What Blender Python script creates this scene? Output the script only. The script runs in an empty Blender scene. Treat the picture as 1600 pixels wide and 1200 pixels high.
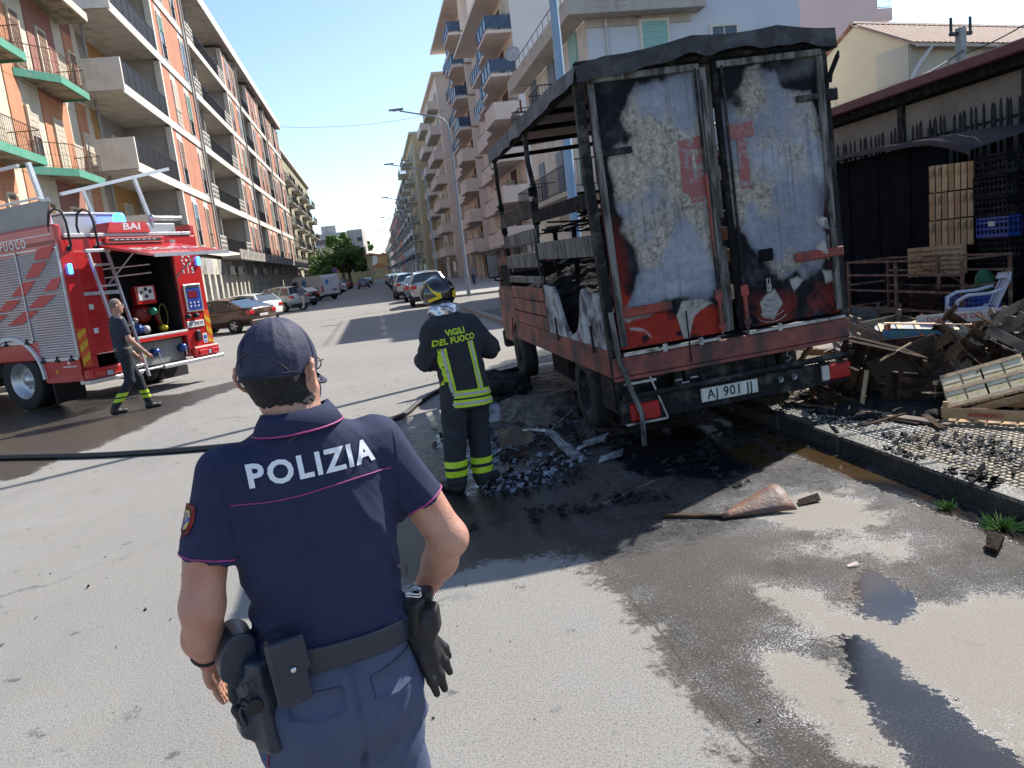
import bpy, bmesh, math, random, openvdb
import numpy as np
from mathutils import Vector, Matrix, noise
rad = math.radians
random.seed(7); np.random.seed(7)
S = bpy.context.scene
COL = S.collection
# ---------------------------------------------------------------- camera, sky, sun
H = 1.75
YAW, PITCH, ROLL = rad(9.1), rad(9.12), rad(6.5)
cam_d = bpy.data.cameras.new('camera'); cam = bpy.data.objects.new('camera', cam_d); COL.objects.link(cam)
fw = Vector((math.sin(YAW)*math.cos(PITCH), math.cos(YAW)*math.cos(PITCH), -math.sin(PITCH)))
r0 = Vector((math.cos(YAW), -math.sin(YAW), 0)); u0 = r0.cross(fw)
cr = r0*math.cos(ROLL) - u0*math.sin(ROLL); cu = u0*math.cos(ROLL) + r0*math.sin(ROLL)
cm = Matrix((cr, cu, -fw)).transposed().to_4x4(); cm.translation = (0, 0, H)
cam.matrix_world = cm
cam_d.sensor_width = 36; cam_d.lens = 27; cam_d.clip_start = .05; cam_d.clip_end = 6000
S.camera = cam
SUN = Vector((.826, .563, .95)).normalized()      # towards the sun
w = bpy.data.worlds.new('World'); S.world = w; w.use_nodes = True
nt = w.node_tree; nt.nodes.clear()
sky = nt.nodes.new('ShaderNodeTexSky'); sky.sky_type = 'NISHITA'; sky.sun_disc = False
sky.sun_elevation = math.asin(SUN.z); sky.sun_rotation = math.atan2(SUN.x, SUN.y)
sky.air_density = 1.0; sky.dust_density = .6; sky.ozone_density = 2.2; sky.altitude = 20
bg = nt.nodes.new('ShaderNodeBackground'); bg.inputs[1].default_value = .115
wo = nt.nodes.new('ShaderNodeOutputWorld')
nt.links.new(sky.outputs[0], bg.inputs[0]); nt.links.new(bg.outputs[0], wo.inputs[0])
sl = bpy.data.lights.new('sun', 'SUN'); sl.energy = 4.4; sl.angle = rad(.55); sl.color = (1, .95, .87)
so = bpy.data.objects.new('sun', sl); COL.objects.link(so)
so.rotation_euler = SUN.to_track_quat('Z', 'Y').to_euler()
S.view_settings.view_transform = 'Standard'; S.view_settings.look = 'None'
S.view_settings.gamma = 1; S.view_settings.exposure = 1.0; S.view_settings.use_curve_mapping = False
S.cycles.max_bounces = 6; S.cycles.diffuse_bounces = 3; S.cycles.glossy_bounces = 3
S.cycles.transmission_bounces = 6; S.cycles.transparent_max_bounces = 8; S.cycles.volume_bounces = 0

# ---------------------------------------------------------------- helpers: tagging, linking
def tag(o, label=None, cat=None, group=None, kind=None):
    if label: o['label'] = label
    if cat: o['category'] = cat
    if group: o['group'] = group
    if kind: o['kind'] = kind
    return o
def empty(name, loc=(0, 0, 0), rz=0, label=None, cat=None, group=None, rot=None):
    o = bpy.data.objects.new(name, None); COL.objects.link(o); o.empty_display_size = .2
    o.location = loc; o.rotation_euler = rot if rot else (0, 0, rz)
    return tag(o, label, cat, group)
def link(name, me, parent=None, loc=(0, 0, 0), rot=(0, 0, 0), scale=None):
    o = bpy.data.objects.new(name, me); COL.objects.link(o); o.parent = parent
    o.location = loc; o.rotation_euler = rot
    if scale: o.scale = scale
    return o
def copy_tree(o, parent=None):
    c = o.copy(); COL.objects.link(c); c.parent = parent
    for ch in list(o.children): copy_tree(ch, c)
    return c
# ---------------------------------------------------------------- materials
MATS = {}
def mat(name, col, rough=.7, metal=0., col2=None, nscale=6., ndet=6., lo=.35, hi=.65, bump=0., bscale=60., spec=None,
        col3=None, n3scale=1.2, lo3=.55, hi3=.7, alpha=None, emit=None, coat=0., attr=None, stretch=None, rough2=None, trans=0.):
    """procedural principled material: base colour broken up by noise, optional third colour as patches, bump grain"""
    if name in MATS: return MATS[name]
    m = bpy.data.materials.new(name); m.use_nodes = True; t = m.node_tree; N = t.nodes; L = t.links
    b = N['Principled BSDF']; b.inputs['Roughness'].default_value = rough; b.inputs['Metallic'].default_value = metal
    if spec is not None: b.inputs['Specular IOR Level'].default_value = spec
    if coat: b.inputs['Coat Weight'].default_value = coat; b.inputs['Coat Roughness'].default_value = .06
    if trans: b.inputs['Transmission Weight'].default_value = trans
    tc = N.new('ShaderNodeTexCoord'); vec = tc.outputs['Object']
    if stretch:
        mp = N.new('ShaderNodeMapping'); mp.inputs['Scale'].default_value = stretch; L.new(vec, mp.inputs[0]); vec = mp.outputs[0]
    def noi(sc, det=ndet, ro=.6):
        n = N.new('ShaderNodeTexNoise'); n.inputs['Scale'].default_value = sc; n.inputs['Detail'].default_value = det
        n.inputs['Roughness'].default_value = ro; L.new(vec, n.inputs[0]); return n.outputs[0]
    def ramp(f, a, bb):
        r = N.new('ShaderNodeMapRange'); r.inputs[1].default_value = a; r.inputs[2].default_value = bb; L.new(f, r.inputs[0]); return r.outputs[0]
    def mix(f, a, bb):
        x = N.new('ShaderNodeMix'); x.data_type = 'RGBA'; L.new(f, x.inputs[0])
        for k, v in ((6, a), (7, bb)):
            if isinstance(v, tuple): x.inputs[k].default_value = (*v[:3], 1)
            else: L.new(v, x.inputs[k])
        return x.outputs[2]
    cur = tuple(col)
    if attr:
        a = N.new('ShaderNodeAttribute'); a.attribute_name = attr; cur = a.outputs[0]
    if col2 is None and not attr: col2 = tuple(c*.86 for c in col)
    if col2 is not None:
        f = ramp(noi(nscale), lo, hi)
        if attr:
            x = N.new('ShaderNodeMix'); x.data_type = 'RGBA'; x.blend_type = 'MULTIPLY'; L.new(f, x.inputs[0]); L.new(cur, x.inputs[6])
            x.inputs[7].default_value = (*col2, 1); cur = x.outputs[2]
        else: cur = mix(f, cur, tuple(col2))
    if col3 is not None: cur = mix(ramp(noi(n3scale), lo3, hi3), cur, tuple(col3))
    if isinstance(cur, tuple): b.inputs['Base Color'].default_value = (*cur, 1)
    else: L.new(cur, b.inputs['Base Color'])
    if rough2 is not None:
        f = ramp(noi(nscale*1.7), .35, .65); r = N.new('ShaderNodeMapRange'); L.new(f, r.inputs[0])
        r.inputs[3].default_value = rough; r.inputs[4].default_value = rough2; L.new(r.outputs[0], b.inputs['Roughness'])
    if bump:
        bp = N.new('ShaderNodeBump'); bp.inputs['Strength'].default_value = bump; bp.inputs['Distance'].default_value = .02
        L.new(noi(bscale, 4), bp.inputs['Height']); L.new(bp.outputs[0], b.inputs['Normal'])
    if alpha is not None: b.inputs['Alpha'].default_value = alpha
    if emit: b.inputs['Emission Color'].default_value = (*emit[0], 1); b.inputs['Emission Strength'].default_value = emit[1]
    MATS[name] = m; return m
# ---------------------------------------------------------------- mesh builder
def rotz(a): return Matrix.Rotation(a, 4, 'Z')
def TRS(loc=(0, 0, 0), rot=(0, 0, 0)):
    from mathutils import Euler
    return Matrix.Translation(loc) @ Euler(rot).to_matrix().to_4x4()
class MB:
    def __init__(s): s.v = []; s.f = []; s.mi = []; s.M = None; s.m = 0; s.sm = []; s.smooth = False
    def add(s, vs, fs):
        o = len(s.v)
        if s.M is not None: vs = [tuple(s.M @ Vector(p)) for p in vs]
        s.v += [tuple(p) for p in vs]
        for f in fs: s.f.append(tuple(i+o for i in f)); s.mi.append(s.m); s.sm.append(s.smooth)
        return s
    def box(s, a, b):
        x0, y0, z0 = [min(p, q) for p, q in zip(a, b)]; x1, y1, z1 = [max(p, q) for p, q in zip(a, b)]
        return s.add([(x0,y0,z0),(x1,y0,z0),(x1,y1,z0),(x0,y1,z0),(x0,y0,z1),(x1,y0,z1),(x1,y1,z1),(x0,y1,z1)],
                     [(0,3,2,1),(4,5,6,7),(0,1,5,4),(1,2,6,5),(2,3,7,6),(3,0,4,7)])
    def bbox(s, a, b, bev=.01):
        """box with chamfered vertical+horizontal edges"""
        x0, y0, z0 = [min(p, q) for p, q in zip(a, b)]; x1, y1, z1 = [max(p, q) for p, q in zip(a, b)]
        e = min(bev, (x1-x0)*.45, (y1-y0)*.45, (z1-z0)*.45); vs = []; idx = {}
        for i, X in enumerate((x0, x1)):
            for j, Y in enumerate((y0, y1)):
                for k, Z in enumerate((z0, z1)):
                    sx, sy, sz = (e if i == 0 else -e), (e if j == 0 else -e), (e if k == 0 else -e)
                    for n, p in enumerate(((X, Y+sy, Z+sz), (X+sx, Y, Z+sz), (X+sx, Y+sy, Z))):
                        idx[i, j, k, n] = len(vs); vs.append(p)
        g = lambda i, j, k, n: idx[i, j, k, n]; fs = []
        for i in (0, 1): fs.append([g(i,0,0,0), g(i,0,1,0), g(i,1,1,0), g(i,1,0,0)][::(1 if i == 0 else -1)])
        for j in (0, 1): fs.append([g(0,j,0,1), g(1,j,0,1), g(1,j,1,1), g(0,j,1,1)][::(1 if j == 0 else -1)])
        for k in (0, 1): fs.append([g(0,0,k,2), g(0,1,k,2), g(1,1,k,2), g(1,0,k,2)][::(1 if k == 0 else -1)])
        for i in (0, 1):
            for j in (0, 1): fs.append([g(i,j,0,0), g(i,j,0,1), g(i,j,1,1), g(i,j,1,0)][::(1 if (i+j) % 2 == 0 else -1)])
            for k in (0, 1): fs.append([g(i,0,k,0), g(i,1,k,0), g(i,1,k,2), g(i,0,k,2)][::(1 if (i+k) % 2 == 0 else -1)])
        for j in (0, 1):
            for k in (0, 1): fs.append([g(0,j,k,1), g(0,j,k,2), g(1,j,k,2), g(1,j,k,1)][::(1 if (j+k) % 2 == 0 else -1)])
        for i in (0, 1):
            for j in (0, 1):
                for k in (0, 1): fs.append([g(i,j,k,0), g(i,j,k,1), g(i,j,k,2)][::(-1 if (i+j+k) % 2 == 0 else 1)])
        return s.add(vs, fs)
    def beam(s, p, q, w=.05, h=.05, up=(0, 0, 1)):
        p, q = Vector(p), Vector(q); d = (q-p); L_ = d.length
        if L_ < 1e-6: return s
        d /= L_; u = Vector(up)
        if abs(d.dot(u)) > .98: u = Vector((1, 0, 0))
        r = d.cross(u).normalized(); u = r.cross(d)
        vs = [c + r*(w/2*i) + u*(h/2*j) for c in (p, q) for i, j in ((-1,-1),(1,-1),(1,1),(-1,1))]
        return s.add(vs, [(0,1,2,3),(7,6,5,4),(0,4,5,1),(1,5,6,2),(2,6,7,3),(3,7,4,0)])
    def tube(s, pts, r, n=8, cap=True, flat=1.):
        pts = [Vector(p) for p in pts]; rs = r if hasattr(r, '__len__') else [r]*len(pts)
        vs = []; fs = []; prev = None
        for i, p in enumerate(pts):
            d = (pts[min(i+1, len(pts)-1)] - pts[max(i-1, 0)]); d = d.normalized() if d.length > 1e-9 else Vector((0, 0, 1))
            u = prev if prev is not None else (Vector((0, 0, 1)) if abs(d.z) < .9 else Vector((1, 0, 0)))
            rr = d.cross(u); rr = rr.normalized() if rr.length > 1e-6 else d.orthogonal().normalized(); u = rr.cross(d).normalized(); prev = u
            for k in range(n):
                a = 2*math.pi*k/n; vs.append(p + rr*(math.cos(a)*rs[i]) + u*(math.sin(a)*rs[i]*flat))
        for i in range(len(pts)-1):
            for k in range(n):
                a, b = i*n+k, i*n+(k+1) % n; fs.append((a, b, b+n, a+n))
        if cap: fs.append(tuple(range(n))[::-1]); fs.append(tuple((len(pts)-1)*n+k for k in range(n)))
        return s.add(vs, fs)
    def prism(s, poly, t0, t1, ax='x'):
        """poly: (a,b) pairs, extruded along ax between t0 and t1; ax='x': a=y,b=z ; 'y': a=x,b=z ; 'z': a=x,b=y"""
        m = {'x': lambda a, b, t: (t, a, b), 'y': lambda a, b, t: (a, t, b), 'z': lambda a, b, t: (a, b, t)}[ax]
        n = len(poly); vs = [m(a, b, t0) for a, b in poly] + [m(a, b, t1) for a, b in poly]
        ar = sum(poly[i][0]*poly[(i+1) % n][1]-poly[(i+1) % n][0]*poly[i][1] for i in range(n))
        fl = (ar > 0) ^ (t1 < t0) ^ (ax == 'y')
        fs = [tuple(range(n))[::-1], tuple(range(n, 2*n))] + [(i, (i+1) % n, (i+1) % n+n, i+n) for i in range(n)]
        if not fl: fs = [f[::-1] for f in fs]
        return s.add(vs, fs)
    def quad(s, *p): return s.add(p, [tuple(range(len(p)))])
    def lathe(s, prof, n=24, c=(0, 0, 0), ax='z'):
        vs = []; fs = []
        for r, h in prof:
            for k in range(n):
                a = 2*math.pi*k/n; x, y = r*math.cos(a), r*math.sin(a)
                p = {'z': (x, y, h), 'x': (h, x, y), 'y': (y, h, x)}[ax]; vs.append((p[0]+c[0], p[1]+c[1], p[2]+c[2]))
        for i in range(len(prof)-1):
            for k in range(n):
                a, b = i*n+k, i*n+(k+1) % n; fs.append((a, b, b+n, a+n))
        return s.add(vs, fs)
    def mesh(s, name, mats):
        me = bpy.data.meshes.new(name); me.from_pydata(s.v, [], s.f)
        for m in (mats if isinstance(mats, (list, tuple)) else [mats]): me.materials.append(m)
        me.polygons.foreach_set('material_index', s.mi); me.polygons.foreach_set('use_smooth', s.sm); me.update(); return me
    def build(s, name, mats, parent=None, loc=(0, 0, 0), rot=(0, 0, 0)): return link(name, s.mesh(name, mats), parent, loc, rot)
def box(name, a, b, m, parent=None, bev=0):
    return (MB().bbox(a, b, bev) if bev else MB().box(a, b)).build(name, m, parent)
# ---------------------------------------------------------------- numpy noise
_perm = np.random.RandomState(3).rand(64, 64, 64).astype(np.float32)
def vnoise(x, y, z=0.):
    x, y, z = np.broadcast_arrays(np.asarray(x, float), np.asarray(y, float), np.asarray(z, float))
    xi, yi, zi = [np.floor(a).astype(int) for a in (x, y, z)]; fx, fy, fz = x-xi, y-yi, z-zi
    fx, fy, fz = [f*f*(3-2*f) for f in (fx, fy, fz)]; g = lambda i, j, k: _perm[(xi+i) & 63, (yi+j) & 63, (zi+k) & 63]
    a = g(0,0,0)*(1-fx)+g(1,0,0)*fx; b = g(0,1,0)*(1-fx)+g(1,1,0)*fx; c = g(0,0,1)*(1-fx)+g(1,0,1)*fx; d = g(0,1,1)*(1-fx)+g(1,1,1)*fx
    return (a*(1-fy)+b*fy)*(1-fz)+(c*(1-fy)+d*fy)*fz
def fbm(x, y, z=0., o=5, g=.5):
    t = 0; a = 1; n = 0
    for i in range(o):
        t = t+a*vnoise(x*2**i+i*7.3, y*2**i+i*3.1, np.asarray(z)*2**i+i*5.7); n += a; a *= g
    return t/n
def polydist(px, py, poly):
    """signed distance (positive inside) of points to a polygon"""
    px, py = np.asarray(px, float), np.asarray(py, float); d = np.full(px.shape, 1e9); ins = np.zeros(px.shape, bool); n = len(poly)
    for i in range(n):
        ax, ay = poly[i]; bx, by = poly[(i+1) % n]; ex, ey = bx-ax, by-ay
        t = np.clip(((px-ax)*ex+(py-ay)*ey)/(ex*ex+ey*ey+1e-12), 0, 1); d = np.minimum(d, np.hypot(px-ax-t*ex, py-ay-t*ey))
        with np.errstate(divide='ignore', invalid='ignore'): c = ((ay > py) != (by > py)) & (px < ex*(py-ay)/(ey if ey else 1e-12)+ax)
        ins ^= c
    return np.where(ins, d, -d)
# ---------------------------------------------------------------- implicit surfaces (people, cloth, soft shapes)
def capf(a, b, ra, rb):
    a, b = np.array(a, float), np.array(b, float); ab = b-a; L2 = ab@ab
    def f(P):
        t = np.clip(((P-a)@ab)/L2, 0, 1); return np.linalg.norm(P-a-t[..., None]*ab, axis=-1)-(ra+(rb-ra)*t)
    return f
def ellf(c, r, rot=None):
    c, r = np.array(c, float), np.array(r, float); Rm = np.array(Matrix.Identity(3) if rot is None else TRS(rot=rot).to_3x3())
    def f(P):
        q = (P-c)@Rm; k = np.linalg.norm(q/r, axis=-1); return (k-1)*r.min()*np.where(k > 1, 1., 1.)
    return f
def loftf(sec, p=2.2):
    """sec rows: z, cx, cy, ax, ay"""
    s = np.array(sorted(sec), float); z0, z1 = s[0, 0], s[-1, 0]
    def f(P):
        z = P[..., 2]; zc = np.clip(z, z0, z1); cx, cy, ax, ay = [np.interp(zc, s[:, 0], s[:, i]) for i in (1, 2, 3, 4)]
        k = (np.abs((P[..., 0]-cx)/ax)**p+np.abs((P[..., 1]-cy)/ay)**p)**(1/p); d = (k-1)*np.minimum(ax, ay)
        dz = np.maximum(z0-z, z-z1); return np.maximum(d, dz)
    return f
def rboxf(c, h, r=.01, rot=None):
    c, h = np.array(c, float), np.array(h, float)-r; Rm = np.array(Matrix.Identity(3) if rot is None else TRS(rot=rot).to_3x3())
    def f(P):
        q = np.abs((P-c)@Rm)-h; return np.linalg.norm(np.maximum(q, 0), axis=-1)+np.minimum(q.max(-1), 0)-r
    return f
def smin(a, b, k):
    h = np.clip(.5+.5*(b-a)/k, 0, 1); return b*(1-h)+a*h-k*h*(1-h)
def union(fs, k=.02):
    def f(P):
        d = None
        for g in fs:
            kk = k
            if isinstance(g, tuple): g, kk = g
            e = g(P); d = e if d is None else smin(d, e, kk)
        return d
    return f
def surf(name, f, lo, hi, vox, m, parent=None, colf=None):
    lo, hi = np.array(lo, float), np.array(hi, float); n = np.ceil((hi-lo)/vox).astype(int)+1
    B = 8; nb = (n+B-1)//B; A = np.empty(nb*B, np.float32)
    C = np.stack(np.meshgrid(*[lo[i]+(np.arange(nb[i])*B+3.5)*vox for i in range(3)], indexing='ij'), -1); D = f(C)
    A[:] = np.repeat(np.repeat(np.repeat(np.where(D > 0, 1., -1.), B, 0), B, 1), B, 2)*9*vox
    idx = np.argwhere(np.abs(D) < B*vox*1.5); o = np.stack(np.meshgrid(*[np.arange(B)]*3, indexing='ij'), -1)*vox
    for i0 in range(0, len(idx), 200):
        ii = idx[i0:i0+200]; P = (lo+ii*B*vox)[:, None, None, None, :]+o[None]; V = f(P)
        for (a, b, c), v in zip(ii, V): A[a*B:a*B+B, b*B:b*B+B, c*B:c*B+B] = v
    A = np.clip(A/vox, -4, 4)
    g = openvdb.FloatGrid(4.); g.copyFromArray(A); pts, tri, quads = g.convertToPolygons(0., 0.)
    pts = np.asarray(pts, float)*vox+lo; me = bpy.data.meshes.new(name)
    me.from_pydata(pts.tolist(), [], [q[::-1] for q in quads.tolist()]+[q[::-1] for q in tri.tolist()])
    for mm in (m if isinstance(m, list) else [m]): me.materials.append(mm)
    me.polygons.foreach_set('use_smooth', [True]*len(me.polygons))
    if colf is not None:
        c = colf(pts); a = me.color_attributes.new('col', 'FLOAT_COLOR', 'POINT'); a.data.foreach_set('color', np.c_[c, np.ones(len(c))].astype(np.float32).ravel())
    me.update(); return link(name, me, parent)
def project(f, pts, d=(0, 1, 0), off=.002, start=.5, it=60):
    """slide points along direction d onto the surface f=0, backing off by off"""
    P = np.array(pts, float); d = np.array(d, float); P = P-d*start
    for _ in range(it):
        e = np.clip(f(P)-off, -.02, .05)
        P = P+d*e[:, None]*.8
        if np.abs(e).max() < 2e-4: break
    return P
def text_mesh(body, size=1., bold=.0, spacing=1., ext=0.):
    c = bpy.data.curves.new('text', 'FONT'); c.body = body; c.size = size; c.offset = bold; c.space_character = spacing
    c.align_x = 'CENTER'; c.align_y = 'CENTER'; c.resolution_u = 3; c.extrude = ext; c.fill_mode = 'FRONT' if not ext else 'BOTH'
    o = bpy.data.objects.new('text', c); COL.objects.link(o); bpy.context.view_layer.update()
    me = bpy.data.meshes.new_from_object(o.evaluated_get(bpy.context.evaluated_depsgraph_get()))
    bpy.data.objects.remove(o); bpy.data.curves.remove(c); return me
def text(name, body, m, parent, loc, rot, size, bold=0., sx=1., ext=.002, spacing=1.):
    me = text_mesh(body, size, bold, spacing, ext); me.materials.clear(); me.materials.append(m)
    return link(name, me, parent, loc, rot, (sx, 1, 1))
def cloth_text(name, body, m, parent, f, M, size, bold, sx=1., off=.003, d=(0, 1, 0), spacing=1., cut=4, start=.5):
    me = text_mesh(body, size, bold, spacing); bm = bmesh.new(); bm.from_mesh(me)
    bmesh.ops.subdivide_edges(bm, edges=bm.edges[:], cuts=cut, use_grid_fill=True); bmesh.ops.triangulate(bm, faces=bm.faces[:])
    P = np.array([tuple(M @ Vector((v.co.x*sx, v.co.y, 0))) for v in bm.verts]); P = project(f, P, d, off, start)
    for v, p in zip(bm.verts, P): v.co = p
    bm.to_mesh(me); bm.free(); me.materials.clear(); me.materials.append(m); return link(name, me, parent)
# ================================================================ ground: one sheet with stain and shade masks, kerb, tiled pavement
def axis(parts):
    o = []
    for a, b, st in parts: o += list(np.arange(a, b, st))
    return np.array(o+[parts[-1][1]])
gx = axis([(-3000, -300, 900), (-300, -40, 40), (-40, -12, 2), (-12, -5, .2), (-5, 3.6, .06), (3.6, 12, .6), (12, 60, 6), (60, 300, 60), (300, 3000, 900)])
gy = axis([(-60, -4, 8), (-4, 1.2, .3), (1.2, 13, .06), (13, 30, .22), (30, 120, 3), (120, 600, 40), (600, 5000, 1100)])
GX, GY = np.meshgrid(gx, gy); W1 = .28*(fbm(GX*.9, GY*.9, 1., 4)-.5)*2+.30*(fbm(GX*3.4, GY*3.4, 9., 4)-.5)
def reg(poly, wob=1., sc=.25): return np.clip(.5+(polydist(GX, GY, poly)+W1*wob)/(2*sc), 0, 1)
mx = np.maximum
soot = reg([(-.3, 5.6), (.1, 8.6), (1.0, 9.6), (1.7, 12.5), (2.6, 13.6), (3.6, 12), (3.6, 5.2), (3.1, 4.75), (2.4, 4.5), (1.85, 4.25), (1.3, 4.25), (.95, 4.35), (.9, 4.9), (.5, 5.2), (.2, 5.3)], .8, .3)  # soot bed that also paints the truck's shade darker on the road
wet = mx(reg([(-.5, 8.2), (.1, 9.2), (1.1, 9.6), (1.7, 13), (3.6, 15), (3.6, 1.2), (2.3, 1.3), (1.0, 1.4), (1.0, 4.1), (.85, 4.3), (.45, 4.45), (.1, 4.3), (-.3, 4.4), (-.45, 5.8)], .6), 0)
dry = mx(mx(reg([(1.40, 2.82), (1.50, 2.80), (1.58, 2.55), (1.54, 2.3), (1.44, 2.05), (1.34, 2.3), (1.31, 2.6)], .3, .16), reg([(1.62, 3.42), (1.88, 3.26), (1.96, 2.96), (2.2, 2.93), (2.5, 2.95), (2.9, 2.7), (2.3, 1.6), (1.91, 1.7), (1.87, 2.3), (1.80, 2.62), (1.68, 2.95)], .5, .24)),
         mx(reg([(2.0, 4.50), (2.5, 4.66), (2.85, 4.5), (2.80, 4.05), (2.5, 3.85), (2.2, 3.98)], .7, .30), reg([(2.1, 3.78), (2.5, 3.8), (2.72, 3.52), (2.62, 3.3), (2.4, 3.42), (2.2, 3.62)], .7, .30)))
wet = np.minimum(wet, 1-dry)
wet = mx(wet, reg([(-14, 24), (-5.3, 15.6), (-3.9, 15.0), (-3.0, 15.9), (-2.2, 15.9), (-3.0, 13.9), (-3.35, 12.0), (-3.6, 10.7), (-3.95, 9.9), (-4.0, 9.0), (-4.3, 9.0), (-5.5, 9.3), (-9, 10)], .8)*.80)
pud = mx(mx(reg([(2.2, 3.50), (2.33, 3.50), (2.34, 3.0), (2.04, 2.82), (1.93, 2.97)], .5, .16), reg([(1.74, 2.84), (1.86, 2.74), (1.82, 2.37), (1.72, 1.5), (1.42, 1.6), (1.56, 2.45)], .45, .13)),
         mx(reg([(3.0, 7), (3.3, 7), (3.3, 3.0), (3.1, 3.0), (3.02, 4.6)], .25, .12)*.9, mx(reg([(1.9, 6.9), (3.0, 6.9), (3.0, 5.3), (2.2, 5.0), (1.6, 5.5)], .5, .2)*.8, .55*reg([(.3, 5.5), (1.1, 5.3), (1.5, 7.5), (.9, 9), (.3, 8)], .6, .2))))
brn = mx(mx(reg([(.92, 4.6), (1.08, 4.2), (1.08, 1.2), (.72, 1.2), (.80, 2.65), (.80, 3.4), (.84, 4.05)], .25, .10), .75*reg([(1.1, 4.1), (3.2, 4.2), (3.2, 2.9), (2.6, 3.1), (1.5, 2.9), (1.5, 1.4), (1.1, 1.4)], .5, .2)),
         mx(.8*reg([(-14, 20), (-5, 13), (-3.4, 12.6), (-3.6, 10.4), (-4.2, 9), (-9, 9.5)], .8), mx(.9*reg([(.45, 6.9), (.8, 6.7), (1.1, 5.2), (1.15, 4.2), (.85, 4.3), (.7, 5.6)], .4, .12), reg([(2.7, 6.2), (3.3, 6.6), (3.3, 4.4), (2.9, 4.8), (2.6, 5.2)], .4, .15))))  # last region tints the gutter water with its yellow-brown reflection
gz = 0*GX
gv = np.c_[GX.ravel(), GY.ravel(), gz.ravel()]; nx, ny = len(gx), len(gy)
ii = (np.arange(ny-1)[:, None]*nx+np.arange(nx-1)[None]).ravel(); gf = np.c_[ii, ii+1, ii+nx+1, ii+nx]
me = bpy.data.meshes.new('road'); me.vertices.add(len(gv)); me.vertices.foreach_set('co', gv.ravel()); me.loops.add(gf.size); me.loops.foreach_set('vertex_index', gf.ravel().astype(np.int32))
me.polygons.add(len(gf)); me.polygons.foreach_set('loop_start', np.arange(0, gf.size, 4, dtype=np.int32)); me.update(calc_edges=True)
ca = me.color_attributes.new('mask', 'FLOAT_COLOR', 'POINT'); ca.data.foreach_set('color', np.stack([wet, pud, brn, soot], -1).astype(np.float32).ravel())
def road_mat():
    m = bpy.data.materials.new('asphalt'); m.use_nodes = True; t = m.node_tree; N = t.nodes; L = t.links; b = N['Principled BSDF']
    geo = N.new('ShaderNodeNewGeometry').outputs['Position']; at = N.new('ShaderNodeAttribute'); at.attribute_name = 'mask'
    sp = N.new('ShaderNodeSeparateColor'); L.new(at.outputs['Color'], sp.inputs[0]); Wm, Pm, Bm, Sm = sp.outputs[0], sp.outputs[1], sp.outputs[2], at.outputs['Alpha']
    def val(v): n = N.new('ShaderNodeValue'); n.outputs[0].default_value = v; return n.outputs[0]
    def M(op, a, c=None, cl=False):
        n = N.new('ShaderNodeMath'); n.operation = op; n.use_clamp = cl
        for k, v in ((0, a), (1, c)):
            if v is None: continue
            if isinstance(v, (int, float)): n.inputs[k].default_value = v
            else: L.new(v, n.inputs[k])
        return n.outputs[0]
    def noi(sc, det=4, ro=.6, st=None, dist=0.):
        n = N.new('ShaderNodeTexNoise'); n.inputs['Scale'].default_value = sc; n.inputs['Detail'].default_value = det; n.inputs['Roughness'].default_value = ro; n.inputs['Distortion'].default_value = dist
        v = geo
        if st: mp = N.new('ShaderNodeMapping'); mp.inputs['Scale'].default_value = st; L.new(geo, mp.inputs[0]); v = mp.outputs[0]
        L.new(v, n.inputs[0]); return n.outputs[0]
    def rmp(f, a, c, lo=0., hi=1.):
        r = N.new('ShaderNodeMapRange'); r.inputs[1].default_value = a; r.inputs[2].default_value = c; r.inputs[3].default_value = lo; r.inputs[4].default_value = hi; L.new(f, r.inputs[0]); return r.outputs[0]
    def mix(f, a, c, mode='MIX'):
        x = N.new('ShaderNodeMix'); x.data_type = 'RGBA'; x.blend_type = mode; L.new(f, x.inputs[0]) if not isinstance(f, float) else setattr(x.inputs[0], 'default_value', f)
        for k, v in ((6, a), (7, c)):
            if isinstance(v, tuple): x.inputs[k].default_value = (*v, 1)
            else: L.new(v, x.inputs[k])
        return x.outputs[2]
    big = noi(.35, 5); med = noi(2.2, 6); fine = noi(100, 4, .75); agg = noi(210, 2, .6); lon = noi(.8, 6, .6, (1, .22, 1))
    base = mix(rmp(big, .35, .65), (.215, .205, .190), (.270, .258, .238)); base = mix(rmp(med, .35, .7), base, (.235, .222, .20))
    base = mix(rmp(lon, .56, .72, 0, .5), base, (.16, .155, .15))                                        # tyre-darkened lanes
    base = mix(rmp(fine, .34, .52, .9, 0), base, (.075, .073, .070)); base = mix(rmp(agg, .56, .70, 0, .75), base, (.47, .455, .42)); base = mix(rmp(noi(38, 4, .7), .58, .74, 0, .55), base, (.12, .115, .11)); base = mix(rmp(noi(13, 5, .7), .60, .72, 0, .30), base, (.15, .14, .13))
    blot = noi(5.2, 5, .66); spot = rmp(noi(1.3, 3), .46, .56); bl2 = M('MULTIPLY', rmp(blot, .62, .68), spot); base = mix(M('MULTIPLY', bl2, .8), base, (.07, .07, .075))
    vo = N.new('ShaderNodeTexVoronoi'); vo.feature = 'DISTANCE_TO_EDGE'; vo.inputs['Scale'].default_value = .42
    wv = N.new('ShaderNodeVectorMath'); wv.operation = 'ADD'; nz = N.new('ShaderNodeTexNoise'); nz.inputs['Scale'].default_value = 1.6; nz.inputs['Detail'].default_value = 6; L.new(geo, nz.inputs[0]); L.new(nz.outputs['Color'], wv.inputs[0]); L.new(geo, wv.inputs[1]); L.new(wv.outputs[0], vo.inputs[0])
    crack = M('MULTIPLY', rmp(vo.outputs['Distance'], .0, .010, 1, 0), rmp(noi(.5, 3), .50, .58)); base = mix(M('MULTIPLY', crack, .55), base, (.06, .06, .06))
    # resurfaced strips across the junction
    sx = N.new('ShaderNodeSeparateXYZ'); L.new(geo, sx.inputs[0]); X, Y = sx.outputs[0], sx.outputs[1]
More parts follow.
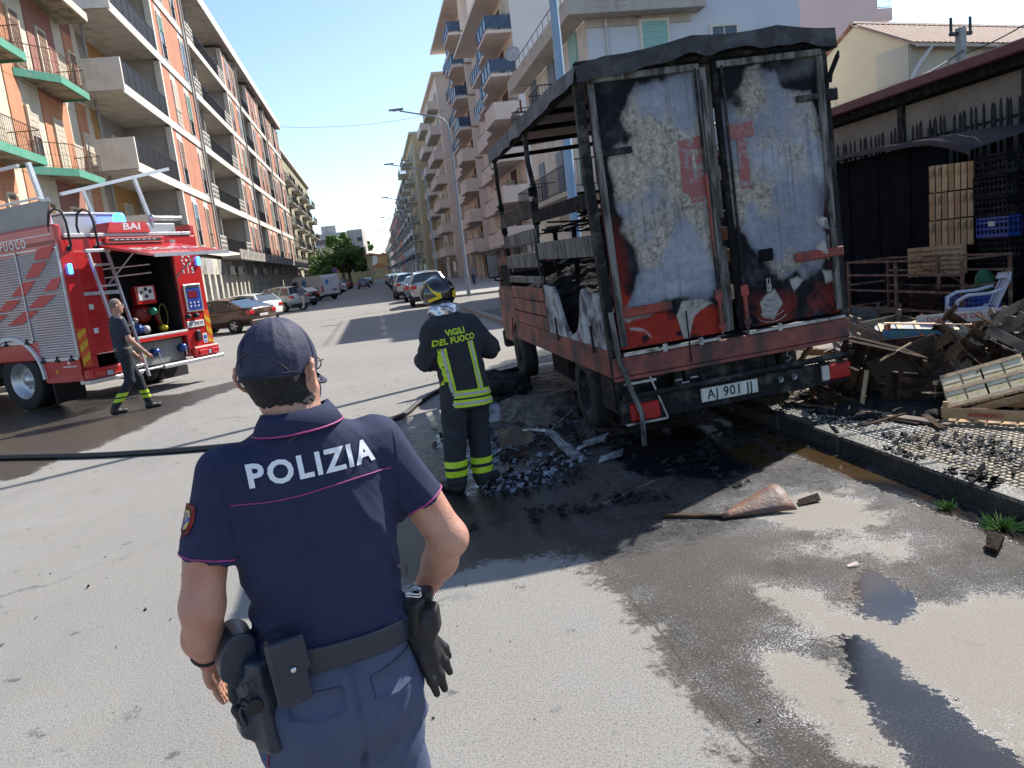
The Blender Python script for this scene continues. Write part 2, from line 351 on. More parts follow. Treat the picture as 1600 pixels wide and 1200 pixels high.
    # seam along x = 1.03
    wob = M('MULTIPLY', M('SUBTRACT', noi(1.6, 5), .5), .16); Xs = M('ADD', X, wob); seam = M('MULTIPLY', rmp(M('ABSOLUTE', M('SUBTRACT', Xs, 1.05)), .0, .012, 1, 0), rmp(Y, 8, 9, 1, 0)); base = mix(M('MULTIPLY', seam, .8), base, (.03, .03, .03))
    rightside = M('MULTIPLY', rmp(Xs, 1.04, 1.06), rmp(Y, 14, 16, 1, 0)); base = mix(M('MULTIPLY', rightside, .55), base, (.24, .205, .165))
    n0 = noi(1.7, 4, .6, None, 1.2); n1 = noi(5.5, 7, .7); n2 = noi(34, 4, .75); wn = M('ADD', M('MULTIPLY', M('SUBTRACT', n0, .5), .55), M('ADD', M('MULTIPLY', M('SUBTRACT', n1, .5), 1.0), M('MULTIPLY', M('SUBTRACT', n2, .5), .75)))
    wv_ = M('ADD', Wm, wn); wetm = rmp(wv_, .44, .60); pv = M('ADD', Pm, M('ADD', M('MULTIPLY', M('SUBTRACT', n1, .5), .9), M('MULTIPLY', M('SUBTRACT', n2, .5), .9))); pudm = rmp(pv, .50, .62)
    soot_shade = rmp(M('ADD', Sm, M('MULTIPLY', wn, .9)), .32, .54); brnm = rmp(M('ADD', Bm, M('MULTIPLY', wn, .7)), .40, .75)
    wetc = mix(rmp(med, .3, .7), (.026, .023, .020), (.046, .040, .033)); wetc = mix(M('MULTIPLY', brnm, .8), wetc, (.080, .050, .028)); wetc = mix(rmp(fine, .40, .62), wetc, (.095, .085, .072)) ; wetc = mix(.55, wetc, mix(brnm, (.038, .034, .030), (.066, .045, .028)))
    wetc = mix(.30, wetc, (.012, .010, .008)); c = mix(M('MULTIPLY', wetm, .95), base, wetc)
    soot_shade_c = mix(rmp(noi(9, 5), .4, .7), (.005, .005, .007), (.016, .015, .016)); c = mix(M('MULTIPLY', soot_shade, .92), c, soot_shade_c)  # soot colour, also deepening the painted shade around the truck
    c = mix(M('MULTIPLY', seam, .75), c, (.018, .016, .015)); streak = M('MULTIPLY', M('MULTIPLY', rmp(noi(2.4, 6, .7, (1, .35, 1), .8), .54, .64), wetm), rmp(X, .9, 1.1)); c = mix(M('MULTIPLY', streak, .65), c, (.022, .018, .014))
    # foam residue and sun glints on wet grains, painted as white specks
    edge = M('MULTIPLY', rmp(wv_, .30, .55), rmp(wv_, .62, 1.02, 1, 0)); near = rmp(Wm, .10, .2)
    fz = noi(120, 2, .5); gr = M('MULTIPLY', M('MULTIPLY', rmp(fz, .54, .60), M('MULTIPLY', edge, near)), rmp(X, .95, 1.2)); gr = M('MULTIPLY', gr, rmp(noi(2.6, 5, .7), .40, .62)); c = mix(gr, c, (.55, .56, .58))
    gr2 = M('MULTIPLY', M('MULTIPLY', rmp(noi(85, 3, .7), .60, .65), wetm), M('MULTIPLY', rmp(X, .9, 1.1), M('SUBTRACT', 1.0, pudm))); c = mix(M('MULTIPLY', gr2, .65), c, (.50, .50, .50))  # white sun glints of wet grains painted over the wet area
    pudc = mix(brnm, (.008, .009, .012), (.045, .028, .012)); c = mix(M('MULTIPLY', pudm, .92), c, pudc)
    L.new(c, b.inputs['Base Color'])
    r = rmp(wetm, 0, 1, .88, .30); x = N.new('ShaderNodeMix'); L.new(pudm, x.inputs[0]); L.new(r, x.inputs[2]); x.inputs[3].default_value = .05
    x2 = N.new('ShaderNodeMix'); L.new(M('MULTIPLY', soot_shade, M('SUBTRACT', 1.0, pudm)), x2.inputs[0]); L.new(x.outputs[0], x2.inputs[2]); L.new(rmp(n1, .45, .6, .18, .45), x2.inputs[3]); L.new(x2.outputs[0], b.inputs['Roughness'])
    bp = N.new('ShaderNodeBump'); bp.inputs['Distance'].default_value = .008; hgt = M('ADD', fine, M('MULTIPLY', agg, .6)); L.new(hgt, bp.inputs['Height']); L.new(M('MULTIPLY', rmp(pudm, 0, 1, 1, .03), rmp(wetm, 0, 1, .55, 1.0)), bp.inputs['Strength']); b.inputs['Specular IOR Level'].default_value = .35; L.new(bp.outputs[0], b.inputs['Normal'])
    return m
me.materials.append(road_mat()); road = link('road', me); tag(road, kind='structure')
# kerb stones and pavement
M_kerb = mat('wet_black_kerb', (.016, .015, .014), .35, col2=(.050, .044, .036), nscale=7, lo=.48, hi=.72, bump=.6, bscale=40, rough2=.7)
M_kerb2 = mat('grey_kerb', (.26, .25, .23), .85, col2=(.18, .17, .16), bump=.4, bscale=40)
kerb = tag(empty('kerb', (0, 0, 0)), kind='structure')
km = {}
for k in range(40):
    y = -1.0+k*.9; near = y < 14; key = (near, k % 4)
    if key not in km:
        b = MB(); e = .012*(k % 4)-.02; b.bbox((3.33+e*.4, .006, -.05), (3.50, .89, .128+e*.3), .016); km[key] = b.mesh('kerb_stone', M_kerb if near else M_kerb2)
    link('kerb_stone', km[key], kerb, (0, y, 0), (0, 0, rad(random.uniform(-.35, .35))))
pave = tag(box('pavement', (3.50, -4, -.05), (60, 27.5, .095), mat('pavement_bed', (.10, .085, .06), .8, col2=(.05, .045, .04), nscale=3)), kind='structure')
M_tile = mat('ochre_pavement_tile', (.20, .150, .078), .42, col2=(.085, .072, .052), nscale=3.0, lo=.35, hi=.62, col3=(.035, .033, .032), n3scale=1.6, lo3=.50, hi3=.62, bump=.5, bscale=50, rough2=.75)
M_tileg = mat('grey_pavement_tile', (.25, .24, .215), .5, col2=(.12, .11, .09), nscale=4, lo=.4, hi=.65, col3=(.04, .038, .037), n3scale=1.9, lo3=.52, hi3=.64, bump=.5, bscale=50)
def tile_bm(n=5, w=.25):
    b = MB(); b.box((.002, .002, 0), (w-.002, w-.002, .012)); c = w/n
    for i in range(n):
        for j in range(n):
            x0, y0 = i*c+.005, j*c+.005; x1, y1 = (i+1)*c-.005, (j+1)*c-.005; e = .004
            b.add([(x0, y0, .012), (x1, y0, .012), (x1, y1, .012), (x0, y1, .012), (x0+e, y0+e, .019), (x1-e, y0+e, .019), (x1-e, y1-e, .019), (x0+e, y1-e, .019)], [(4, 5, 6, 7), (0, 1, 5, 4), (1, 2, 6, 5), (2, 3, 7, 6), (3, 0, 4, 7)])
    return b
tm = [tile_bm().mesh('pavement_tile', M_tile), tile_bm().mesh('pavement_tile', M_tileg)]
cells = [(3.51+.25*i, 2.4+.25*j) for i in range(26) for j in range(62)]
cells.sort(key=lambda c: math.hypot(c[0], c[1])+2.2*max(0, c[0]-.95*c[1]))     # the ones that show largest first
rest = [MB(), MB()]; nt_ = 0
for (x, y) in cells:
    g = 1 if vnoise(x*.9+5, y*.7, 4.) > .53 else 0
    if x > 1.02*y+.6 and y < 6: continue
    if nt_ < 298: o = link('pavement_tile', tm[g], pave, (x, y, .095+random.uniform(-.003, .002)), (rad(random.uniform(-.5, .5)), rad(random.uniform(-.5, .5)), 0)); nt_ += 1
    else: rest[g].box((x+.002, y+.002, .09), (x+.248, y+.248, .112))
for g in (0, 1):
    o = rest[g].build('paving', [M_tile, M_tileg][g], pave); o['kind'] = 'stuff'
# far pavements along both sides of the street
M_pv = mat('far_paving', (.34, .32, .29), .85, col2=(.26, .25, .23), nscale=2)
tag(box('pavement', (4.1, 44, -.05), (40, 600, .13), M_pv), kind='structure'); tag(box('pavement', (-40, 20, -.05), (-8.6, 600, .13), M_pv), kind='structure')
tag(box('kerb', (4.0, 43.9, -.05), (4.098, 600, .135), M_kerb2), kind='structure'); tag(box('kerb', (-8.598, 20, -.05), (-8.48, 600, .135), M_kerb2), kind='structure')
# hills beyond
b = MB(); b.smooth = True; n = 60
for k in range(n+1):
    x = -900+1700*k/n; hgt = 18+26*float(fbm(x*.006+3, 2., 1., 4)); b.v += [(x, 1250, -2), (x, 1330, hgt*.8), (x, 1500, hgt*1.25)]
b.f = [(k*3+j, k*3+j+1, k*3+j+4, k*3+j+3)[::-1] for k in range(n) for j in range(2)]; b.mi = [0]*len(b.f); b.sm = [True]*len(b.f)
tag(b.build('hills', mat('hill_scrub', (.10, .14, .12), .95, col2=(.16, .17, .15), nscale=.02, col3=(.30, .29, .27), n3scale=.08, lo3=.58, hi3=.62)), kind='structure')
M_char = mat('charred_surface', (.007, .007, .008), .85, spec=.12, col2=(.045, .040, .036), nscale=9, lo=.52, hi=.72, bump=.8, bscale=30)
M_charsteel = mat('scorched_steel', (.013, .013, .015), .6, .1, spec=.2, col2=(.10, .095, .09), nscale=7, lo=.5, hi=.75, bump=.4, bscale=40, rough2=.8)
# ================================================================ buildings
_mc = {}
def pb(name, par, a, b, m, bev=0):
    """box part between local corners a and b; alike sizes share one mesh"""
    a, b = Vector([min(p, q) for p, q in zip(a, b)]), Vector([max(p, q) for p, q in zip(a, b)]); d = b-a; key = (name, m.name, tuple(round(v, 3) for v in d), bev)
    if key not in _mc: _mc[key] = (MB().bbox((0, 0, 0), d, bev) if bev else MB().box((0, 0, 0), d)).mesh(name, m)
    return link(name, _mc[key], par, a)
def shared(name, par, loc, key, m, fn, rot=(0, 0, 0)):
    if key not in _mc: b = MB(); fn(b); _mc[key] = b.mesh(name, m)
    return link(name, _mc[key], par, loc, rot)
M_glass = mat('dark_window_glass', (.03, .04, .05), .08, spec=.8, col2=(.05, .06, .07), nscale=.8)
M_shutb = mat('brown_roller_shutter', (.20, .115, .07), .6, col2=(.16, .09, .055), nscale=3); M_shutg = mat('green_shutter', (.10, .20, .15), .6); M_shutteal = mat('teal_roller_shutter', (.20, .40, .38), .6, col2=(.26, .46, .44), nscale=9)
M_shutw = mat('cream_roller_shutter', (.50, .44, .34), .6); M_shutblue = mat('blue_grey_shutter', (.14, .20, .28), .6)
M_rail = mat('black_railing', (.018, .018, .022), .5); M_railblue = mat('dark_blue_railing', (.03, .05, .10), .5)
M_conc = mat('stained_concrete', (.46, .43, .38), .9, col2=(.34, .31, .27), nscale=1.2, col3=(.18, .15, .12), n3scale=.8, lo3=.58, hi3=.72, bump=.2, bscale=20)
M_bandw = mat('cream_band_paint', (.62, .59, .53), .85, col2=(.50, .46, .40), nscale=1.1, lo=.45, hi=.7)
M_terra = mat('terracotta_render', (.46, .20, .125), .88, col2=(.40, .165, .10), nscale=1.3, bump=.15, bscale=25)
M_loggia = mat('loggia_grey_render', (.36, .35, .34), .9, col2=(.28, .26, .25), nscale=.9)
M_ac = mat('aircon_white', (.62, .62, .60), .5)
def window(par, x, z, w, h, y=0., sh=None, drop=1., name='window', fm=None):
    """framed opening at local x,z on the plane y (outward is -y): frame, glass pane, optional shutter hanging from the top"""
    fm = fm or M_bandw; t = .09
    f = shared(name, par, (x, y, z), ('wf', w, h, fm.name), fm, lambda b: (b.box((-.01, -.07, 0), (t, .03, h)), b.box((w-t, -.07, 0), (w+.01, .03, h)), b.box((t, -.07, h-t), (w-t, .03, h)), b.box((-.06, -.12, -.06), (w+.06, .03, 0)), b.box((w/2-.025, -.03, 0), (w/2+.025, .0, h-t))))
    pb('pane', f, (t+.002, -.028, .002), (w-t-.002, -.012, h-t-.002), M_glass)
    if sh:
        hh = (h-t)*drop; n = max(3, int(hh/.12))
        shared('shutter', f, (t, -.05, h-t-hh), ('sh', w, round(hh, 2), sh.name), sh, lambda b: [b.box((.002, -.012-.010*(i % 2), hh/n*i), (w-2*t-.002, .012, hh/n*(i+1)-.004)) for i in range(n)])
    return f
def railing(par, x0, x1, y, z, h=1.0, m=None, step=.13, ret=0., panel=None):
    """bars between a top and bottom rail along x at y; returns go back to the wall by ret"""
    m = m or M_rail; w = x1-x0
    def fn(b):
        b.box((0, -.02, h-.04), (w, .02, h)); b.box((0, -.012, .06), (w, .012, .09)); n = int(w/step)
        for i in range(n+1): xx = i*w/n; b.box((xx-.008, -.008, .0), (xx+.008, .008, h-.04))
        if ret:
            for xx in (0, w):
                b.box((xx-.018, .02, h-.04), (xx+.018, ret, h)); b.box((xx-.012, .012, .06), (xx+.012, ret, .09))
                for i in range(1, int(ret/step)): b.box((xx-.008, i*step-.008, 0), (xx+.008, i*step+.008, h-.04))
        if panel:
            for i in range(int(w/1.1)+1):
                a = i*1.1+.05; e = min(w-.02, a+1.0)
                if e > a+.2: b.box((a, .0, .12), (e, .012, h-.06))
    o = shared('railing', par, (x0, y, z), ('rl', round(w, 2), h, m.name, step, round(ret, 2), bool(panel)), m, fn)
    o['kind'] = 'stuff'; return o
def aircon(par, x, y, z):
    a = pb('air_conditioner', par, (x, y-.32, z), (x+.8, y, z+.58), M_ac, .02)
    shared('fan_grille', a, (.52, -.004, .29), ('fan',), M_rail, lambda b: b.lathe([(.0, 0), (.22, .0), (.22, -.012), (.20, -.012), (.20, -.004), (.0, -.004)], 16, (0, 0, 0), 'y'))
M_dish = mat('dish_grey', (.45, .45, .44), .5)
def dish(par, x, y, z, r=.4, a=0.):
    o = shared('satellite_dish', par, (x, y, z), ('dish', r), M_dish, lambda b: (setattr(b, 'smooth', True), b.lathe([(.01, .0), (r*.5, -.03), (r*.85, -.09), (r, -.14), (r, -.15), (r*.5, -.04), (.01, -.01)], 16, (0, 0, 0), 'y'), b.tube([(0, 0, -.3), (0, .05, 0), (0, -.3, 0)], .015, 5)), (rad(-20), 0, a)); return o
def building(name, origin, rz, label, cat='building', group=None): return empty(name, origin, rz, label, cat, group)
PI2 = rad(90)
# ---- A: terracotta block with green-edged balconies, nearest on the left. local x = Y-16, outward = +X
A = building('apartment_building', (-12.3, 16, 0), PI2, 'terracotta and cream block with green-edged balconies, nearest on the left')
M_cream = mat('cream_render', (.60, .54, .43), .88, col2=(.52, .45, .34), nscale=1.1, bump=.1, bscale=20); M_orange = mat('orange_brick_render', (.50, .24, .13), .88, col2=(.44, .19, .10), nscale=1.6, bump=.2, bscale=20)
M_brick2 = mat('brown_pink_render', (.30, .135, .105), .88, col2=(.25, .11, .085), nscale=1.5)
pb('wall', A, (0, .12, 0), (25.5, 9, 15.1), M_cream)
segs = [(0, 3.0, M_orange), (3.0, 4.3, M_cream), (4.3, 6.5, M_brick2), (6.5, 8.0, M_cream), (8.0, 10.6, M_orange), (10.6, 12.0, M_brick2), (12.0, 13.6, M_cream), (13.6, 15.5, M_orange), (15.5, 16.3, M_cream), (16.3, 17.5, M_orange), (17.5, 19.4, M_cream), (19.4, 22.3, M_brick2), (22.3, 23.5, M_cream), (23.5, 24.7, M_orange), (24.7, 25.5, M_cream)]
for i, (a, b_, m) in enumerate(segs):
    for k in range(4):
        z0 = 3.8+3.6*k-.35; mm = m
        if m is M_brick2 and k % 2: mm = M_orange
        if m is M_orange and k == 3: mm = M_brick2
        pb('render_panel', A, (a+.004, 0 if mm is not M_cream else .04, z0 if k else 3.45), (b_-.004, .118, min(z0+3.6-.02, 15.0)), mm)
pb('ground_floor_wall', A, (-.0, .0, 0), (25.5, .118, 3.42), M_conc)
for x in (1.2, 5.0, 8.6, 12.4, 16.6, 20.2, 23.2): window(A, x, .15, 1.6, 2.6, -.01, M_shutb, 1, 'shop_door')
for k in range(3):
    z = 3.85+3.65*k
    for x in (1.4, 4.6, 7.0, 10.8, 14.3, 17.6, 20.2, 23.65):
        window(A, x, z, .95, 2.25, -.02, M_shutb if (k+int(x)) % 3 else M_shutw, 1 if (k*3+int(x)) % 4 else .5, 'balcony_door', M_cream)
M_green = mat('flaking_green_paint', (.06, .25, .17), .8, col2=(.09, .30, .21), nscale=3, col3=(.25, .26, .20), n3scale=2.2, lo3=.60, hi3=.66)
M_soff = mat('mouldy_soffit', (.30, .26, .19), .9, col2=(.13, .11, .08), nscale=1.4, lo=.4, hi=.6)
for k in range(3):
    z = 3.65+3.65*k
    for x0, x1, c0, c1 in ((-.3, 5.6, 0, .9), (9.6, 15.6, 1., 0), (17.2, 21.9, 1.5, .0)):
        poly = [(x0, 0), (x0+c0, -1.1), (x1-c1, -1.1), (x1, 0)]
        s = shared('balcony', A, (0, 0, z), ('abal', x0), M_soff, lambda b: b.prism(poly, -.16, 0, 'z'))
        def rimf(b):
            for (p, q) in zip(poly[:-1], poly[1:]): b.beam((p[0], p[1]-.0, -.10), (q[0], q[1], -.10), .07, .30, (0, 0, 1))
        shared('slab_edge', s, (0, 0, 0), ('arim', x0), M_green, rimf)
        def rl(b):
            for (p, q) in zip(poly[:-1], poly[1:]):
                L_ = math.hypot(q[0]-p[0], q[1]-p[1]); n = max(1, int(L_/.15)); b.beam((p[0], p[1]+.04, 1.02), (q[0], q[1]+.04, 1.02), .03, .03); b.beam((p[0], p[1]+.04, .55), (q[0], q[1]+.04, .55), .012, .012); b.beam((p[0], p[1]+.04, .12), (q[0], q[1]+.04, .12), .012, .012)
                for i in range(n+1): t = i/n; xx, yy = p[0]+(q[0]-p[0])*t, p[1]+(q[1]-p[1])*t+.04; b.beam((xx, yy, .0), (xx, yy, 1.02), .012, .012)
        o = shared('railing', s, (0, 0, .0), ('arl', x0), mat('rusty_railing', (.10, .045, .03), .8), rl); o['kind'] = 'stuff'
pb('cornice', A, (-.2, -1.15, 14.35), (23.3, .0, 14.62), M_soff); pb('cornice_edge', A, (-.2, -1.25, 14.40), (23.3, -1.152, 14.75), M_cream)
shared('downpipe', A, (25.65, -.25, 0), ('dp', 17), mat('grey_pipe', (.30, .29, .28), .6), lambda b: b.tube([(0, 0, 0), (0, 0, 17)], .07, 8))
aircon(A, 3.0, -.35, 11.2)
# ---- B: the long block. local x = Y-40, facade plane X=-10.3
Bd = building('apartment_building', (-10.3, 40, 0), PI2, 'long terracotta block with white bands and loggias, left side of the street')
FZ = [4.7, 8.3, 11.9, 15.5, 19.1, 22.7]
pb('wall', Bd, (0.2, 2.6, 0), (72, 13, 22.6), M_loggia)
M_orl = mat('ochre_loggia_wall', (.50, .30, .13), .88, col2=(.42, .24, .10), nscale=2)
lay = [('L', 0, 8.6), ('P', 8.6, 17.4), ('L', 17.4, 32.3), ('P', 32.3, 38.4), ('L', 38.4, 45.4), ('P', 45.4, 53.2), ('L', 53.2, 57.4), ('P', 57.4, 64.8), ('L', 64.8, 67.6), ('P', 67.6, 72)]
M_edge = mat('weathered_ledge', (.33, .30, .26), .9, col2=(.16, .14, .12), nscale=1.2, lo=.42, hi=.62)
for k, z in enumerate(FZ[:-1]):
    z1 = FZ[k+1]
    for x0, x1 in ((0, 17.4), (17.4, 38.4), (38.4, 57.4), (57.4, 72)): pb('floor_band', Bd, (x0+.003, -.06, z-.42), (x1-.003, .0, z+.02), M_bandw)
    pb('floor_slab', Bd, (0, .002, z-.30), (72, 2.6, z), M_conc)
    for kind, x0, x1 in lay:
        if kind == 'P':
            w = x1-x0; bays = 2 if w > 5 else 1; bw = w/bays
            if k == 0 or True:
                for j in range(bays):
                    xa = x0+bw*j; sh = [M_shutblue, M_shutb, M_shutw, M_shutg][(k+j+int(x0)) % 4]; wx = xa+bw*(.30 if (k+j) % 2 else .52); ww = 1.15
                    pb('terracotta_panel', Bd, (xa+.02, .02, z+.02), (wx-.10, .28, z1-.42), M_terra); pb('terracotta_panel', Bd, (wx+ww+.10, .02, z+.02), (xa+bw-.02, .28, z1-.42), M_terra)
                    pb('lintel', Bd, (wx-.098, .03, z1-.85), (wx+ww+.098, .27, z1-.422), M_bandw); f = window(Bd, wx, z+.10, ww, 2.62, .03, sh, [1, .6, .35][(k*2+j+int(x0)) % 3]); railing(Bd, wx, wx+ww, -.03, z+.05, .95)
            for xx in (x0, x1): pb('pilaster', Bd, (xx-.14, -.04, z+.021), (xx+.14, .30, z1-.421), M_bandw)
            pb('party_wall', Bd, (x0+.02, .30, z+.002), (x0+.22, 2.6, z1-.302), M_loggia); pb('party_wall', Bd, (x1-.22, .30, z+.002), (x1-.02, 2.6, z1-.302), M_loggia)
        else:
            w = x1-x0; n = max(1, int(w/3.2))
            for j in range(n):
                xw = x0+(j+.35)*w/n; pb('loggia_wall_panel', Bd, (x0+j*w/n+.02, 2.50, z+.01), (x0+(j+1)*w/n-.02, 2.598, z1-.31), M_orl if (j+k) % 2 else M_loggia); window(Bd, xw, z+.05, 1.3, 2.4, 2.48, [M_shutb, M_shutw, None][(j+k) % 3], .7, 'balcony_door')
            if x0 == 0:
                pb('side_parapet', Bd, (-.02, -.10, z-.30), (.14, 1.7, z+1.15), M_bandw); railing(Bd, .2, 8.4, -.03, z+.02, 1.12, M_rail, .14, 0, True)
            elif w > 12:
                for xa, xb in ((x0+.15, x0+2.9), (x1-2.9, x1-.15)):
                    def gr(b, L_=xb-xa):
                        for zz in (0, .34, .68, 1.0): b.box((0, -.03, zz), (L_, .03, zz+.07))
                        for i in range(6): b.box((i*(L_-.07)/5, -.028, .07), (i*(L_-.07)/5+.07, .028, 1.0))
                    o = shared('openwork_parapet', Bd, (xa, .0, z+.02), ('op', round(xb-xa, 2)), M_bandw, gr)
                railing(Bd, x0+2.95, x1-2.95, .0, z+.02, 1.05, M_rail, .14, 0, False)
                pb('party_wall', Bd, (x0+4.9, .5, z+.002), (x0+5.1, 2.598, z1-.302), M_loggia)
            else: railing(Bd, x0+.15, x1-.15, -.02, z+.02, 1.05, M_rail, .14)
pb('roof_slab', Bd, (-.2, -.5, 22.7), (72.4, 13, 22.95), M_conc); pb('roof_fascia', Bd, (-.2, -.56, 22.6), (72.4, -.502, 23.4), M_bandw)
pb('awning_ledge', Bd, (17.0, -1.3, 4.05), (72.8, -.064, 4.25), M_edge)
for x in np.arange(17.0, 72, 2.8): pb('ledge_block', Bd, (x, -1.36, 3.95), (x+2.72, -1.302, 4.65), M_edge)
M_grd = mat('ground_floor_pillars', (.52, .48, .40), .9, col2=(.30, .27, .22), nscale=1.6, lo=.42, hi=.68); M_door = mat('grey_green_shop_door', (.30, .33, .31), .6, col2=(.22, .24, .23), nscale=2) if 0 else mat('shop_shutter_paint', (.36, .38, .36), .6, col2=(.25, .27, .26), nscale=2)
pb('ground_floor_wall', Bd, (0, .32, 0), (72, 2.59, 4.28), mat('dark_ground_floor', (.20, .18, .15), .9, col2=(.12, .11, .09), nscale=1))  # dark brown-grey wall behind the pillars
for i, x in enumerate(np.arange(.3, 71, 1.9)):
    pb('pillar', Bd, (x, -.02, 0), (x+.62, .318, 3.0), M_grd); pb('shop_fascia', Bd, (x, .0, 3.005), (x+1.88, .318, 4.04), [M_loggia, M_grd, M_edge][i % 3])
    if i % 2 == 0: pb('roller_door', Bd, (x+.64, .22, .0), (x+1.88, .317, 3.0), M_conc if i % 3 else mat('white_roller_door', (.6, .6, .58), .6))
    else: pb('doorway', Bd, (x+.64, .26, .0), (x+1.88, .317, 3.0), M_glass)
for x in (19, 22.5, 30, 36, 44): aircon(Bd, x, -.1, 3.0)
for x in (16.2, 17.0, 38.6, 57.2): shared('downpipe', Bd, (x, -.16, 4.7), ('dp', 18), mat('grey_pipe', (.30, .29, .28), .6), lambda b: b.tube([(0, 0, 0), (0, 0, 18)], .06, 8))
for x in (60, 66, 30, 12): shared('aerial', Bd, (x, 1.5, 22.95), ('ant',), M_rail, lambda b: (b.tube([(0, 0, 0), (0, 0, 2.6)], .02, 5), [b.tube([(-.5, 0, 2.0+.12*i), (.5, 0, 2.0+.12*i)], .008, 4) for i in range(5)]))
# ---- C: ochre block beyond, and a generic far block
def block(name, origin, rz, L_, Dp, Hh, label, wallm, bandm, z0=3.9, pitch=3.1, bal=1.2, step=4.2, group=None, shm=None, solid=False, railm=None, balw=None, skip=0):
    r = building(name, origin, rz, label, 'building', group); pb('wall', r, (0, 0, 0), (L_, Dp, Hh), wallm); n = int((Hh-z0-.6)/pitch+.5); nb = int(L_/step); off = (L_-nb*step)/2
    pb('roof_edge', r, (-.15, -.45, Hh+.002), (L_+.15, Dp, Hh+.35), bandm); pb('ground_floor_front', r, (-.0, -.08, 0), (L_, -.002, z0-.45), M_conc)
    for j in range(nb): pb('shop_door', r, (off+j*step+.5, -.14, 0), (off+j*step+step-.7, -.082, z0-.9), [M_shutb, M_glass, M_ac][j % 3])
    for k in range(n):
        z = z0+k*pitch
        for j in range(nb):
            x = off+j*step; window(r, x+.7, z+.12, 1.1, 2.15, -.01, (shm or [M_shutb, M_shutg, None])[(j+k) % 3], [.9, .5, 1.][(j*2+k) % 3], 'balcony_door')
            if step > 3.8: window(r, x+2.6, z+.75, .95, 1.4, -.01, None, 1)
            if bal and (j+skip) % 3 != 2:
                s = pb('balcony', r, (x+.15, -bal, z-.14), (x+step-.45, -.002, z), balw or M_conc)
                if solid: pb('parapet', s, (0, -.002, .14), (step-.6, .10, 1.12), bandm); pb('parapet', s, (0, .102, .14), (.1, bal, 1.12), bandm); pb('parapet', s, (step-.7, .102, .14), (step-.6, bal, 1.12), bandm)
                else: railing(s, .05, step-.65, .06, .14, .95, railm, .16, bal-.1)
            if (j*5+k*3) % 7 == 0: aircon(r, x+2.2, -.02, z+.1)
    return r
M_ochre = mat('ochre_render', (.42, .32, .17), .9, col2=(.33, .25, .13), nscale=.8); M_olive = mat('olive_render', (.34, .31, .20), .9, col2=(.25, .22, .14), nscale=.8)
block('apartment_building', (-10.9, 112.6, 0), PI2, 52, 12, 20.5, 'olive and ochre block with many small balconies past the long terracotta block', M_olive, M_bandw, step=4.4, railm=M_rail)
# far cross building closing the street on the left
fb = building('office_building', (-20, 222, 0), rad(-4), 'pale grey office block with dark window bands beyond the trees'); M_off = mat('pale_office_panels', (.50, .48, .46), .85, col2=(.42, .40, .38), nscale=.3)
pb('wall', fb, (0, .3, 0), (14, 16, 14.6), M_off); pb('wall', fb, (14.01, 1.8, 0), (18.2, 16, 15.0), M_off); pb('stair_head', fb, (7, 3, 14.61), (11, 8, 16.8), M_off)
for z in (3.2, 6.0, 8.8, 11.6): pb('spandrel', fb, (0, 0, z-1.3), (14, .298, z), M_off); pb('window_band', fb, (.3, .16, z+.002), (13.7, .298, z+1.35), mat('brown_window_band', (.16, .12, .12), .5)); pb('window_band', fb, (16.6, 1.7, z+.1), (18.0, 1.798, z+1.2), M_glass)
for x in (3, 8.5, 12): shared('aerial', fb, (x, 3, 14.6), ('ant2',), M_rail, lambda b: b.tube([(0, 0, 0), (0, 0, 3.2)], .05, 4))
def house(x, y, w, d, h, label, m, rm):
    r = building('house', (x, y, 0), 0, label, 'house'); pb('wall', r, (0, 0, 0), (w, d, h), m)
    shared('tiled_roof', r, (0, 0, h), ('hr', w, d), rm, lambda b: b.prism([(-.4, 0), (w+.4, 0), (w/2, 1.8)], -.4, d+.4, 'y'))
    for i in range(int(w/3)): window(r, 1+i*3, h*.45, 1, 1.4, -.01, M_shutb, .6)
M_tileo = mat('orange_roof_tiles', (.42, .17, .09), .85, col2=(.33, .13, .07), nscale=3)
house(-12, 196, 12, 8, 6.8, 'low house with orange roof between the palms and the office block', M_ochre, M_tileo); house(-1.2, 330, 7, 8, 5.0, 'small orange-roofed house at the far end of the street', M_ochre, M_tileo)
house(-8, 420, 15, 10, 12, 'pale far house with orange roof below the hill', M_bandw, M_tileo); house(2.6, 380, 6, 9, 10.5, 'ochre far house beside the orange-roofed one', M_orl, M_tileo)
# ---- D: pink-beige tower with zig-zag balconies on the right. local x runs towards the camera: x = 97-Y, outward = -X
M_pink = mat('pink_beige_render', (.70, .60, .53), .88, col2=(.64, .535, .465), nscale=.5, lo=.4, hi=.65); M_sidew = mat('white_side_wall', (.70, .67, .65), .88, col2=(.64, .61, .59), nscale=.35)
M_bluep = mat('blue_wall_panel', (.20, .36, .58), .8)
Dd = building('apartment_tower', (12.2, 98, 0), -PI2, 'tall pink-beige tower with zig-zag balconies and white side wall, right of the street')
pb('wall', Dd, (0, 0, 0), (20.5, 14, 28.2), M_pink); pb('wall', Dd, (20.502, 0, 0), (39.9, 14, 21.3), M_pink); pb('side_wall', Dd, (39.902, -.0, 3.0), (40.1, 16, 21.3), M_sidew); pb('ground_wall', Dd, (39.902, -.0, 0), (40.1, 16, 2.99), M_conc)
M_dkbrown = mat('dark_brown_panel', (.07, .035, .035), .8)
def zz(b, pts, z0, z1, t=.12):
    for p, q in zip(pts[:-1], pts[1:]): b.beam((p[0], p[1], (z0+z1)/2), (q[0], q[1], (z0+z1)/2), t, z1-z0, (0, 0, 1))
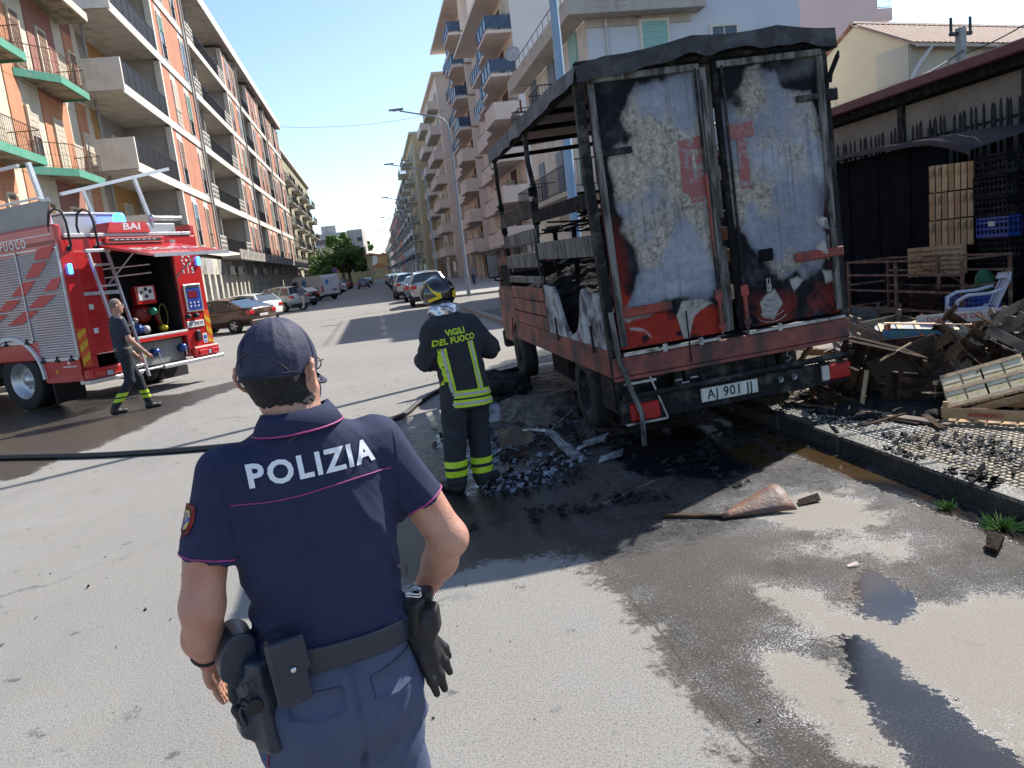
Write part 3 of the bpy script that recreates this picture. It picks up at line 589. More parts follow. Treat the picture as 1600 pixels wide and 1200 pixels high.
for k in range(8):
    z = 3.25+3.0*k
    for g, x0 in enumerate((22.5, 1.5)):
        if g == 0 and k > 5: continue
        pts = [(x0, 0), (x0, -.75), (x0+6.5, -.75), (x0+8.5, -1.2), (x0+11.5, -1.2), (x0+13.2, -1.9), (x0+17.5, -1.9), (x0+17.5, 0)]
        s = shared('balcony', Dd, (0, 0, z), ('dz', g), M_pink, lambda b: b.prism(pts, -.22, 0, 'z'))
        if k < 4: shared('parapet', s, (0, 0, 0), ('dzp', g), M_pink, lambda b: zz(b, pts, -.24, .98)); o = shared('handrail', s, (0, 0, 0), ('dzh', g), M_rail, lambda b: zz(b, [(p[0], p[1]+.05) for p in pts], 1.14, 1.18, .04))
        else:
            def rl(b):
                zz(b, pts, .98, 1.03, .05); zz(b, pts, .10, .13, .04); zz(b, [(p[0], p[1]+.03) for p in pts], .15, .95, .012)
                for p, q in zip(pts[:-1], pts[1:]):
                    n = max(1, int(math.hypot(q[0]-p[0], q[1]-p[1])/1.1))
                    for i in range(n+1): t = i/n; b.beam((p[0]+(q[0]-p[0])*t, p[1]+(q[1]-p[1])*t, 0), (p[0]+(q[0]-p[0])*t, p[1]+(q[1]-p[1])*t, 1.0), .05, .05)
            shared('blue_glazed_railing', s, (0, 0, 0), ('dzr', g), mat('blue_railing_panel', (.030, .050, .10), .3, col2=(.06, .09, .15), nscale=2), rl)
        pb('dark_panel', Dd, (x0+11.2, -.03, z+.02), (x0+13.6, -.002, z+2.6), M_dkbrown); window(Dd, x0+14.6, z+.05, 1.3, 2.2, -.02, M_shutw, .5, 'balcony_door'); window(Dd, x0+9.2, z+.05, 1.2, 2.2, -.02, M_shutb, .6, 'balcony_door'); window(Dd, x0+3.2, z+.05, 1.2, 2.2, -.02, M_shutw, .7, 'balcony_door')  # flat dark brown plate on the wall face, no hollow behind it
        if k > 3: pb('blue_panel', Dd, (x0+.1, -.06, z+.05), (x0+2.9, -.002, z+2.75), M_bluep); pb('blue_panel', Dd, (x0+4.6, -.06, z+.05), (x0+8.0, -.002, z+2.75), M_bluep)
        if (k+g) % 2: aircon(Dd, x0+12.0, -.05, z+1.2)
        pb('side_bay', Dd, (x0+17.5, -.7, z+.0), (x0+18.1, -.002, z+2.77), M_pink) if g == 1 else None
pb('roof_slab', Dd, (-.3, -1.9, 27.3), (20.6, 0, 27.55), M_pink); pb('roof_slab', Dd, (20.7, -1.9, 21.31), (40.1, 14, 21.55), M_pink); dish(Dd, 33, -2.1, 13.4, .45, .6); dish(Dd, 36, -1.9, 9.3, .25, .6)
for i in range(8): pb('shop_door', Dd, (2+i*4.8, -.06, 0), (5.4+i*4.8, -.002, 2.7), [M_glass, M_conc, M_shutb][i % 3])
pb('shop_canopy', Dd, (20, -1.6, 2.86), (39.8, -.07, 3.0), M_conc); aircon(Dd, 36.5, -.1, 2.2); aircon(Dd, 38.6, -.1, 2.2)
block('apartment_building', (10.6, 122.5, 0), -PI2, 24, 13, 25, 'pinkish tower with blue strips just past the zig-zag tower', M_pink, M_pink, 3.25, 3.0, 1.3, 4.6, solid=True, shm=[M_shutw, M_shutblue, None])
block('apartment_building', (8.6, 152, 0), -PI2, 28.5, 13, 22.5, 'yellow block with dark-railed balconies on the right of the street', mat('yellow_render', (.54, .45, .31), .9, col2=(.47, .385, .25), nscale=.5), M_bandw, 3.6, 3.1, 1.7, 4.6, railm=M_rail, balw=M_bandw)
block('apartment_building', (8.6, 214, 0), -PI2, 58, 13, 20, 'white and pale blue block with stepped balconies on the far right', mat('pale_blue_white_render', (.52, .56, .62), .88, col2=(.58, .58, .58), nscale=.3), M_bandw, 3.6, 3.2, 1.4, 4.6, railm=M_railblue)
block('apartment_building', (8.2, 300, 0), -PI2, 80, 13, 17.5, 'dark red and pink block far down on the right', mat('dark_red_render', (.34, .17, .15), .88, col2=(.30, .14, .12), nscale=.3), M_bandw, 3.6, 3.2, 1.3, 5, railm=M_rail)
block('apartment_building', (7.6, 420, 0), -PI2, 110, 13, 13.5, 'pale block last in the row on the right', M_sidew, M_bandw, 3.6, 3.2, 1.3, 6, railm=M_rail)
for o in [o for o in S.objects if o.parent is None and o.get('category') == 'building' and o.location.x > 7 and o.location.y > 60]: o.location = (o.location.x*1.1, o.location.y*1.1, -.175); o.scale = (1.1,)*3
# ---- E: pale blue-white corner house behind the truck
M_E = mat('pale_blue_white_wall', (.55, .58, .64), .88, col2=(.50, .53, .59), nscale=.6, col3=(.44, .44, .45), n3scale=.5, lo3=.62, hi3=.74); M_Ew = mat('dirty_white_wall', (.58, .57, .54), .88, col2=(.48, .46, .42), nscale=.9, col3=(.34, .31, .27), n3scale=.7, lo3=.60, hi3=.72)
E_ = building('corner_house', (8.8, 28.6, 0), 0, 'pale blue-white corner house with wrap-round balconies behind the truck')
pb('wall', E_, (0, 0, 0), (8.45, 11.4, 10.0), M_E); pb('upper_wall', E_, (4.0, .002, 10.002), (8.45, 11.4, 14.5), M_E); pb('side_render', E_, (-.03, 0.0, 0), (-.001, 11.4, 10.0), M_Ew)
pb('roof_terrace_slab', E_, (-.85, -.75, 10.02), (4.35, -.002, 10.22), M_conc); pb('roof_terrace_slab', E_, (-.85, .0, 10.02), (-.032, 11.6, 10.22), M_conc); pb('terrace_parapet', E_, (-.85, -.75, 10.222), (4.35, -.62, 10.62), M_conc); pb('terrace_parapet', E_, (-.85, -.618, 10.222), (-.72, 11.6, 10.62), M_conc)
pb('cornice_strip', E_, (-.06, -.06, 9.72), (4.0, -.002, 10.018), M_conc)
shared('terrace_rail', E_, (-.78, 0, 10.62), ('etr',), M_rail, lambda b: (b.tube([(0, -.6, .45), (0, 11.4, .45)], .02, 5), [b.tube([(0, y, 0), (0, y, .45)], .012, 4) for y in np.arange(-.6, 11.5, 1.0)]))
window(E_, 2.0, 8.35, 1.15, 1.55, -.012, M_shutteal, 1., 'teal_shutter_window'); window(E_, 4.75, 8.30, 1.15, 1.25, -.012, None, 1, 'white_window', M_bandw)
window(E_, 2.0, 4.6, 1.15, 1.9, -.012, M_shutteal, 1.); window(E_, 4.75, 4.6, 1.15, 1.9, -.012, M_shutteal, .5)
shared('downpipe', E_, (.72, -.08, 0), ('dp', 10), mat('white_pipe', (.5, .5, .52), .5), lambda b: b.tube([(0, 0, 0), (0, 0, 10)], .055, 8))
Es = building('front_bay', (0, 0, 0), 0, None, None); Es.parent = E_; Es.location = (0, 11.4, 0); Es.rotation_euler = (0, 0, -PI2)     # local x towards the camera
for z in (8.0, 4.1):
    for x in (1.6, 5.3, 9.0): pb('shuttered_opening', Es, (x, -.10, z+.05), (x+1.1, -.034, z+2.1), M_shutblue if x < 6 else M_shutteal)
for z, xa, xb, yy in ((7.9, 0.0, 2.2, -.95), (7.9, 4.6, 6.8, -.95), (4.05, 0.2, 3.0, -1.05), (4.05, 4.6, 12.6, -1.35)):
    s = pb('balcony_slab', Es, (xa, yy, z-.18), (xb, -.034, z), M_conc)
    r_ = railing(Es, xa+.05, xb-.05, yy+.05, z, 1.0, M_rail, .14, abs(yy)-.12)
pb('balcony_slab', E_, (-1.2, -1.35, 3.87), (4.5, -.064, 4.05), M_conc); railing(E_, -1.1, 4.4, -1.28, 4.05, 1.0, M_rail, .14)
sgn = pb('shop_sign', E_, (-.08, 1.0, 3.0), (-.034, 8.0, 3.6), M_Ew); text('sign_lettering', 'NUOVE MA', mat('grey_sign_letters', (.16, .16, .17), .7), sgn, (-.004, 3.9, .30), (rad(90), 0, rad(-90)), .62, .008, 1., .002)
dish(E_, -.8, 9.6, 11.4, .38, -.5); shared('aerial_bracket', E_, (-.03, 10.9, 9.0), ('br',), mat('rust_brown', (.2, .08, .05), .8), lambda b: (b.beam((-.9, 0, 0), (0, 0, 0), .08, .08), b.beam((-.4, 0, 0), (-.4, 0, .6), .08, .08), b.beam((-.9, 0, -.3), (0, 0, -.3), .05, .05)))
# white van-like banner board seen between the doors
BX, BY = 5.0, 14.5
hb = box('advertising_board', (BX, BY, 1.6), (BX+.8, BY+.06, 3.4), mat('white_board', (.7, .7, .68), .6)); tag(hb, 'white advertising board with red and yellow stripe seen through the gap between the truck doors', 'board')
box('red_stripe', (BX, BY-.012, 2.42), (BX+.8, BY-.002, 2.50), mat('red_stripe_paint', (.5, .03, .03), .6), hb); box('yellow_stripe', (BX, BY-.012, 2.33), (BX+.8, BY-.002, 2.415), mat('yellow_stripe_paint', (.6, .42, .03), .6), hb)
for x in (.1, .7): box('board_leg', (BX+x-.03, BY+.01, 0), (BX+x+.03, BY+.05, 1.598), M_rail, hb)
# ---- F: pink block, G: tiled cream house
M_F = mat('pink_wall', (.60, .47, .46), .88, col2=(.56, .43, .42), nscale=.3)
Fb = building('apartment_building', (24.5, 44, 0), 0, 'pink block with blue-railed stair balconies rising behind the tiled house'); pb('wall', Fb, (0, 0, 0), (7.1, 12, 19), M_F); pb('roof_edge', Fb, (-.2, -.3, 19.002), (7.3, 12, 19.3), M_conc)
window(Fb, 2.0, 11.0, 1.2, 1.4, -.01, M_sidew, 1); window(Fb, 2.0, 7.6, 1.2, 1.4, -.01, M_sidew, 1)
for z in (7.5, 10.6, 13.7, 16.8): s = pb('balcony', Fb, (7.102, .6, z-.2), (8.5, 4.6, z+.5), M_F); o = railing(s, .05, 1.35, .05, .7, .8, M_railblue, .12)
G = building('tiled_house', (21.4, 28, 0), rad(14), 'cream house with weathered pantile roof behind the warehouse', 'house')
M_G = mat('cream_yellow_wall', (.56, .47, .32), .9, col2=(.50, .42, .29), nscale=.6, col3=(.26, .24, .20), n3scale=.9, lo3=.60, hi3=.70); M_G2 = mat('grey_patched_render', (.38, .36, .32), .9, col2=(.46, .40, .30), nscale=1.0)
shared('gable_wall', G, (0, 0, 0), ('gw',), M_G, lambda b: b.prism([(0, 0), (0, 8.25), (2.55, 9.62), (6.2, 7.7), (6.2, 0)], 0, 14, 'x'))
pb('front_render', G, (0.02, -.04, 0), (14, -.002, 8.2), M_G2); pb('corner_patch', G, (-.03, .02, 6.9), (-.002, 1.5, 8.2), M_G2)
M_pan = mat('weathered_pantile', (.40, .27, .20), .85, col2=(.30, .19, .14), nscale=4, col3=(.50, .42, .34), n3scale=2, lo3=.52, hi3=.64)
rf = shared('roof', G, (0, 0, 0), ('grf',), M_pan, lambda b: (b.add([(-.15, -.35, 8.07), (14.2, -.35, 8.07), (14.2, 2.6, 9.66), (-.15, 2.6, 9.66), (-.15, -.35, 8.13), (14.2, -.35, 8.13), (14.2, 2.6, 9.72), (-.15, 2.6, 9.72)], [(0, 3, 2, 1), (4, 5, 6, 7), (0, 1, 5, 4), (1, 2, 6, 5), (2, 3, 7, 6), (3, 0, 4, 7)]), b.add([(-.15, 6.4, 7.6), (14.2, 6.4, 7.6), (14.2, 2.6, 9.72), (-.15, 2.6, 9.72)], [(0, 1, 2, 3), (3, 2, 1, 0)])))
sl_ = math.atan2(1.59, 2.95); tilem = MB(); tilem.smooth = True; tilem.M = Matrix.Identity(4)
vs = [(.11*math.cos(a), y, .055*math.sin(a)) for y in (0, .36) for a in np.linspace(0, math.pi, 6)]; tilem.add(vs, [(i, i+1, i+7, i+6)[::-1] for i in range(5)]); tilem = tilem.mesh('roof_tile', M_pan)
nT = 0; stuff = MB()
for i in range(46):
    for j in range(9):
        x = -.05+i*.31; y = -.35+j*.335*math.cos(sl_); z = 8.135+j*.335*math.sin(sl_)+.02
        if nT < 290: link('roof_tile', tilem, rf, (x+random.uniform(-.01, .01), y, z), (sl_, 0, random.uniform(-.03, .03)), (1.25, 1, 1)); nT += 1
        else: stuff.add([(x+.13*math.cos(a), y+yy*math.cos(sl_), z+yy*math.sin(sl_)+.055*math.sin(a)) for yy in (0, .36) for a in np.linspace(0, math.pi, 5)], [(q, q+1, q+6, q+5)[::-1] for q in range(4)])
stuff.build('roof_tiles_beyond', M_pan, rf)['kind'] = 'stuff'
for i in range(24): shared('ridge_tile', rf, (-.1+i*.6, 2.6, 9.72), ('rdt',), M_pan, lambda b: b.prism([(-.16, 0), (-.08, .10), (.08, .10), (.16, 0)], 0, .58, 'x'))
window(G, 2.1, 6.0, 1.5, 1.5, -.05, M_shutb, .4, 'window', M_conc); pb('gutter', G, (-.1, -.50, 8.0), (14, -.36, 8.08), M_conc)
gw = shared('side_window', G, (-.02, 2.6, 5.45), ('gsw',), mat('brown_window_frame', (.26, .15, .08), .7), lambda b: (b.box((-.05, 0, 0), (.018, 1.0, 1.2)),)); pb('pane', gw, (-.06, .55, .15), (-.052, .9, 1.0), M_bandw)
shared('downpipe', G, (-.05, -.1, 0), ('gdp',), mat('white_pipe', (.5, .5, .52), .5), lambda b: b.tube([(.7, -.35, 8.0), (.2, -.2, 7.4), (-.05, -.06, 6.9), (-.05, -.06, 4)], .07, 7))
# ---- W: warehouse with dark-red gutter beam, picket fence, dark shed
M_wall = mat('sooty_warehouse_wall', (.22, .19, .155), .9, col2=(.15, .13, .11), nscale=.9, col3=(.055, .05, .047), n3scale=.6, lo3=.52, hi3=.68, bump=.2, bscale=20)
M_beam = mat('dark_red_beam', (.115, .035, .035), .6, col2=(.08, .025, .028), nscale=3)
Wh = building('warehouse', (10.3, 5, 0), 0, 'long low warehouse with dark red roof edge and sooty wall behind the crates', 'warehouse')
for i in range(9): pb('wall_panel', Wh, (.0, i*2.9+.005, 0), (.2, i*2.9+2.895, 3.78), M_wall)
for i in range(9): pb('wall_post', Wh, (-.08, i*2.9-.07, 0), (-.002, i*2.9+.07, 3.80), M_charsteel)
pb('roof', Wh, (-.25, -.2, 3.90), (12, 26.2, 3.96), M_char); pb('roof_edge_beam', Wh, (-.42, -.2, 3.955), (-.252, 26.2, 4.14), M_beam, .02); pb('soffit_shade_band', Wh, (-.25, -.2, 3.80), (.2, 26.1, 3.898), M_char)  # black strip under the roof edge paints the shadow band above the wall
fn = empty('picket_fence', (9.85, 6.6, 0), 0, 'dark spiked metal fence along the warehouse wall above the shed', 'fence')
pk = MB(); pk.prism([(-.022, 0), (.022, 0), (.022, 3.25), (0, 3.34), (-.022, 3.25)], -.01, .01, 'x'); pk = pk.mesh('picket', M_charsteel)
for i in range(104): link('picket', pk, fn, (0, i*.115, random.uniform(-.02, .02)), (0, rad(random.uniform(-1, 1)), rad(0)))
for z in (.5, 2.2, 3.02): box('fence_rail', (.012, -.1, z), (.035, 12.0, z+.05), M_charsteel, fn)
for i in range(5): box('fence_post', (.036, i*2.95-.04, 0), (.10, i*2.95+.04, 3.2), M_charsteel, fn)
M_shed = mat('soot_black_sheet', (.004, .005, .008), .9, spec=.05, col2=(.008, .009, .013), nscale=3, bump=.3, bscale=8)
sh = empty('shed', (8.95, 10.95, 0), 0, 'soot-black lean-to shed with drooping dark roof sheet beside the truck', 'shed')
for i in range(22): box('wall_sheet', (.02*(i % 2), i*.42+.003, .1), (.05+.02*(i % 2), i*.42+.417, 2.85), M_shed, sh)
b = MB(); b.smooth = True; vs = []
for i, y in enumerate(np.linspace(-.9, 9.4, 26)):
    dz = -.26*math.exp(-((y+1.0)/.55)**2)-.05*max(0, 1.6-y)
    for x, z in ((-.35, 2.86+dz), (-.34, 2.94+dz), (.9, 3.0+dz*.5)): vs.append((x, y, z+.01*math.sin(y*7)))
b.add(vs, [(i*3+j, i*3+j+1, i*3+j+4, i*3+j+3) for i in range(25) for j in range(2)]); b.build('roof_sheet', mat('rust_edge_sheet', (.022, .014, .015), .85, col2=(.035, .02, .02), nscale=4), sh)
# lamp posts -----------------------------------------------------------
M_lampp = mat('grey_blue_lamp_paint', (.24, .29, .34), .5, col2=(.20, .24, .29), nscale=2); M_lampb = mat('light_blue_lamp_paint', (.22, .32, .43), .5, col2=(.18, .27, .37), nscale=2)
def lamp(x, y, label, m=None, h=9.3, r=.085, group='street lamps along the right side'):
    L_ = empty('street_lamp', (x, y, .1), 0, label, 'street lamp', group); m = m or M_lampp
    shared('pole', L_, (0, 0, 0), ('lp', m.name, r), m, lambda b: (setattr(b, 'smooth', True), b.tube([(0, 0, 0), (0, 0, 1.2), (0, 0, 1.25), (0, 0, h-.9), (-.06, 0, h-.45), (-.25, 0, h-.15), (-.6, 0, h), (-2.4, 0, h+.42)], [r*1.25, r*1.25, r, r*.7, r*.62, r*.55, r*.5, r*.4], 10)))
    shared('lamp_head', L_, (-2.95, 0, h+.46), ('lh',), mat('lamp_head_grey', (.28, .29, .30), .5), lambda b: b.add([(0, -.05, .0), (0, .05, .0), (.2, .15, .06), (.2, -.15, .06), (.75, .05, .10), (.75, -.05, .10), (0, -.06, .06), (0, .06, .06), (.75, .05, .0), (.75, -.05, .0), (.3, -.16, -.02), (.3, .16, -.02)], [(0, 1, 7, 6), (6, 7, 2, 3), (3, 2, 4, 5), (5, 4, 8, 9), (0, 10, 11, 1), (10, 9, 8, 11), (0, 6, 3, 10), (10, 3, 5, 9), (1, 11, 2, 7), (11, 8, 4, 2)]))
    return L_
lamp(3.72, 13.9, 'light blue street lamp pole rising behind the truck cab', M_lampb, 9.3, .095)
lamp(4.8, 41, 'nearest grey street lamp, arm over the parked silver cars'); lamp(4.8, 60.5, 'second grey street lamp in the row past the silver cars'); lamp(4.8, 86, 'third grey street lamp in the row down the street')
lamp(4.8, 115, 'fourth grey street lamp, small in the distance'); lamp(4.8, 150, 'last visible grey street lamp, far down the street')
for x, y, h, label in ((19.0, 22.5, 7.3, 'concrete cable pole with twin insulators in front of the tiled roof'), (21.2, 20.0, 8.2, 'slim grey pole at the right edge of the picture')):
    p = empty('utility_pole', (x, y, 0), 0, label, 'pole'); box('pole_shaft', (-.11 if h < 8 else -.05, -.11 if h < 8 else -.05, 0), (.11 if h < 8 else .05, .11 if h < 8 else .05, h), mat('pole_concrete', (.34, .34, .33), .85), p)
    if h < 8: box('cross_arm', (-.38, -.05, h-.22), (.38, .05, h-.12), M_rail, p); [box('insulator', (s-.03, -.03, h-.12), (s+.03, .03, h+.32), M_rail, p) for s in (-.34, .34)]
def cable(a, b_, sag, r, label):
    B_ = MB(); pts = [tuple(Vector(a).lerp(Vector(b_), t)-Vector((0, 0, sag*4*t*(1-t)))) for t in np.linspace(0, 1, 18)]; B_.tube(pts, r, 5)
    tag(B_.build('cable', mat('black_cable', (.03, .03, .035), .6)), label, 'cable')
cable((3.8, 14, 4.2), (19.0, 22.4, 6.6), .9, .035, 'thick dark cable hanging between the truck and the cable pole'); cable((19, 22.5, 6.5), (21.2, 20, 7.9), .25, .02, 'thin cable from the insulator pole up to the right edge pole')
cable((-10, 95, 20), (11.5, 100, 21), .8, .02, 'thin wire strung high across the street against the sky')
# ================================================================ fire engine. local x: across the rear (0 = near corner), y: forwards, z: up
M_fred = mat('fire_engine_red', (.50, .018, .018), .28, col2=(.43, .015, .016), nscale=1.5, coat=.5)
M_shut = mat('silver_roller_shutter', (.56, .55, .56), .34, .55, col2=(.50, .47, .48), nscale=2.2)
M_decal = mat('red_reflective_decal', (.52, .03, .03), .35); M_silver = mat('brushed_aluminium', (.55, .55, .56), .38, .7, col2=(.46, .46, .47), nscale=5)
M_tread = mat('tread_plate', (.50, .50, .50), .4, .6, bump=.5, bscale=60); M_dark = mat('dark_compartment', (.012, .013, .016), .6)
M_rub = mat('tyre_rubber', (.014, .014, .015), .75, bump=.3, bscale=50); M_wht = mat('white_vehicle_paint', (.66, .66, .65), .35, coat=.3)
M_bluel = mat('blue_beacon_lit', (.02, .10, .6), .2, emit=((.03, .22, 1.), 5.)); M_hi = mat('orange_red_chevron', (.62, .09, .012), .4); M_hiy = mat('yellow_chevron', (.62, .36, .02), .4)
Fe = empty('fire_engine', (-5.2, 14.4, 0), rad(56), 'red fire engine with silver roller shutters, open rear hatch and lit blue lights', 'fire engine')
def fp(name, m, fn, par=None):
    b = MB(); fn(b); return b.build(name, m, par or Fe)
W = 3.08
bd = fp('body', M_fred, lambda b: (b.prism([(0, 1.02), (.02, .62), (.9, .48), (1.02, .48), (1.02, 1.02)], .0, .86, 'x') if 0 else None,
    b.bbox((0, .0, .92), (.80, 1.0, 2.98), .02), b.bbox((2.40, 0, .56), (W, 1.0, 2.98), .02), b.box((.802, .0, 2.76), (2.398, 1.0, 2.98)), b.bbox((0, 1.003, .92), (W, 6.0, 3.0), .02),
    b.bbox((0.0, .02, .50), (.35, 1.0, .918), .01), b.bbox((.0, .004, 2.86), (.14, 6.0, 3.22), .03), b.bbox((W-.14, .004, 2.86), (W, 6.0, 3.20), .03)))
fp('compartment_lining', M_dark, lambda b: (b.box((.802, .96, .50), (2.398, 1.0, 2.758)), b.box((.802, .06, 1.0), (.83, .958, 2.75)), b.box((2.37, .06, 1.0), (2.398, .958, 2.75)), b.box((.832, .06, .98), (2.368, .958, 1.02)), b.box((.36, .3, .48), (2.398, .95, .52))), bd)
# left side shutters
for k, (y0, y1) in enumerate(((.03, 1.08), (1.12, 2.60), (2.64, 4.10), (4.14, 5.6))):
    zb = .95 if k == 0 else 1.30
    def sh_(b):
        n = int((2.82-zb)/.045)
        for i in range(n):
            z = zb+i*.045; b.add([(-.004, y0, z), (-.004, y1, z), (-.016, y1, z+.022), (-.016, y0, z+.022), (-.004, y1, z+.043), (-.004, y0, z+.043)], [(3, 2, 1, 0), (5, 4, 2, 3)])
        b.box((-.012, y0, 2.822), (-.001, y1, 2.85))
    s = fp('roller_shutter', M_shut, sh_, bd); fp('shutter_rail', M_silver, lambda b: (b.box((-.03, y0-.028, zb-.02), (-.001, y0-.002, 2.85)), b.box((-.028, y0, zb-.06), (-.001, y1, zb-.005))), s)
    for yy in (y0+.15, (y0+y1)/2, y1-.15): fp('shutter_latch', M_dark, lambda b: (b.bbox((-.06, yy-.05, zb-.08), (-.03, yy+.05, zb-.03), .01), b.bbox((-.045, yy-.02, zb-.03), (-.02, yy+.02, zb+.03), .005)), s)
stripes = [[(.52, 2.84), (.06, 2.88), (.24, 2.66), (.64, 2.67)], [(.68, 2.62), (.31, 2.62), (.61, 2.39), (.99, 2.38)], [(1.1, 2.32), (.72, 2.33), (1.04, 2.1), (1.46, 2.1)], [(1.60, 2.04), (1.20, 2.03), (1.54, 1.86), (1.92, 1.85)], [(.29, 2.32), (.03, 2.33), (.22, 2.12), (.57, 2.12)], [(.66, 2.06), (.26, 2.05), (.65, 1.86), (1.06, 1.87)], [(1.19, 1.82), (.79, 1.80), (1.30, 1.60), (1.72, 1.60)], [(2.05, 1.80), (1.65, 1.79), (2.15, 1.60), (2.55, 1.60)]]
for p in stripes:
    fp('red_stripe', M_decal, lambda b: b.prism(p, -.0185, -.0172, 'x'), bd)
text('side_lettering', 'VIGILI DEL FUOCO', M_wht, bd, (-.003, 1.72, 2.965), (rad(90), 0, rad(-90)), .21, .004, .82, .001, 1.32)
fp('white_line', M_wht, lambda b: (b.box((-.004, .1, 3.055), (-.001, 6, 3.07)),), bd)
fp('reflective_edge', M_wht, lambda b: (b.bbox((-.006, .005, .93), (-.001, .025, 2.9), .001),), bd)
# side skirt, wheel arch
def arch(b):
    pts = [(.36, .50), (.02, .60), (.02, .90), (1.05, .90), (1.05, .62), (.96, .50)]; b.prism(pts, -.012, .10, 'x')
    ring = [(1.75+.74*math.cos(a), .62+.70*math.sin(a)) for a in np.linspace(0, math.pi, 14)]; ro = [(2.55, .62), (2.55, 1.24), (1.0, 1.24), (1.0, .62)]
    b.prism(ring+[ (1.0, .62), (1.0, 1.26), (2.55, 1.26), (2.55, .62)][::1], -.012, .06, 'x')
fp('side_skirt', M_fred, arch, bd)
fp('wheel_arch_trim', M_wht, lambda b: (setattr(b, 'smooth', False), [b.beam((-.02, 1.75+.78*math.cos(a0), .62+.74*math.sin(a0)), (-.02, 1.75+.78*math.cos(a1), .62+.74*math.sin(a1)), .06, .08, (1, 0, 0)) for a0, a1 in zip(np.linspace(-.05, math.pi+.05, 14)[:-1], np.linspace(-.05, math.pi+.05, 14)[1:])]), bd)
fp('skirt_marker', mat('amber_lens', (.6, .2, .02), .3), lambda b: b.bbox((-.02, .60, .66), (-.012, .68, .74), .003), bd)
fp('company_mark', M_wht, lambda b: (b.prism([(.30, .80), (.34, .84), (.30, .88), (.26, .84)], -.0145, -.0125, 'x'), b.prism([(.12, .765), (.46, .765), (.46, .785), (.12, .785)], -.0145, -.0125, 'x')), bd)
def fwheel(x, y, side, dual=True, r=.56):
    o = empty('wheel', (x, y, r)); o.parent = Fe
    def ty(b):
        b.smooth = True; pr = [(.60*r, -.13), (.93*r, -.145), (r, -.11), (r*.985, -.03), (r, 0), (r*.985, .03), (r, .11), (.93*r, .145), (.60*r, .13)]; b.lathe(pr, 40, (0, 0, 0), 'x')
        if dual: b.lathe(pr, 40, (-side*.33, 0, 0), 'x')
    fp('tyre', M_rub, ty, o)
    def rm(b): b.smooth = True; b.lathe([(.60*r, side*.125), (.57*r, side*.12), (.52*r, side*-.02), (.36*r, side*-.05), (.30*r, side*-.04), (.20*r, side*.02), (.17*r, side*.06), (.01, side*.07)], 30, (0, 0, 0), 'x')
    ri = fp('rim', M_silver, rm, o)
    for k in range(10): a = k*math.pi/5; fp('wheel_nut', M_silver, lambda b: b.tube([(side*-.045, .26*r*math.cos(a)*1.15, .26*r*math.sin(a)*1.15), (side*.0, .26*r*math.cos(a)*1.15, .26*r*math.sin(a)*1.15)], .014, 6), ri) if side < 0 else None
    return o
fwheel(.18, 1.75, -1); fwheel(W-.18, 1.75, 1); fwheel(.20, 6.9, -1, False); fwheel(W-.20, 6.9, 1, False)
fp('chassis', M_dark, lambda b: (b.box((.9, .3, .55), (1.05, 8, .82)), b.box((2.0, .3, .55), (2.15, 8, .82)), b.bbox((1.1, .3, .35), (1.9, 1.5, .80), .05), b.tube([(.3, 1.75, .56), (W-.3, 1.75, .56)], .10, 10)))
fp('mudflap', M_rub, lambda b: b.box((.02, .86, .12), (.62, .89, .78))); fp('mudflap', M_rub, lambda b: b.box((W-.62, .86, .12), (W-.02, .89, .78)))
# rear face: hatch, step, bumper
hz = lambda y: 2.78+.20*y
hatch = fp('rear_hatch', M_fred, lambda b: b.prism([(0.02, 2.79), (-1.35, 2.50), (-1.35, 2.54), (0.02, 2.84)], .76, 2.50, 'x'), Fe)
fp('hatch_edge', M_silver, lambda b: (b.box((.76, -1.372, 2.49), (2.50, -1.352, 2.55)), b.box((.745, .0, 2.845), (2.52, .03, 2.90))), hatch)
hm = text('hatch_lettering', 'FUOCO', M_wht, hatch, (1.6, -.75, 2.684), (math.atan(.21), 0, 0), .42, .005, 1., .001)
for x in (.84, 2.36): fp('gas_strut', M_silver, lambda b: b.tube([(x, -.02, 2.15), (x, -.8, 2.64)], [.018, .010], 8), hatch)
fp('step_rail', M_wht, lambda b: b.bbox((.80, -.03, 1.075), (2.42, .04, 1.115), .005), bd); fp('step_rail', M_fred, lambda b: b.bbox((.80, -.028, 1.0), (2.42, .04, 1.07), .005), bd)
bp_ = fp('rear_bumper', M_silver, lambda b: (b.bbox((-.02, -.16, .44), (1.10, .10, .51), .01), b.bbox((1.60, -.16, .44), (W+.05, .10, .51), .01), b.bbox((1.102, -.10, .47), (1.598, .10, .50), .005)))
fp('bumper_valance', M_fred, lambda b: b.bbox((.0, -.12, .515), (.80, .0, .70), .02), bp_); fp('bumper_valance', M_fred, lambda b: b.bbox((2.42, -.12, .515), (W, -.003, .74), .03), bp_)
for x0, x1 in ((.12, .34), (.50, .72), (2.52, 2.74), (2.84, 3.04)): fp('tail_lamp', M_lamp_r if 0 else mat('tail_lamp_red', (.55, .01, .015), .2, coat=.5), lambda b: b.bbox((x0, -.145, .56), (x1, -.121, .66), .008), bp_)
fp('reverse_lamp', mat('pale_blue_lamp_lens', (.4, .46, .6), .2), lambda b: (b.bbox((.36, -.145, .54), (.48, -.121, .62), .006), b.bbox((2.76, -.145, .56), (2.82, -.121, .64), .006)), bp_)['kind'] = 'stuff'
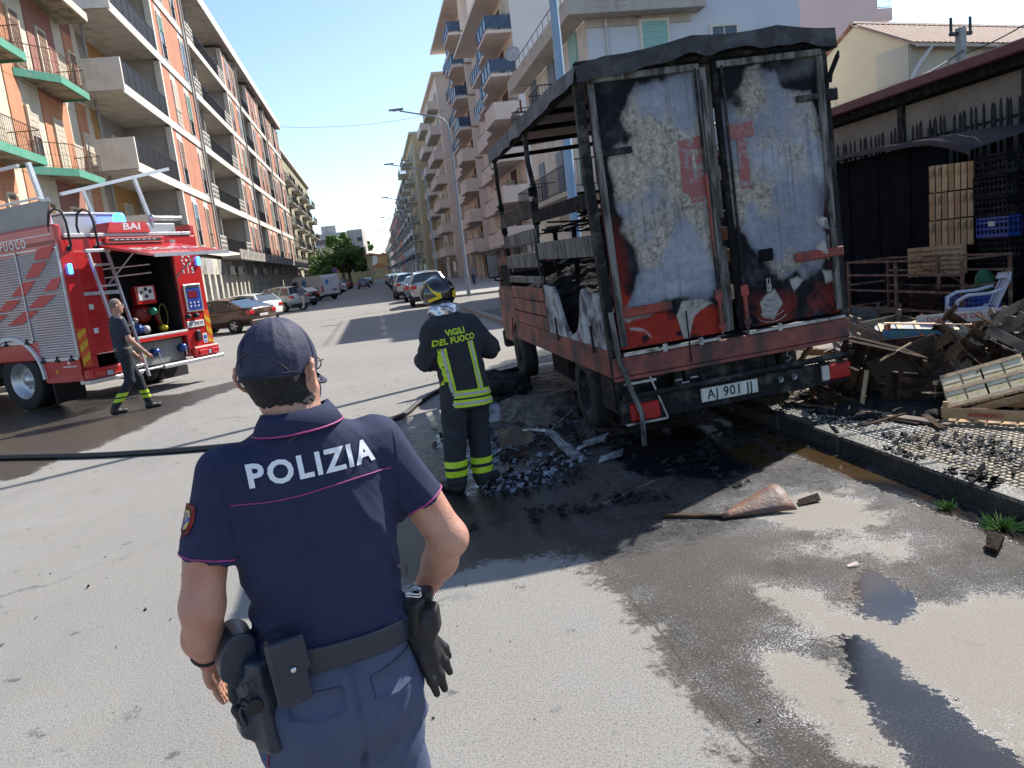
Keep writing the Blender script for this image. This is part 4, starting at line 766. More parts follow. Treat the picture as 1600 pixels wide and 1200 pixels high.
def chev(x0, x1, z0, z1, sg):
    c = fp('chevron_panel', M_hi, lambda b: b.box((x0, -.008, z0), (x1, -.002, z1)), bd); n = 3
    for i in range(n):
        za = z0+(z1-z0)*(i+.15)/n; h_ = (z1-z0)/n*.5; dz = .12*sg
        fp('chevron_stripe', M_hiy, lambda b: b.prism([(x0, max(z0, min(z1, za))), (x1, max(z0, min(z1, za+dz))), (x1, max(z0, min(z1, za+dz+h_))), (x0, max(z0, min(z1, za+h_)))], -.0105, -.0082, 'y'), c)
chev(.03, .20, .74, 1.42, 1); chev(2.92, 3.06, .76, 1.45, -1)
for x in (.10, 2.97): fp('blue_marker_light', M_bluel, lambda b: b.bbox((x, -.06, 2.36), (x+.065, -.004, 2.54), .015), bd)
pn = fp('control_panel', M_silver, lambda b: b.bbox((2.50, -.03, 1.44), (2.94, -.002, 2.0), .01), bd); fp('panel_face', mat('blue_control_face', (.02, .04, .22), .3, col2=(.05, .10, .40), nscale=18, lo=.5, hi=.6), lambda b: b.box((2.545, -.036, 1.48), (2.895, -.031, 1.92)), pn)
fp('panel_display', mat('dark_red_display', (.18, .01, .02), .3), lambda b: (b.box((2.58, -.042, 1.72), (2.80, -.037, 1.86)),), pn); fp('panel_visor', M_dark, lambda b: b.box((2.56, -.044, 1.925), (2.88, -.037, 1.97)), pn)
for i in range(6): fp('panel_button', mat('pale_button', (.45, .5, .6), .4), lambda b: b.bbox((2.58+.1*(i % 3), -.044, 1.60-.07*(i//3)), (2.62+.1*(i % 3), -.037, 1.64-.07*(i//3)), .004), pn)
npl = fp('number_plate', M_wht, lambda b: b.bbox((2.44, -.022, 1.13), (2.88, -.002, 1.26), .004), bd); text('plate_lettering', 'VF 29519', M_ink if 'M_ink' in globals() else M_dark, npl, (2.66, -.024, 1.195), (rad(90), 0, 0), .105, .001, .9, .001, 1.0)
text('number_lettering', '1 1 5', M_wht, bd, (2.72, -.004, 2.27), (rad(90), 0, 0), .17, .004, .9, .001)
fp('round_emblem', M_wht, lambda b: ([b.prism([(2.71+.125*math.cos(a)*k, 2.48+.125*math.sin(a)*k) for a, k in ((t-.26, .72), (t-.26, 1.), (t+.2, 1.), (t+.2, .72))], -.006, -.003, 'y') for t in np.linspace(0, 2*math.pi, 9)[:-1]], b.prism([(2.71+.03*math.cos(a), 2.48+.03*math.sin(a)) for a in np.linspace(0, 2*math.pi, 9)[:-1]], -.006, -.003, 'y')), bd)['kind'] = 'stuff'
for x in (2.47, 2.68): fp('hooded_lamp', M_dark, lambda b: (setattr(b, 'smooth', True), b.lathe([(.001, 0), (.05, -.01), (.055, -.05), (.04, -.10), (.001, -.11)], 12, (x, 0, 1.36), 'y')), bd)
fp('socket_box', M_dark, lambda b: (b.bbox((2.60, -.07, .84), (2.72, -.002, 1.06), .02),), bd)
pc = fp('safety_sticker', M_wht, lambda b: b.box((2.80, -.006, .78), (2.91, -.002, .98)), bd); fp('sticker_circle', mat('sign_blue', (.02, .10, .45), .4), lambda b: (b.prism([(2.855+.042*math.cos(a), .90+.042*math.sin(a)) for a in np.linspace(0, 2*math.pi, 13)[:-1]], -.008, -.0062, 'y'), b.box((2.82, -.008, .80), (2.89, -.0062, .83))), pc)
fp('light_bar', M_fred, lambda b: b.bbox((.90, -.07, 2.86), (2.22, -.002, 2.965), .02), bd); fp('light_bar_lens', M_dark, lambda b: b.bbox((.98, -.082, 2.885), (2.12, -.071, 2.95), .004), bd)
for i in range(8): fp('led_lens', M_wht, lambda b: b.box((1.08+.12*i, -.086, 2.91), (1.15+.12*i, -.083, 2.925)), bd)
for z0 in (1.72, 1.30): fp('door_catch', M_wht, lambda b: b.bbox((.36, -.012, z0), (.45, -.002, z0+.09), .004), bd)
for x0, y0 in ((.03, .0), (.56, .0)):
    fp('grab_rail', M_dark, lambda b: (setattr(b, 'smooth', True), b.tube([(x0+.17, -.02, 2.80), (x0+.17, -.07, 2.84), (x0+.16, -.07, 3.25), (x0+.13, -.05, 3.42), (x0+.06, .02, 3.47), (x0+.0, .10, 3.40), (x0-.02, .14, 3.2), (x0, .14, 3.0)], .022, 8), b.lathe([(.001, -.02), (.05, -.02), (.05, 0), (.001, 0)], 10, (x0+.17, 0, 2.80), 'y')), bd)
fp('roof_edge', M_tread, lambda b: (b.bbox((.14, -.02, 2.985), (W-.14, 1.2, 3.05), .008), b.box((.142, 1.2, 3.0), (W-.142, 6.0, 3.03))), bd)
# compartment equipment
eq = fp('shelf_tubes', M_silver, lambda b: (b.tube([(.86, .25, 2.42), (2.0, .22, 2.46)], .015, 6), b.tube([(.86, .25, 2.26), (2.0, .22, 2.30)], .015, 6), b.box((.84, .30, 2.0), (1.3, .9, 2.03))), bd); eq['kind'] = 'stuff'
rg = fp('gauge_panel', M_fred, lambda b: b.bbox((1.62, .28, 1.70), (2.08, .42, 2.06), .015), bd); fp('gauge_plate', M_wht, lambda b: b.box((1.66, .272, 1.78), (2.02, .279, 2.04)), rg)
for x, z in ((1.74, 1.94), (1.84, 1.99), (1.94, 1.94), (1.84, 1.85)): fp('gauge', M_dark, lambda b: b.lathe([(.001, -.012), (.035, -.01), (.04, 0), (.001, 0)], 12, (x, .272, z), 'y'), rg)
fp('pump_housing', mat('dark_red_pump', (.24, .015, .015), .4), lambda b: (setattr(b, 'smooth', True), b.lathe([(.001, -.1), (.16, -.08), (.2, .02), (.18, .3), (.001, .3)], 18, (1.86, .5, 1.52), 'y'), b.tube([(1.62, .45, 1.4), (1.62, .42, 1.12)], .06, 8), b.tube([(2.1, .45, 1.6), (2.2, .42, 1.15)], .05, 8)), bd)
for i, (x, z, r, c) in enumerate(((1.45, 1.25, .10, (.02, .05, .20)), (1.30, 1.36, .06, (.25, .25, .26)), (1.86, 1.55, .075, (.03, .20, .14)), (1.62, 1.22, .08, (.4, .4, .42)), (2.05, 1.20, .07, (.5, .42, .03)), (1.18, 1.20, .08, (.05, .05, .06)), (1.40, 1.42, .05, (.3, .3, .3)))):
    fp('valve', mat('valve_%d' % i if 0 else 'valve_paint_'+['blue', 'steel', 'green', 'zinc', 'yellow', 'black', 'chrome'][i], c, .3, .4), lambda b: (setattr(b, 'smooth', True), b.lathe([(.001, -.10), (r*.5, -.10), (r*.55, -.07), (r, -.06), (r, .0), (r*.8, .08), (.001, .08)], 16, (x, .22, z), 'y')), bd)
fp('coiled_hose', mat('olive_hose', (.16, .13, .03), .6), lambda b: (setattr(b, 'smooth', True), b.tube([(2.18+.10*math.cos(t), .3, 1.45+.22*math.sin(t)) for t in np.linspace(0, 11, 40)], .012, 6)), bd)
fp('air_cylinder', M_silver, lambda b: (setattr(b, 'smooth', True), [b.lathe([(.001, .0), (.08, .02), (.09, .1), (.09, .55), (.05, .62), (.001, .63)], 14, (x, .55, 1.05), 'z') for x in (.98, 1.2)]), bd)['kind'] = 'stuff'
low = fp('pump_outlet_panel', mat('grey_pump_panel', (.22, .22, .21), .5, .3), lambda b: b.box((.84, .12, .53), (2.36, .16, .97)), bd)
for x, c in ((1.28, 'yellow'), (1.62, 'blue'), (2.28, 'blue')):
    fp('hose_coupling', MATS['valve_paint_'+c], lambda b: (setattr(b, 'smooth', True), b.lathe([(.001, -.14), (.07, -.14), (.085, -.08), (.085, .0), (.001, 0)], 16, (x, .12, .76), 'y')), low); fp('coupling_handle', M_silver, lambda b: b.tube([(x, -.03, .76), (x, -.04, .60)], .016, 6), low)
# ladder leaning on the rear
ldr = fp('access_ladder', M_silver, lambda b: (b.beam((.42, -.16, 2.74), (.60, -.42, .40), .055, .035), b.beam((.80, -.16, 2.76), (.98, -.42, .40), .055, .035), b.bbox((.36, -.20, 2.70), (.86, -.12, 2.76), .01)))
for i in range(6):
    t = (i+.7)/6.3; z = 2.74-2.34*t; x = .42+.18*t; y = -.16-.26*t; fp('rung', M_silver, lambda b: b.bbox((x+.02, y-.02, z-.02), (x+.36, y+.02, z+.02), .006), ldr)
fp('ladder_bracket', M_silver, lambda b: (b.beam((.30, -.02, 2.0), (.95, -.12, 1.98), .04, .06),), ldr)
# roof gear
bx = fp('roof_locker', mat('grey_locker_sheet', (.42, .43, .45), .45, .4, col2=(.36, .37, .38), nscale=3), lambda b: (b.bbox((.45, .35, 3.05), (1.6, 4.5, 3.42), .02), b.bbox((2.12, .30, 3.05), (W-.2, 4.5, 3.26), .02)))
fp('locker_lid', M_silver, lambda b: b.bbox((.43, .33, 3.425), (1.62, 4.5, 3.46), .008), bx)
hs = fp('beacon_housing', M_fred, lambda b: b.prism([(.98, 3.05), (1.06, 3.24), (1.86, 3.25), (1.93, 3.05)], -.05, .35, 'y')); text('maker_lettering', 'BAI', M_wht, hs, (1.52, -.053, 3.155), (rad(90), 0, 0), .17, .004, 1.6, .001)
fp('blue_beacon', M_bluel, lambda b: (setattr(b, 'smooth', True), b.lathe([(.11, 0), (.11, .03), (.10, .13), (.07, .17), (.001, .18)], 16, (1.42, .12, 3.25), 'z')), hs)
fp('reel_tube', M_silver, lambda b: (setattr(b, 'smooth', True), b.lathe([(.001, .0), (.07, .0), (.07, .03), (.05, .05), (.05, .70), (.06, .72), (.001, .73)], 14, (2.12, .1, 3.33), 'x')))
fp('amber_hose', M_dark, lambda b: b.tube([(1.9, .5+.3*math.sin(t*3), 3.1+.05*math.sin(t*5)+.03*t) for t in np.linspace(0, 3, 20)], .04, 6))
gf = fp('ladder_gantry', M_silver, lambda b: (b.beam((.55, .4, 3.78), (2.95, .3, 4.34), .06, .06), b.beam((.98, .38, 3.88), (1.14, .36, 3.2), .05, .05), b.beam((2.10, .33, 4.14), (2.34, .32, 3.2), .06, .06), b.beam((2.45, .31, 4.22), (2.50, .31, 3.3), .04, .04) if 0 else None, b.beam((.1, .45, 4.3), (.22, .35, 3.2), .07, .07), b.beam((-.05, .5, 4.25), (.15, 4.5, 4.3), .05, .05), b.beam((.0, .2, 3.68), (.0, 4.8, 3.66), .05, .03), b.beam((.3, 4.2, 4.3), (.35, 4.2, 3.2), .06, .06)))
fp('folded_locker_lid', mat('grey_locker_sheet', (.42, .43, .45), .45, .4), lambda b: (b.beam((.03, .08, 3.62), (.03, 5.2, 3.58), .02, .0), b.add([(-.05, -.05, 3.62), (-.05, 5.2, 3.58), (.10, 5.2, 3.22), (.10, .28, 3.22), (-.03, -.05, 3.62), (-.03, 5.2, 3.58), (.12, 5.2, 3.22), (.12, .28, 3.22)], [(0, 1, 2, 3), (7, 6, 5, 4), (0, 3, 7, 4), (0, 4, 5, 1)])))
fp('lid_prop', M_silver, lambda b: (b.beam((-.04, -.06, 3.64), (.16, .30, 3.22), .03, .03), b.beam((-.04, -.1, 3.60), (-.04, .1, 3.62), .03, .04)))
# cab (outside the frame)
cb2 = fp('cab', M_fred, lambda b: b.prism([(6.15, .7), (6.15, 3.0), (7.6, 3.0), (8.3, 2.6), (8.5, 1.7), (8.5, .6), (7.6, .6), (7.4, 1.1), (6.5, 1.1), (6.4, .7)], .05, W-.05, 'x'))
for x in (.04, W-.04): fp('cab_window', M_glass, lambda b: b.prism([(6.4, 1.85), (6.4, 2.7), (7.7, 2.7), (8.1, 2.3), (8.15, 1.85)], x-.005, x+.005, 'x'), cb2)
fp('windscreen', M_glass, lambda b: b.add([(.2, 8.51, 1.75), (W-.2, 8.51, 1.75), (W-.25, 8.32, 2.58), (.25, 8.32, 2.58)], [(0, 1, 2, 3)]), cb2)
# ================================================================ cars: lofted body, glass, wheels
M_cglass = mat('car_glass', (.02, .03, .035), .05, spec=.9, coat=.4, col2=(.03, .04, .045), nscale=1)
M_tl = mat('tail_lamp_red', (.55, .01, .015), .2, coat=.5); M_rim = mat('alloy_rim', (.5, .5, .5), .3, .8)
_cars = {}
def car(x, y, rz, label, paint, kind='hatch', group='cars parked along the street', near=False):
    """kind: profile. local y forwards, origin at the centre on the ground"""
    K = {'sedan': (4.5, .90, [(-2.25, .50, .92), (-2.15, .42, 1.02), (-1.5, .30, 1.06), (-1.0, .28, 1.0), (.75, .28, .98), (1.0, .3, .95), (1.9, .33, .80), (2.2, .42, .62), (2.27, .5, .5)], [(-1.95, 1.07), (-1.05, 1.42), (-.4, 1.49), (.35, 1.45), (1.15, .98)]),
         'hatch': (4.0, .87, [(-1.98, .48, .98), (-1.95, .36, 1.08), (-1.4, .30, 1.06), (.6, .28, 1.0), (1.0, .3, .98), (1.7, .34, .80), (1.95, .42, .62), (2.0, .5, .5)], [(-1.92, 1.09), (-1.55, 1.46), (-.6, 1.54), (.2, 1.50), (1.05, 1.0)]),
         'suv': (4.4, .92, [(-2.2, .55, 1.05), (-2.17, .42, 1.16), (-1.5, .36, 1.14), (.7, .34, 1.08), (1.1, .36, 1.05), (1.9, .4, .92), (2.15, .48, .72), (2.2, .55, .55)], [(-2.12, 1.17), (-1.8, 1.60), (-.6, 1.70), (.3, 1.65), (1.2, 1.06)])}[kind]
    key = (kind, paint.name)
    if key not in _cars:
        L_, hw, low, top = K; b = MB(); b.smooth = True; vs = []; rows = []
        for (yy, zb, zt) in low:
            e = 1-.10*(abs(yy)/(L_/2))**6; w = hw*e; rows.append([(-w*.93, yy, zb), (-w*.995, yy, zb+(zt-zb)*.35), (-w, yy, zb+(zt-zb)*.62), (-w*.95, yy, zt-.02), (-w*.6, yy, zt+.015), (0, yy, zt+.03), (w*.6, yy, zt+.015), (w*.95, yy, zt-.02), (w, yy, zb+(zt-zb)*.62), (w*.995, yy, zb+(zt-zb)*.35), (w*.93, yy, zb)])
        m = len(rows[0]); vs = [p for r in rows for p in r]; fs = [(i*m+j, i*m+j+1, (i+1)*m+j+1, (i+1)*m+j) for i in range(len(rows)-1) for j in range(m-1)]
        fs += [tuple(range(m))[::-1], tuple((len(rows)-1)*m+j for j in range(m))]; fs += [((i+1)*m, (i+1)*m+m-1, i*m+m-1, i*m) for i in range(len(rows)-1)]; b.add(vs, fs)
        body = b.mesh('body', paint)
        b = MB(); b.smooth = False; gl = []
        for (yy, zt) in top: w = hw*(.93-.27*min(1, (zt-.95)/.6)); gl.append([(-w, yy, zt), (w, yy, zt)])
        base = [(yy, zt) for yy, zb, zt in low]; zb_ = lambda yy: float(np.interp(yy, [q[0] for q in base], [q[1] for q in base]))
        g = MB(); n = len(top)
        for sx in (-1, 1):
            poly = [(sx*hw*.925, top[0][0], zb_(top[0][0])-.02), (sx*hw*.925, top[-1][0], zb_(top[-1][0])-.02)]+[(sx*gl[i][1][0], top[i][0], top[i][1]-.035) for i in range(n-2, 0, -1)]
            g.add(poly, [tuple(range(len(poly)))[::-1 if sx < 0 else 1]])
        g.add([(-hw*.9, top[0][0]-.01, zb_(top[0][0])), (hw*.9, top[0][0]-.01, zb_(top[0][0])), (gl[1][1][0]-.03, top[1][0]-.02, top[1][1]-.03), (gl[1][0][0]+.03, top[1][0]-.02, top[1][1]-.03)], [(0, 1, 2, 3)])
        g.add([(-hw*.9, top[-1][0]+.01, zb_(top[-1][0])), (hw*.9, top[-1][0]+.01, zb_(top[-1][0])), (gl[-2][1][0]-.03, top[-2][0]+.02, top[-2][1]-.03), (gl[-2][0][0]+.03, top[-2][0]+.02, top[-2][1]-.03)], [(3, 2, 1, 0)])
        glass = g.mesh('windows', M_cglass)
        r_ = MB(); r_.smooth = True; rr = []
        for i in range(1, n-1): w = gl[i][1][0]; rr.append([(-w-.01, top[i][0], top[i][1]-.04), (-w*.8, top[i][0], top[i][1]), (0, top[i][0], top[i][1]+.025), (w*.8, top[i][0], top[i][1]), (w+.01, top[i][0], top[i][1]-.04)])
        r_.add([p for q in rr for p in q], [(i*5+j, i*5+j+1, i*5+j+6, i*5+j+5) for i in range(len(rr)-1) for j in range(4)]); r_.smooth = False
        for sx in (-1, 1):
            P_ = lambda i, o=0: (sx*(gl[i][1][0]+.012), top[i][0], top[i][1]-.03)
            r_.beam((sx*hw*.93, top[0][0]+.02, zb_(top[0][0])-.02), P_(1), .09, .05); r_.beam((sx*hw*.93, top[-1][0], zb_(top[-1][0])-.02), P_(n-2), .07, .05); ym = -.15; r_.beam((sx*hw*.935, ym, zb_(ym)-.02), (sx*(gl[2][1][0]+.012), ym, top[2][1]-.05), .07, .03)
            if kind != 'hatch': ym = -1.15; r_.beam((sx*hw*.935, ym, zb_(ym)-.02), (sx*(gl[1][1][0]+.02), ym-.02, top[1][1]-.02), .09, .03)
        roof = r_.mesh('roof', paint)
        wy = (low[0][0]+.88 if kind == 'sedan' else low[0][0]+.75); wy2 = low[-1][0]-.85; R_ = .34 if kind == 'suv' else .31
        t = MB(); t.smooth = True; t.lathe([(.62*R_, -.10), (.95*R_, -.105), (R_, -.07), (R_, .07), (.95*R_, .105), (.62*R_, .10)], 28, (0, 0, 0), 'x'); tyre = t.mesh('tyre', M_rub)
        ri = MB(); ri.smooth = True; ri.lathe([(.64*R_, .10), (.60*R_, .095), (.58*R_, .05), (.01, .04)], 24, (0, 0, 0), 'x'); ri.smooth = False
        for k in range(5): a = k*2*math.pi/5; ri.beam((.085, 0, 0), (.085, .60*R_*math.cos(a), .60*R_*math.sin(a)), .05, .03, (1, 0, 0))
        rim = ri.mesh('rim', M_rim)
        ar = MB(); ar.lathe([(R_*1.16, -.012), (R_*1.16, .01), (.01, .012)], 22, (0, 0, 0), 'x'); archm = ar.mesh('wheel_arch', M_dark)
        lb = MB(); z0 = low[1][2]-.28
        tl = []
        for sx in (-1, 1): q = MB(); x0, x1 = sorted((sx*hw*.93, sx*hw*.62)); q.bbox((x0, low[0][0]-.02, z0), (x1, low[0][0]+.22, z0+.17), .02); tl.append(q.mesh('tail_lamp', M_tl))
        q = MB(); q.bbox((-.26, low[0][0]-.03, .62 if kind == 'sedan' else .58), (.26, low[0][0]-.005, .72 if kind == 'sedan' else .68), .004); plm = q.mesh('number_plate', M_wht)
        q = MB(); q.bbox((-hw*.88, low[0][0]-.03, .30), (hw*.88, low[0][0]+.1, .50), .03); bum = q.mesh('bumper', M_dark if kind != 'sedan' else paint)
        hl = []
        for sx in (-1, 1): q = MB(); x0, x1 = sorted((sx*hw*.9, sx*hw*.55)); q.bbox((x0, low[-1][0]-.25, .60), (x1, low[-1][0]-.05, .74), .03); hl.append(q.mesh('headlight', M_wht))
        mi = []
        for sx in (-1, 1): q = MB(); x0, x1 = sorted((sx*(hw+.02), sx*(hw+.18))); q.bbox((x0, .85, 1.0), (x1, .95, 1.13), .03); mi.append(q.mesh('door_mirror', paint))
        hd = MB(); [hd.bbox((sx*hw*1.0-.015, yy, .86), (sx*hw*1.0+.015, yy+.16, .89), .006) for sx in (-1, 1) for yy in (-.1, -1.0)]
        _cars[key] = dict(body=body, glass=glass, roof=roof, tyre=tyre, rim=rim, arch=archm, tl=tl, pl=plm, bum=bum, hl=hl, mi=mi, wy=wy, wy2=wy2, R=R_, hw=hw)
    c = _cars[key]; o = empty('parked_car', (x, y, 0), rz, label, 'car', group)
    link('body', c['body'], o); link('windows', c['glass'], o); link('roof', c['roof'], o); link('number_plate', c['pl'], o); link('bumper', c['bum'], o)
    for m_ in c['tl']: link('tail_lamp', m_, o)
    for m_ in c['hl']: link('headlight', m_, o)
    for m_ in c['mi']: link('door_mirror', m_, o)
    for sx in (-1, 1):
        for wy in (c['wy'], c['wy2']):
            w = link('tyre', c['tyre'], o, (sx*(c['hw']-.10), wy, c['R'])); link('rim', c['rim'], w, (0, 0, 0), (0, 0, 0 if sx > 0 else math.pi)); link('wheel_arch', c['arch'], o, (sx*(c['hw']-.012), wy, c['R']+.03))
    return o
CP = lambda n, c, r=.25, m=.3: mat(n, c, r, m, coat=.6, col2=tuple(v*.96 for v in c))
P_brown, P_white, P_silver, P_dark, P_blue, P_red, P_black = CP('brown_car_paint', (.085, .05, .035)), CP('white_car_paint', (.68, .68, .67), m=0), CP('silver_car_paint', (.40, .42, .44)), CP('charcoal_car_paint', (.035, .037, .045)), CP('slate_blue_car_paint', (.13, .17, .23)), CP('red_car_paint', (.38, .03, .02)), CP('black_car_paint', (.012, .013, .02))
car(-6.75, 35.4, rad(58), 'dark brown saloon parked at an angle behind the fire engine', P_brown, 'sedan'); car(-6.9, 41.6, rad(55), 'white hatchback parked just past the brown saloon', P_white)
car(-6.7, 54.6, rad(50), 'silver hatchback parked at an angle behind the man in white trousers', P_silver, 'suv'); car(-6.4, 63, rad(48), 'dark blue-black hatchback parked in front of the white van', P_black)
for x, y, p, k, l in ((-6.2, 84, P_dark, 'suv', 'charcoal car parked just past the white van'), (-6.2, 90, P_black, 'hatch', 'black hatchback second past the white van'), (-5.9, 100, P_white, 'hatch', 'white car fourth past the van on the left'), (-5.9, 107, P_white, 'sedan', 'white saloon far down the left side'), (-5.8, 115, P_silver, 'hatch', 'silver hatchback far down the left side under the trees'), (-5.8, 124, P_red, 'hatch', 'small red car far down the left side'), (-5.8, 133, P_dark, 'suv', 'dark car far left under the big tree'), (-5.8, 145, P_white, 'hatch', 'last white car on the left side of the street')): car(x, y, rad(45), l, p, k)
for x, y, p, k, l in ((2.55, 39.9, P_silver, 'suv', 'nearest silver estate car parked on the right, behind the firefighter helmet'), (2.5, 47.2, P_blue, 'sedan', 'blue-grey saloon second in the right-hand row'), (2.1, 53.5, P_silver, 'suv', 'silver people carrier third in the right-hand row'), (2.4, 62, P_dark, 'hatch', 'dark hatchback fourth in the right-hand row'), (2.4, 69, P_blue, 'suv', 'slate-blue car fifth in the right-hand row'), (2.5, 76, P_silver, 'hatch', 'silver hatchback sixth in the right-hand row'), (2.5, 84, P_black, 'hatch', 'black hatchback seventh in the right-hand row'), (2.6, 92, P_dark, 'suv', 'charcoal car eighth in the right-hand row'), (2.6, 101, P_silver, 'sedan', 'silver saloon ninth in the right-hand row'), (2.7, 111, P_blue, 'hatch', 'blue-grey car tenth in the right-hand row'), (2.7, 122, P_white, 'hatch', 'white car eleventh in the right-hand row'), (2.8, 134, P_dark, 'suv', 'dark car near the far end of the right-hand row'), (2.8, 150, P_silver, 'hatch', 'last silver car of the right-hand row')): car(x, y, rad(random.uniform(-2, 2)), l, p, k, 'cars parked along the right kerb')
car(-1.75, 120, rad(0), 'blue-grey car driving away down the middle of the street', P_blue, 'hatch', 'moving cars'); car(-1.4, 150, 0, 'dark car ahead of the moving blue-grey one', P_dark, 'sedan', 'moving cars')
# white van
vn = empty('white_van', (-5.9, 75.5, 0), rad(42), 'white panel van with blue round logo parked at an angle on the left', 'van')
vb = fp('body', M_wht, lambda b: b.prism([(-2.75, .45), (-2.78, 2.0), (-2.6, 2.35), (1.2, 2.38), (1.7, 2.1), (2.3, 1.25), (2.75, 1.05), (2.8, .45)], -1.0, 1.0, 'x'), vn)
fp('cab_window', M_cglass, lambda b: (b.prism([(.85, 1.3), (.85, 1.95), (1.55, 1.95), (2.1, 1.3)], -1.006, -1.001, 'x'), b.prism([(.85, 1.3), (.85, 1.95), (1.55, 1.95), (2.1, 1.3)], 1.001, 1.006, 'x')), vb)['kind'] = 'stuff'
for sx in (-1, 1):
    fp('rear_lamp', M_tl, lambda b: b.bbox((sx*.97-.05, -2.80, .75), (sx*.97+.05, -2.7, 1.35), .01), vb)
    fp('rear_door', M_wht, lambda b: b.bbox((.01 if sx > 0 else -.9, -2.80, .55), (.9 if sx > 0 else -.01, -2.785, 2.1), .006), vb)
    for y in (-1.9, 1.9):
        t = fp('tyre', M_rub, lambda b: (setattr(b, 'smooth', True), b.lathe([(.2, -.11), (.34, -.11), (.36, -.07), (.36, .07), (.34, .11), (.2, .11)], 22, (sx*.92, y, .36), 'x')), vn); fp('rim', M_rim, lambda b: b.lathe([(.001, 0), (.21, 0)], 18, (sx*1.0, y, .36), 'x'), t)
M_vb = mat('van_logo_blue', (.05, .25, .5), .4)
fp('round_logo', M_vb, lambda b: b.prism([(-.15+.32*math.cos(a), 1.75+.32*math.sin(a)) for a in np.linspace(0, 2*math.pi, 17)[:-1]], -1.012, -1.002, 'x'), vb); fp('round_logo', M_vb, lambda b: b.prism([(-.45+.22*math.cos(a), 1.7+.22*math.sin(a)) for a in np.linspace(0, 2*math.pi, 17)[:-1]], -2.812, -2.802, 'y'), vb); fp('blue_line', M_vb, lambda b: b.box((-1.012, -2.2, 1.15), (-1.002, .5, 1.20)), vb)
fp('number_plate', M_dark, lambda b: b.box((.1, -2.812, .85), (.6, -2.802, .97)), vb); fp('rear_bumper', M_dark, lambda b: b.bbox((-1.0, -2.9, .35), (1.0, -2.79, .55), .02), vn)
# no-entry style round sign by the trees
sg = empty('road_sign', (-5.6, 118, 0), 0, 'round blue and red no-parking sign on a pole by the trees', 'road sign'); box('pole_shaft', (-.04, -.04, 0), (.04, .04, 3.4), M_silver, sg); fp('sign_face', mat('sign_red', (.5, .03, .04), .4), lambda b: b.lathe([(.001, -.01), (.42, -.01), (.42, .01), (.001, .01)], 20, (0, -.06, 3.2), 'y'), sg); fp('sign_centre', mat('sign_blue', (.02, .10, .45), .4), lambda b: (b.lathe([(.001, -.02), (.33, -.02), (.33, -.015), (.001, -.015)], 20, (0, -.06, 3.2), 'y')), sg); fp('sign_bar', MATS['sign_red'], lambda b: b.beam((-.22, -.085, 3.42), (.22, -.085, 2.98), .01, .07), sg)
# ================================================================ trees
M_leaf = mat('ficus_leaf', (.065, .14, .03), .6, col2=(.10, .19, .045), nscale=.5, lo=.4, hi=.6, spec=.3); M_palm = mat('palm_leaf', (.09, .14, .035), .6, col2=(.13, .17, .05), nscale=.7); M_bark = mat('bark', (.12, .09, .065), .9, bump=.4, bscale=10)
def tree(x, y, h, r, label, n=7000, seed=1, leaf=.32, group=None):
    rs = np.random.RandomState(seed); o = empty('broadleaf_tree', (x, y, 0), 0, label, 'tree', group)
    def trunk(b):
        b.smooth = True; b.tube([(0, 0, 0), (.05, .02, h*.18), (0, 0, h*.36)], [h*.05, h*.034, h*.028], 9)
        for k in range(7): a = k*.9+seed; b.tube([(0, 0, h*.30), (r*.3*math.cos(a), r*.3*math.sin(a), h*.50), (r*.62*math.cos(a), r*.62*math.sin(a), h*(.58+.05*(k % 3)))], [h*.022, h*.013, h*.004], 6)
    fp('trunk', M_bark, trunk, o)
    C_ = []; 
    for k in range(26): a = rs.rand()*6.28; q = rs.rand()**.5; z = rs.rand(); C_.append((r*.75*q*math.cos(a)*(1-.35*z), r*.75*q*math.sin(a)*(1-.35*z), h*(.42+.46*z), r*(.22+.16*rs.rand())))
    C_ = np.array(C_); k = rs.randint(0, len(C_), n); d = rs.randn(n, 3); d /= np.linalg.norm(d, axis=1)[:, None]; rr = (rs.rand(n)**.35)[:, None]
    P = C_[k, :3]+d*C_[k, 3:4]*rr*np.array((1, 1, .8)); s = leaf*(.5+rs.rand(n)); u = rs.randn(n, 3); u /= np.linalg.norm(u, axis=1)[:, None]; v = np.cross(u, d+.3*rs.randn(n, 3)); v /= np.linalg.norm(v, axis=1)[:, None]+1e-9
    V = np.stack([P-u*s[:, None], P+v*s[:, None]*.5, P+u*s[:, None], P-v*s[:, None]*.5], 1).reshape(-1, 3); me = bpy.data.meshes.new('crown'); F_ = np.arange(4*n).reshape(-1, 4); me.from_pydata(V.tolist(), [], F_.tolist()); me.materials.append(M_leaf); c = link('crown', me, o); c['kind'] = 'stuff'
    return o
tree(-4.6, 150, 8.6, 4.6, 'large dark green ficus tree overhanging the left pavement', 9000, 3); tree(-6.6, 172, 12.0, 3.8, 'tall ficus tree behind the large one', 8000, 5, .4); tree(-9.8, 140, 6.6, 3.6, 'lower bushy tree left of the large ficus', 5000, 8); tree(-8.5, 128, 4.6, 2.6, 'low green shrubby tree beside the palms', 3500, 12, .25); tree(-2.6, 240, 14, 4.2, 'tall dark pine-like tree on the far slope', 4000, 22, .5)
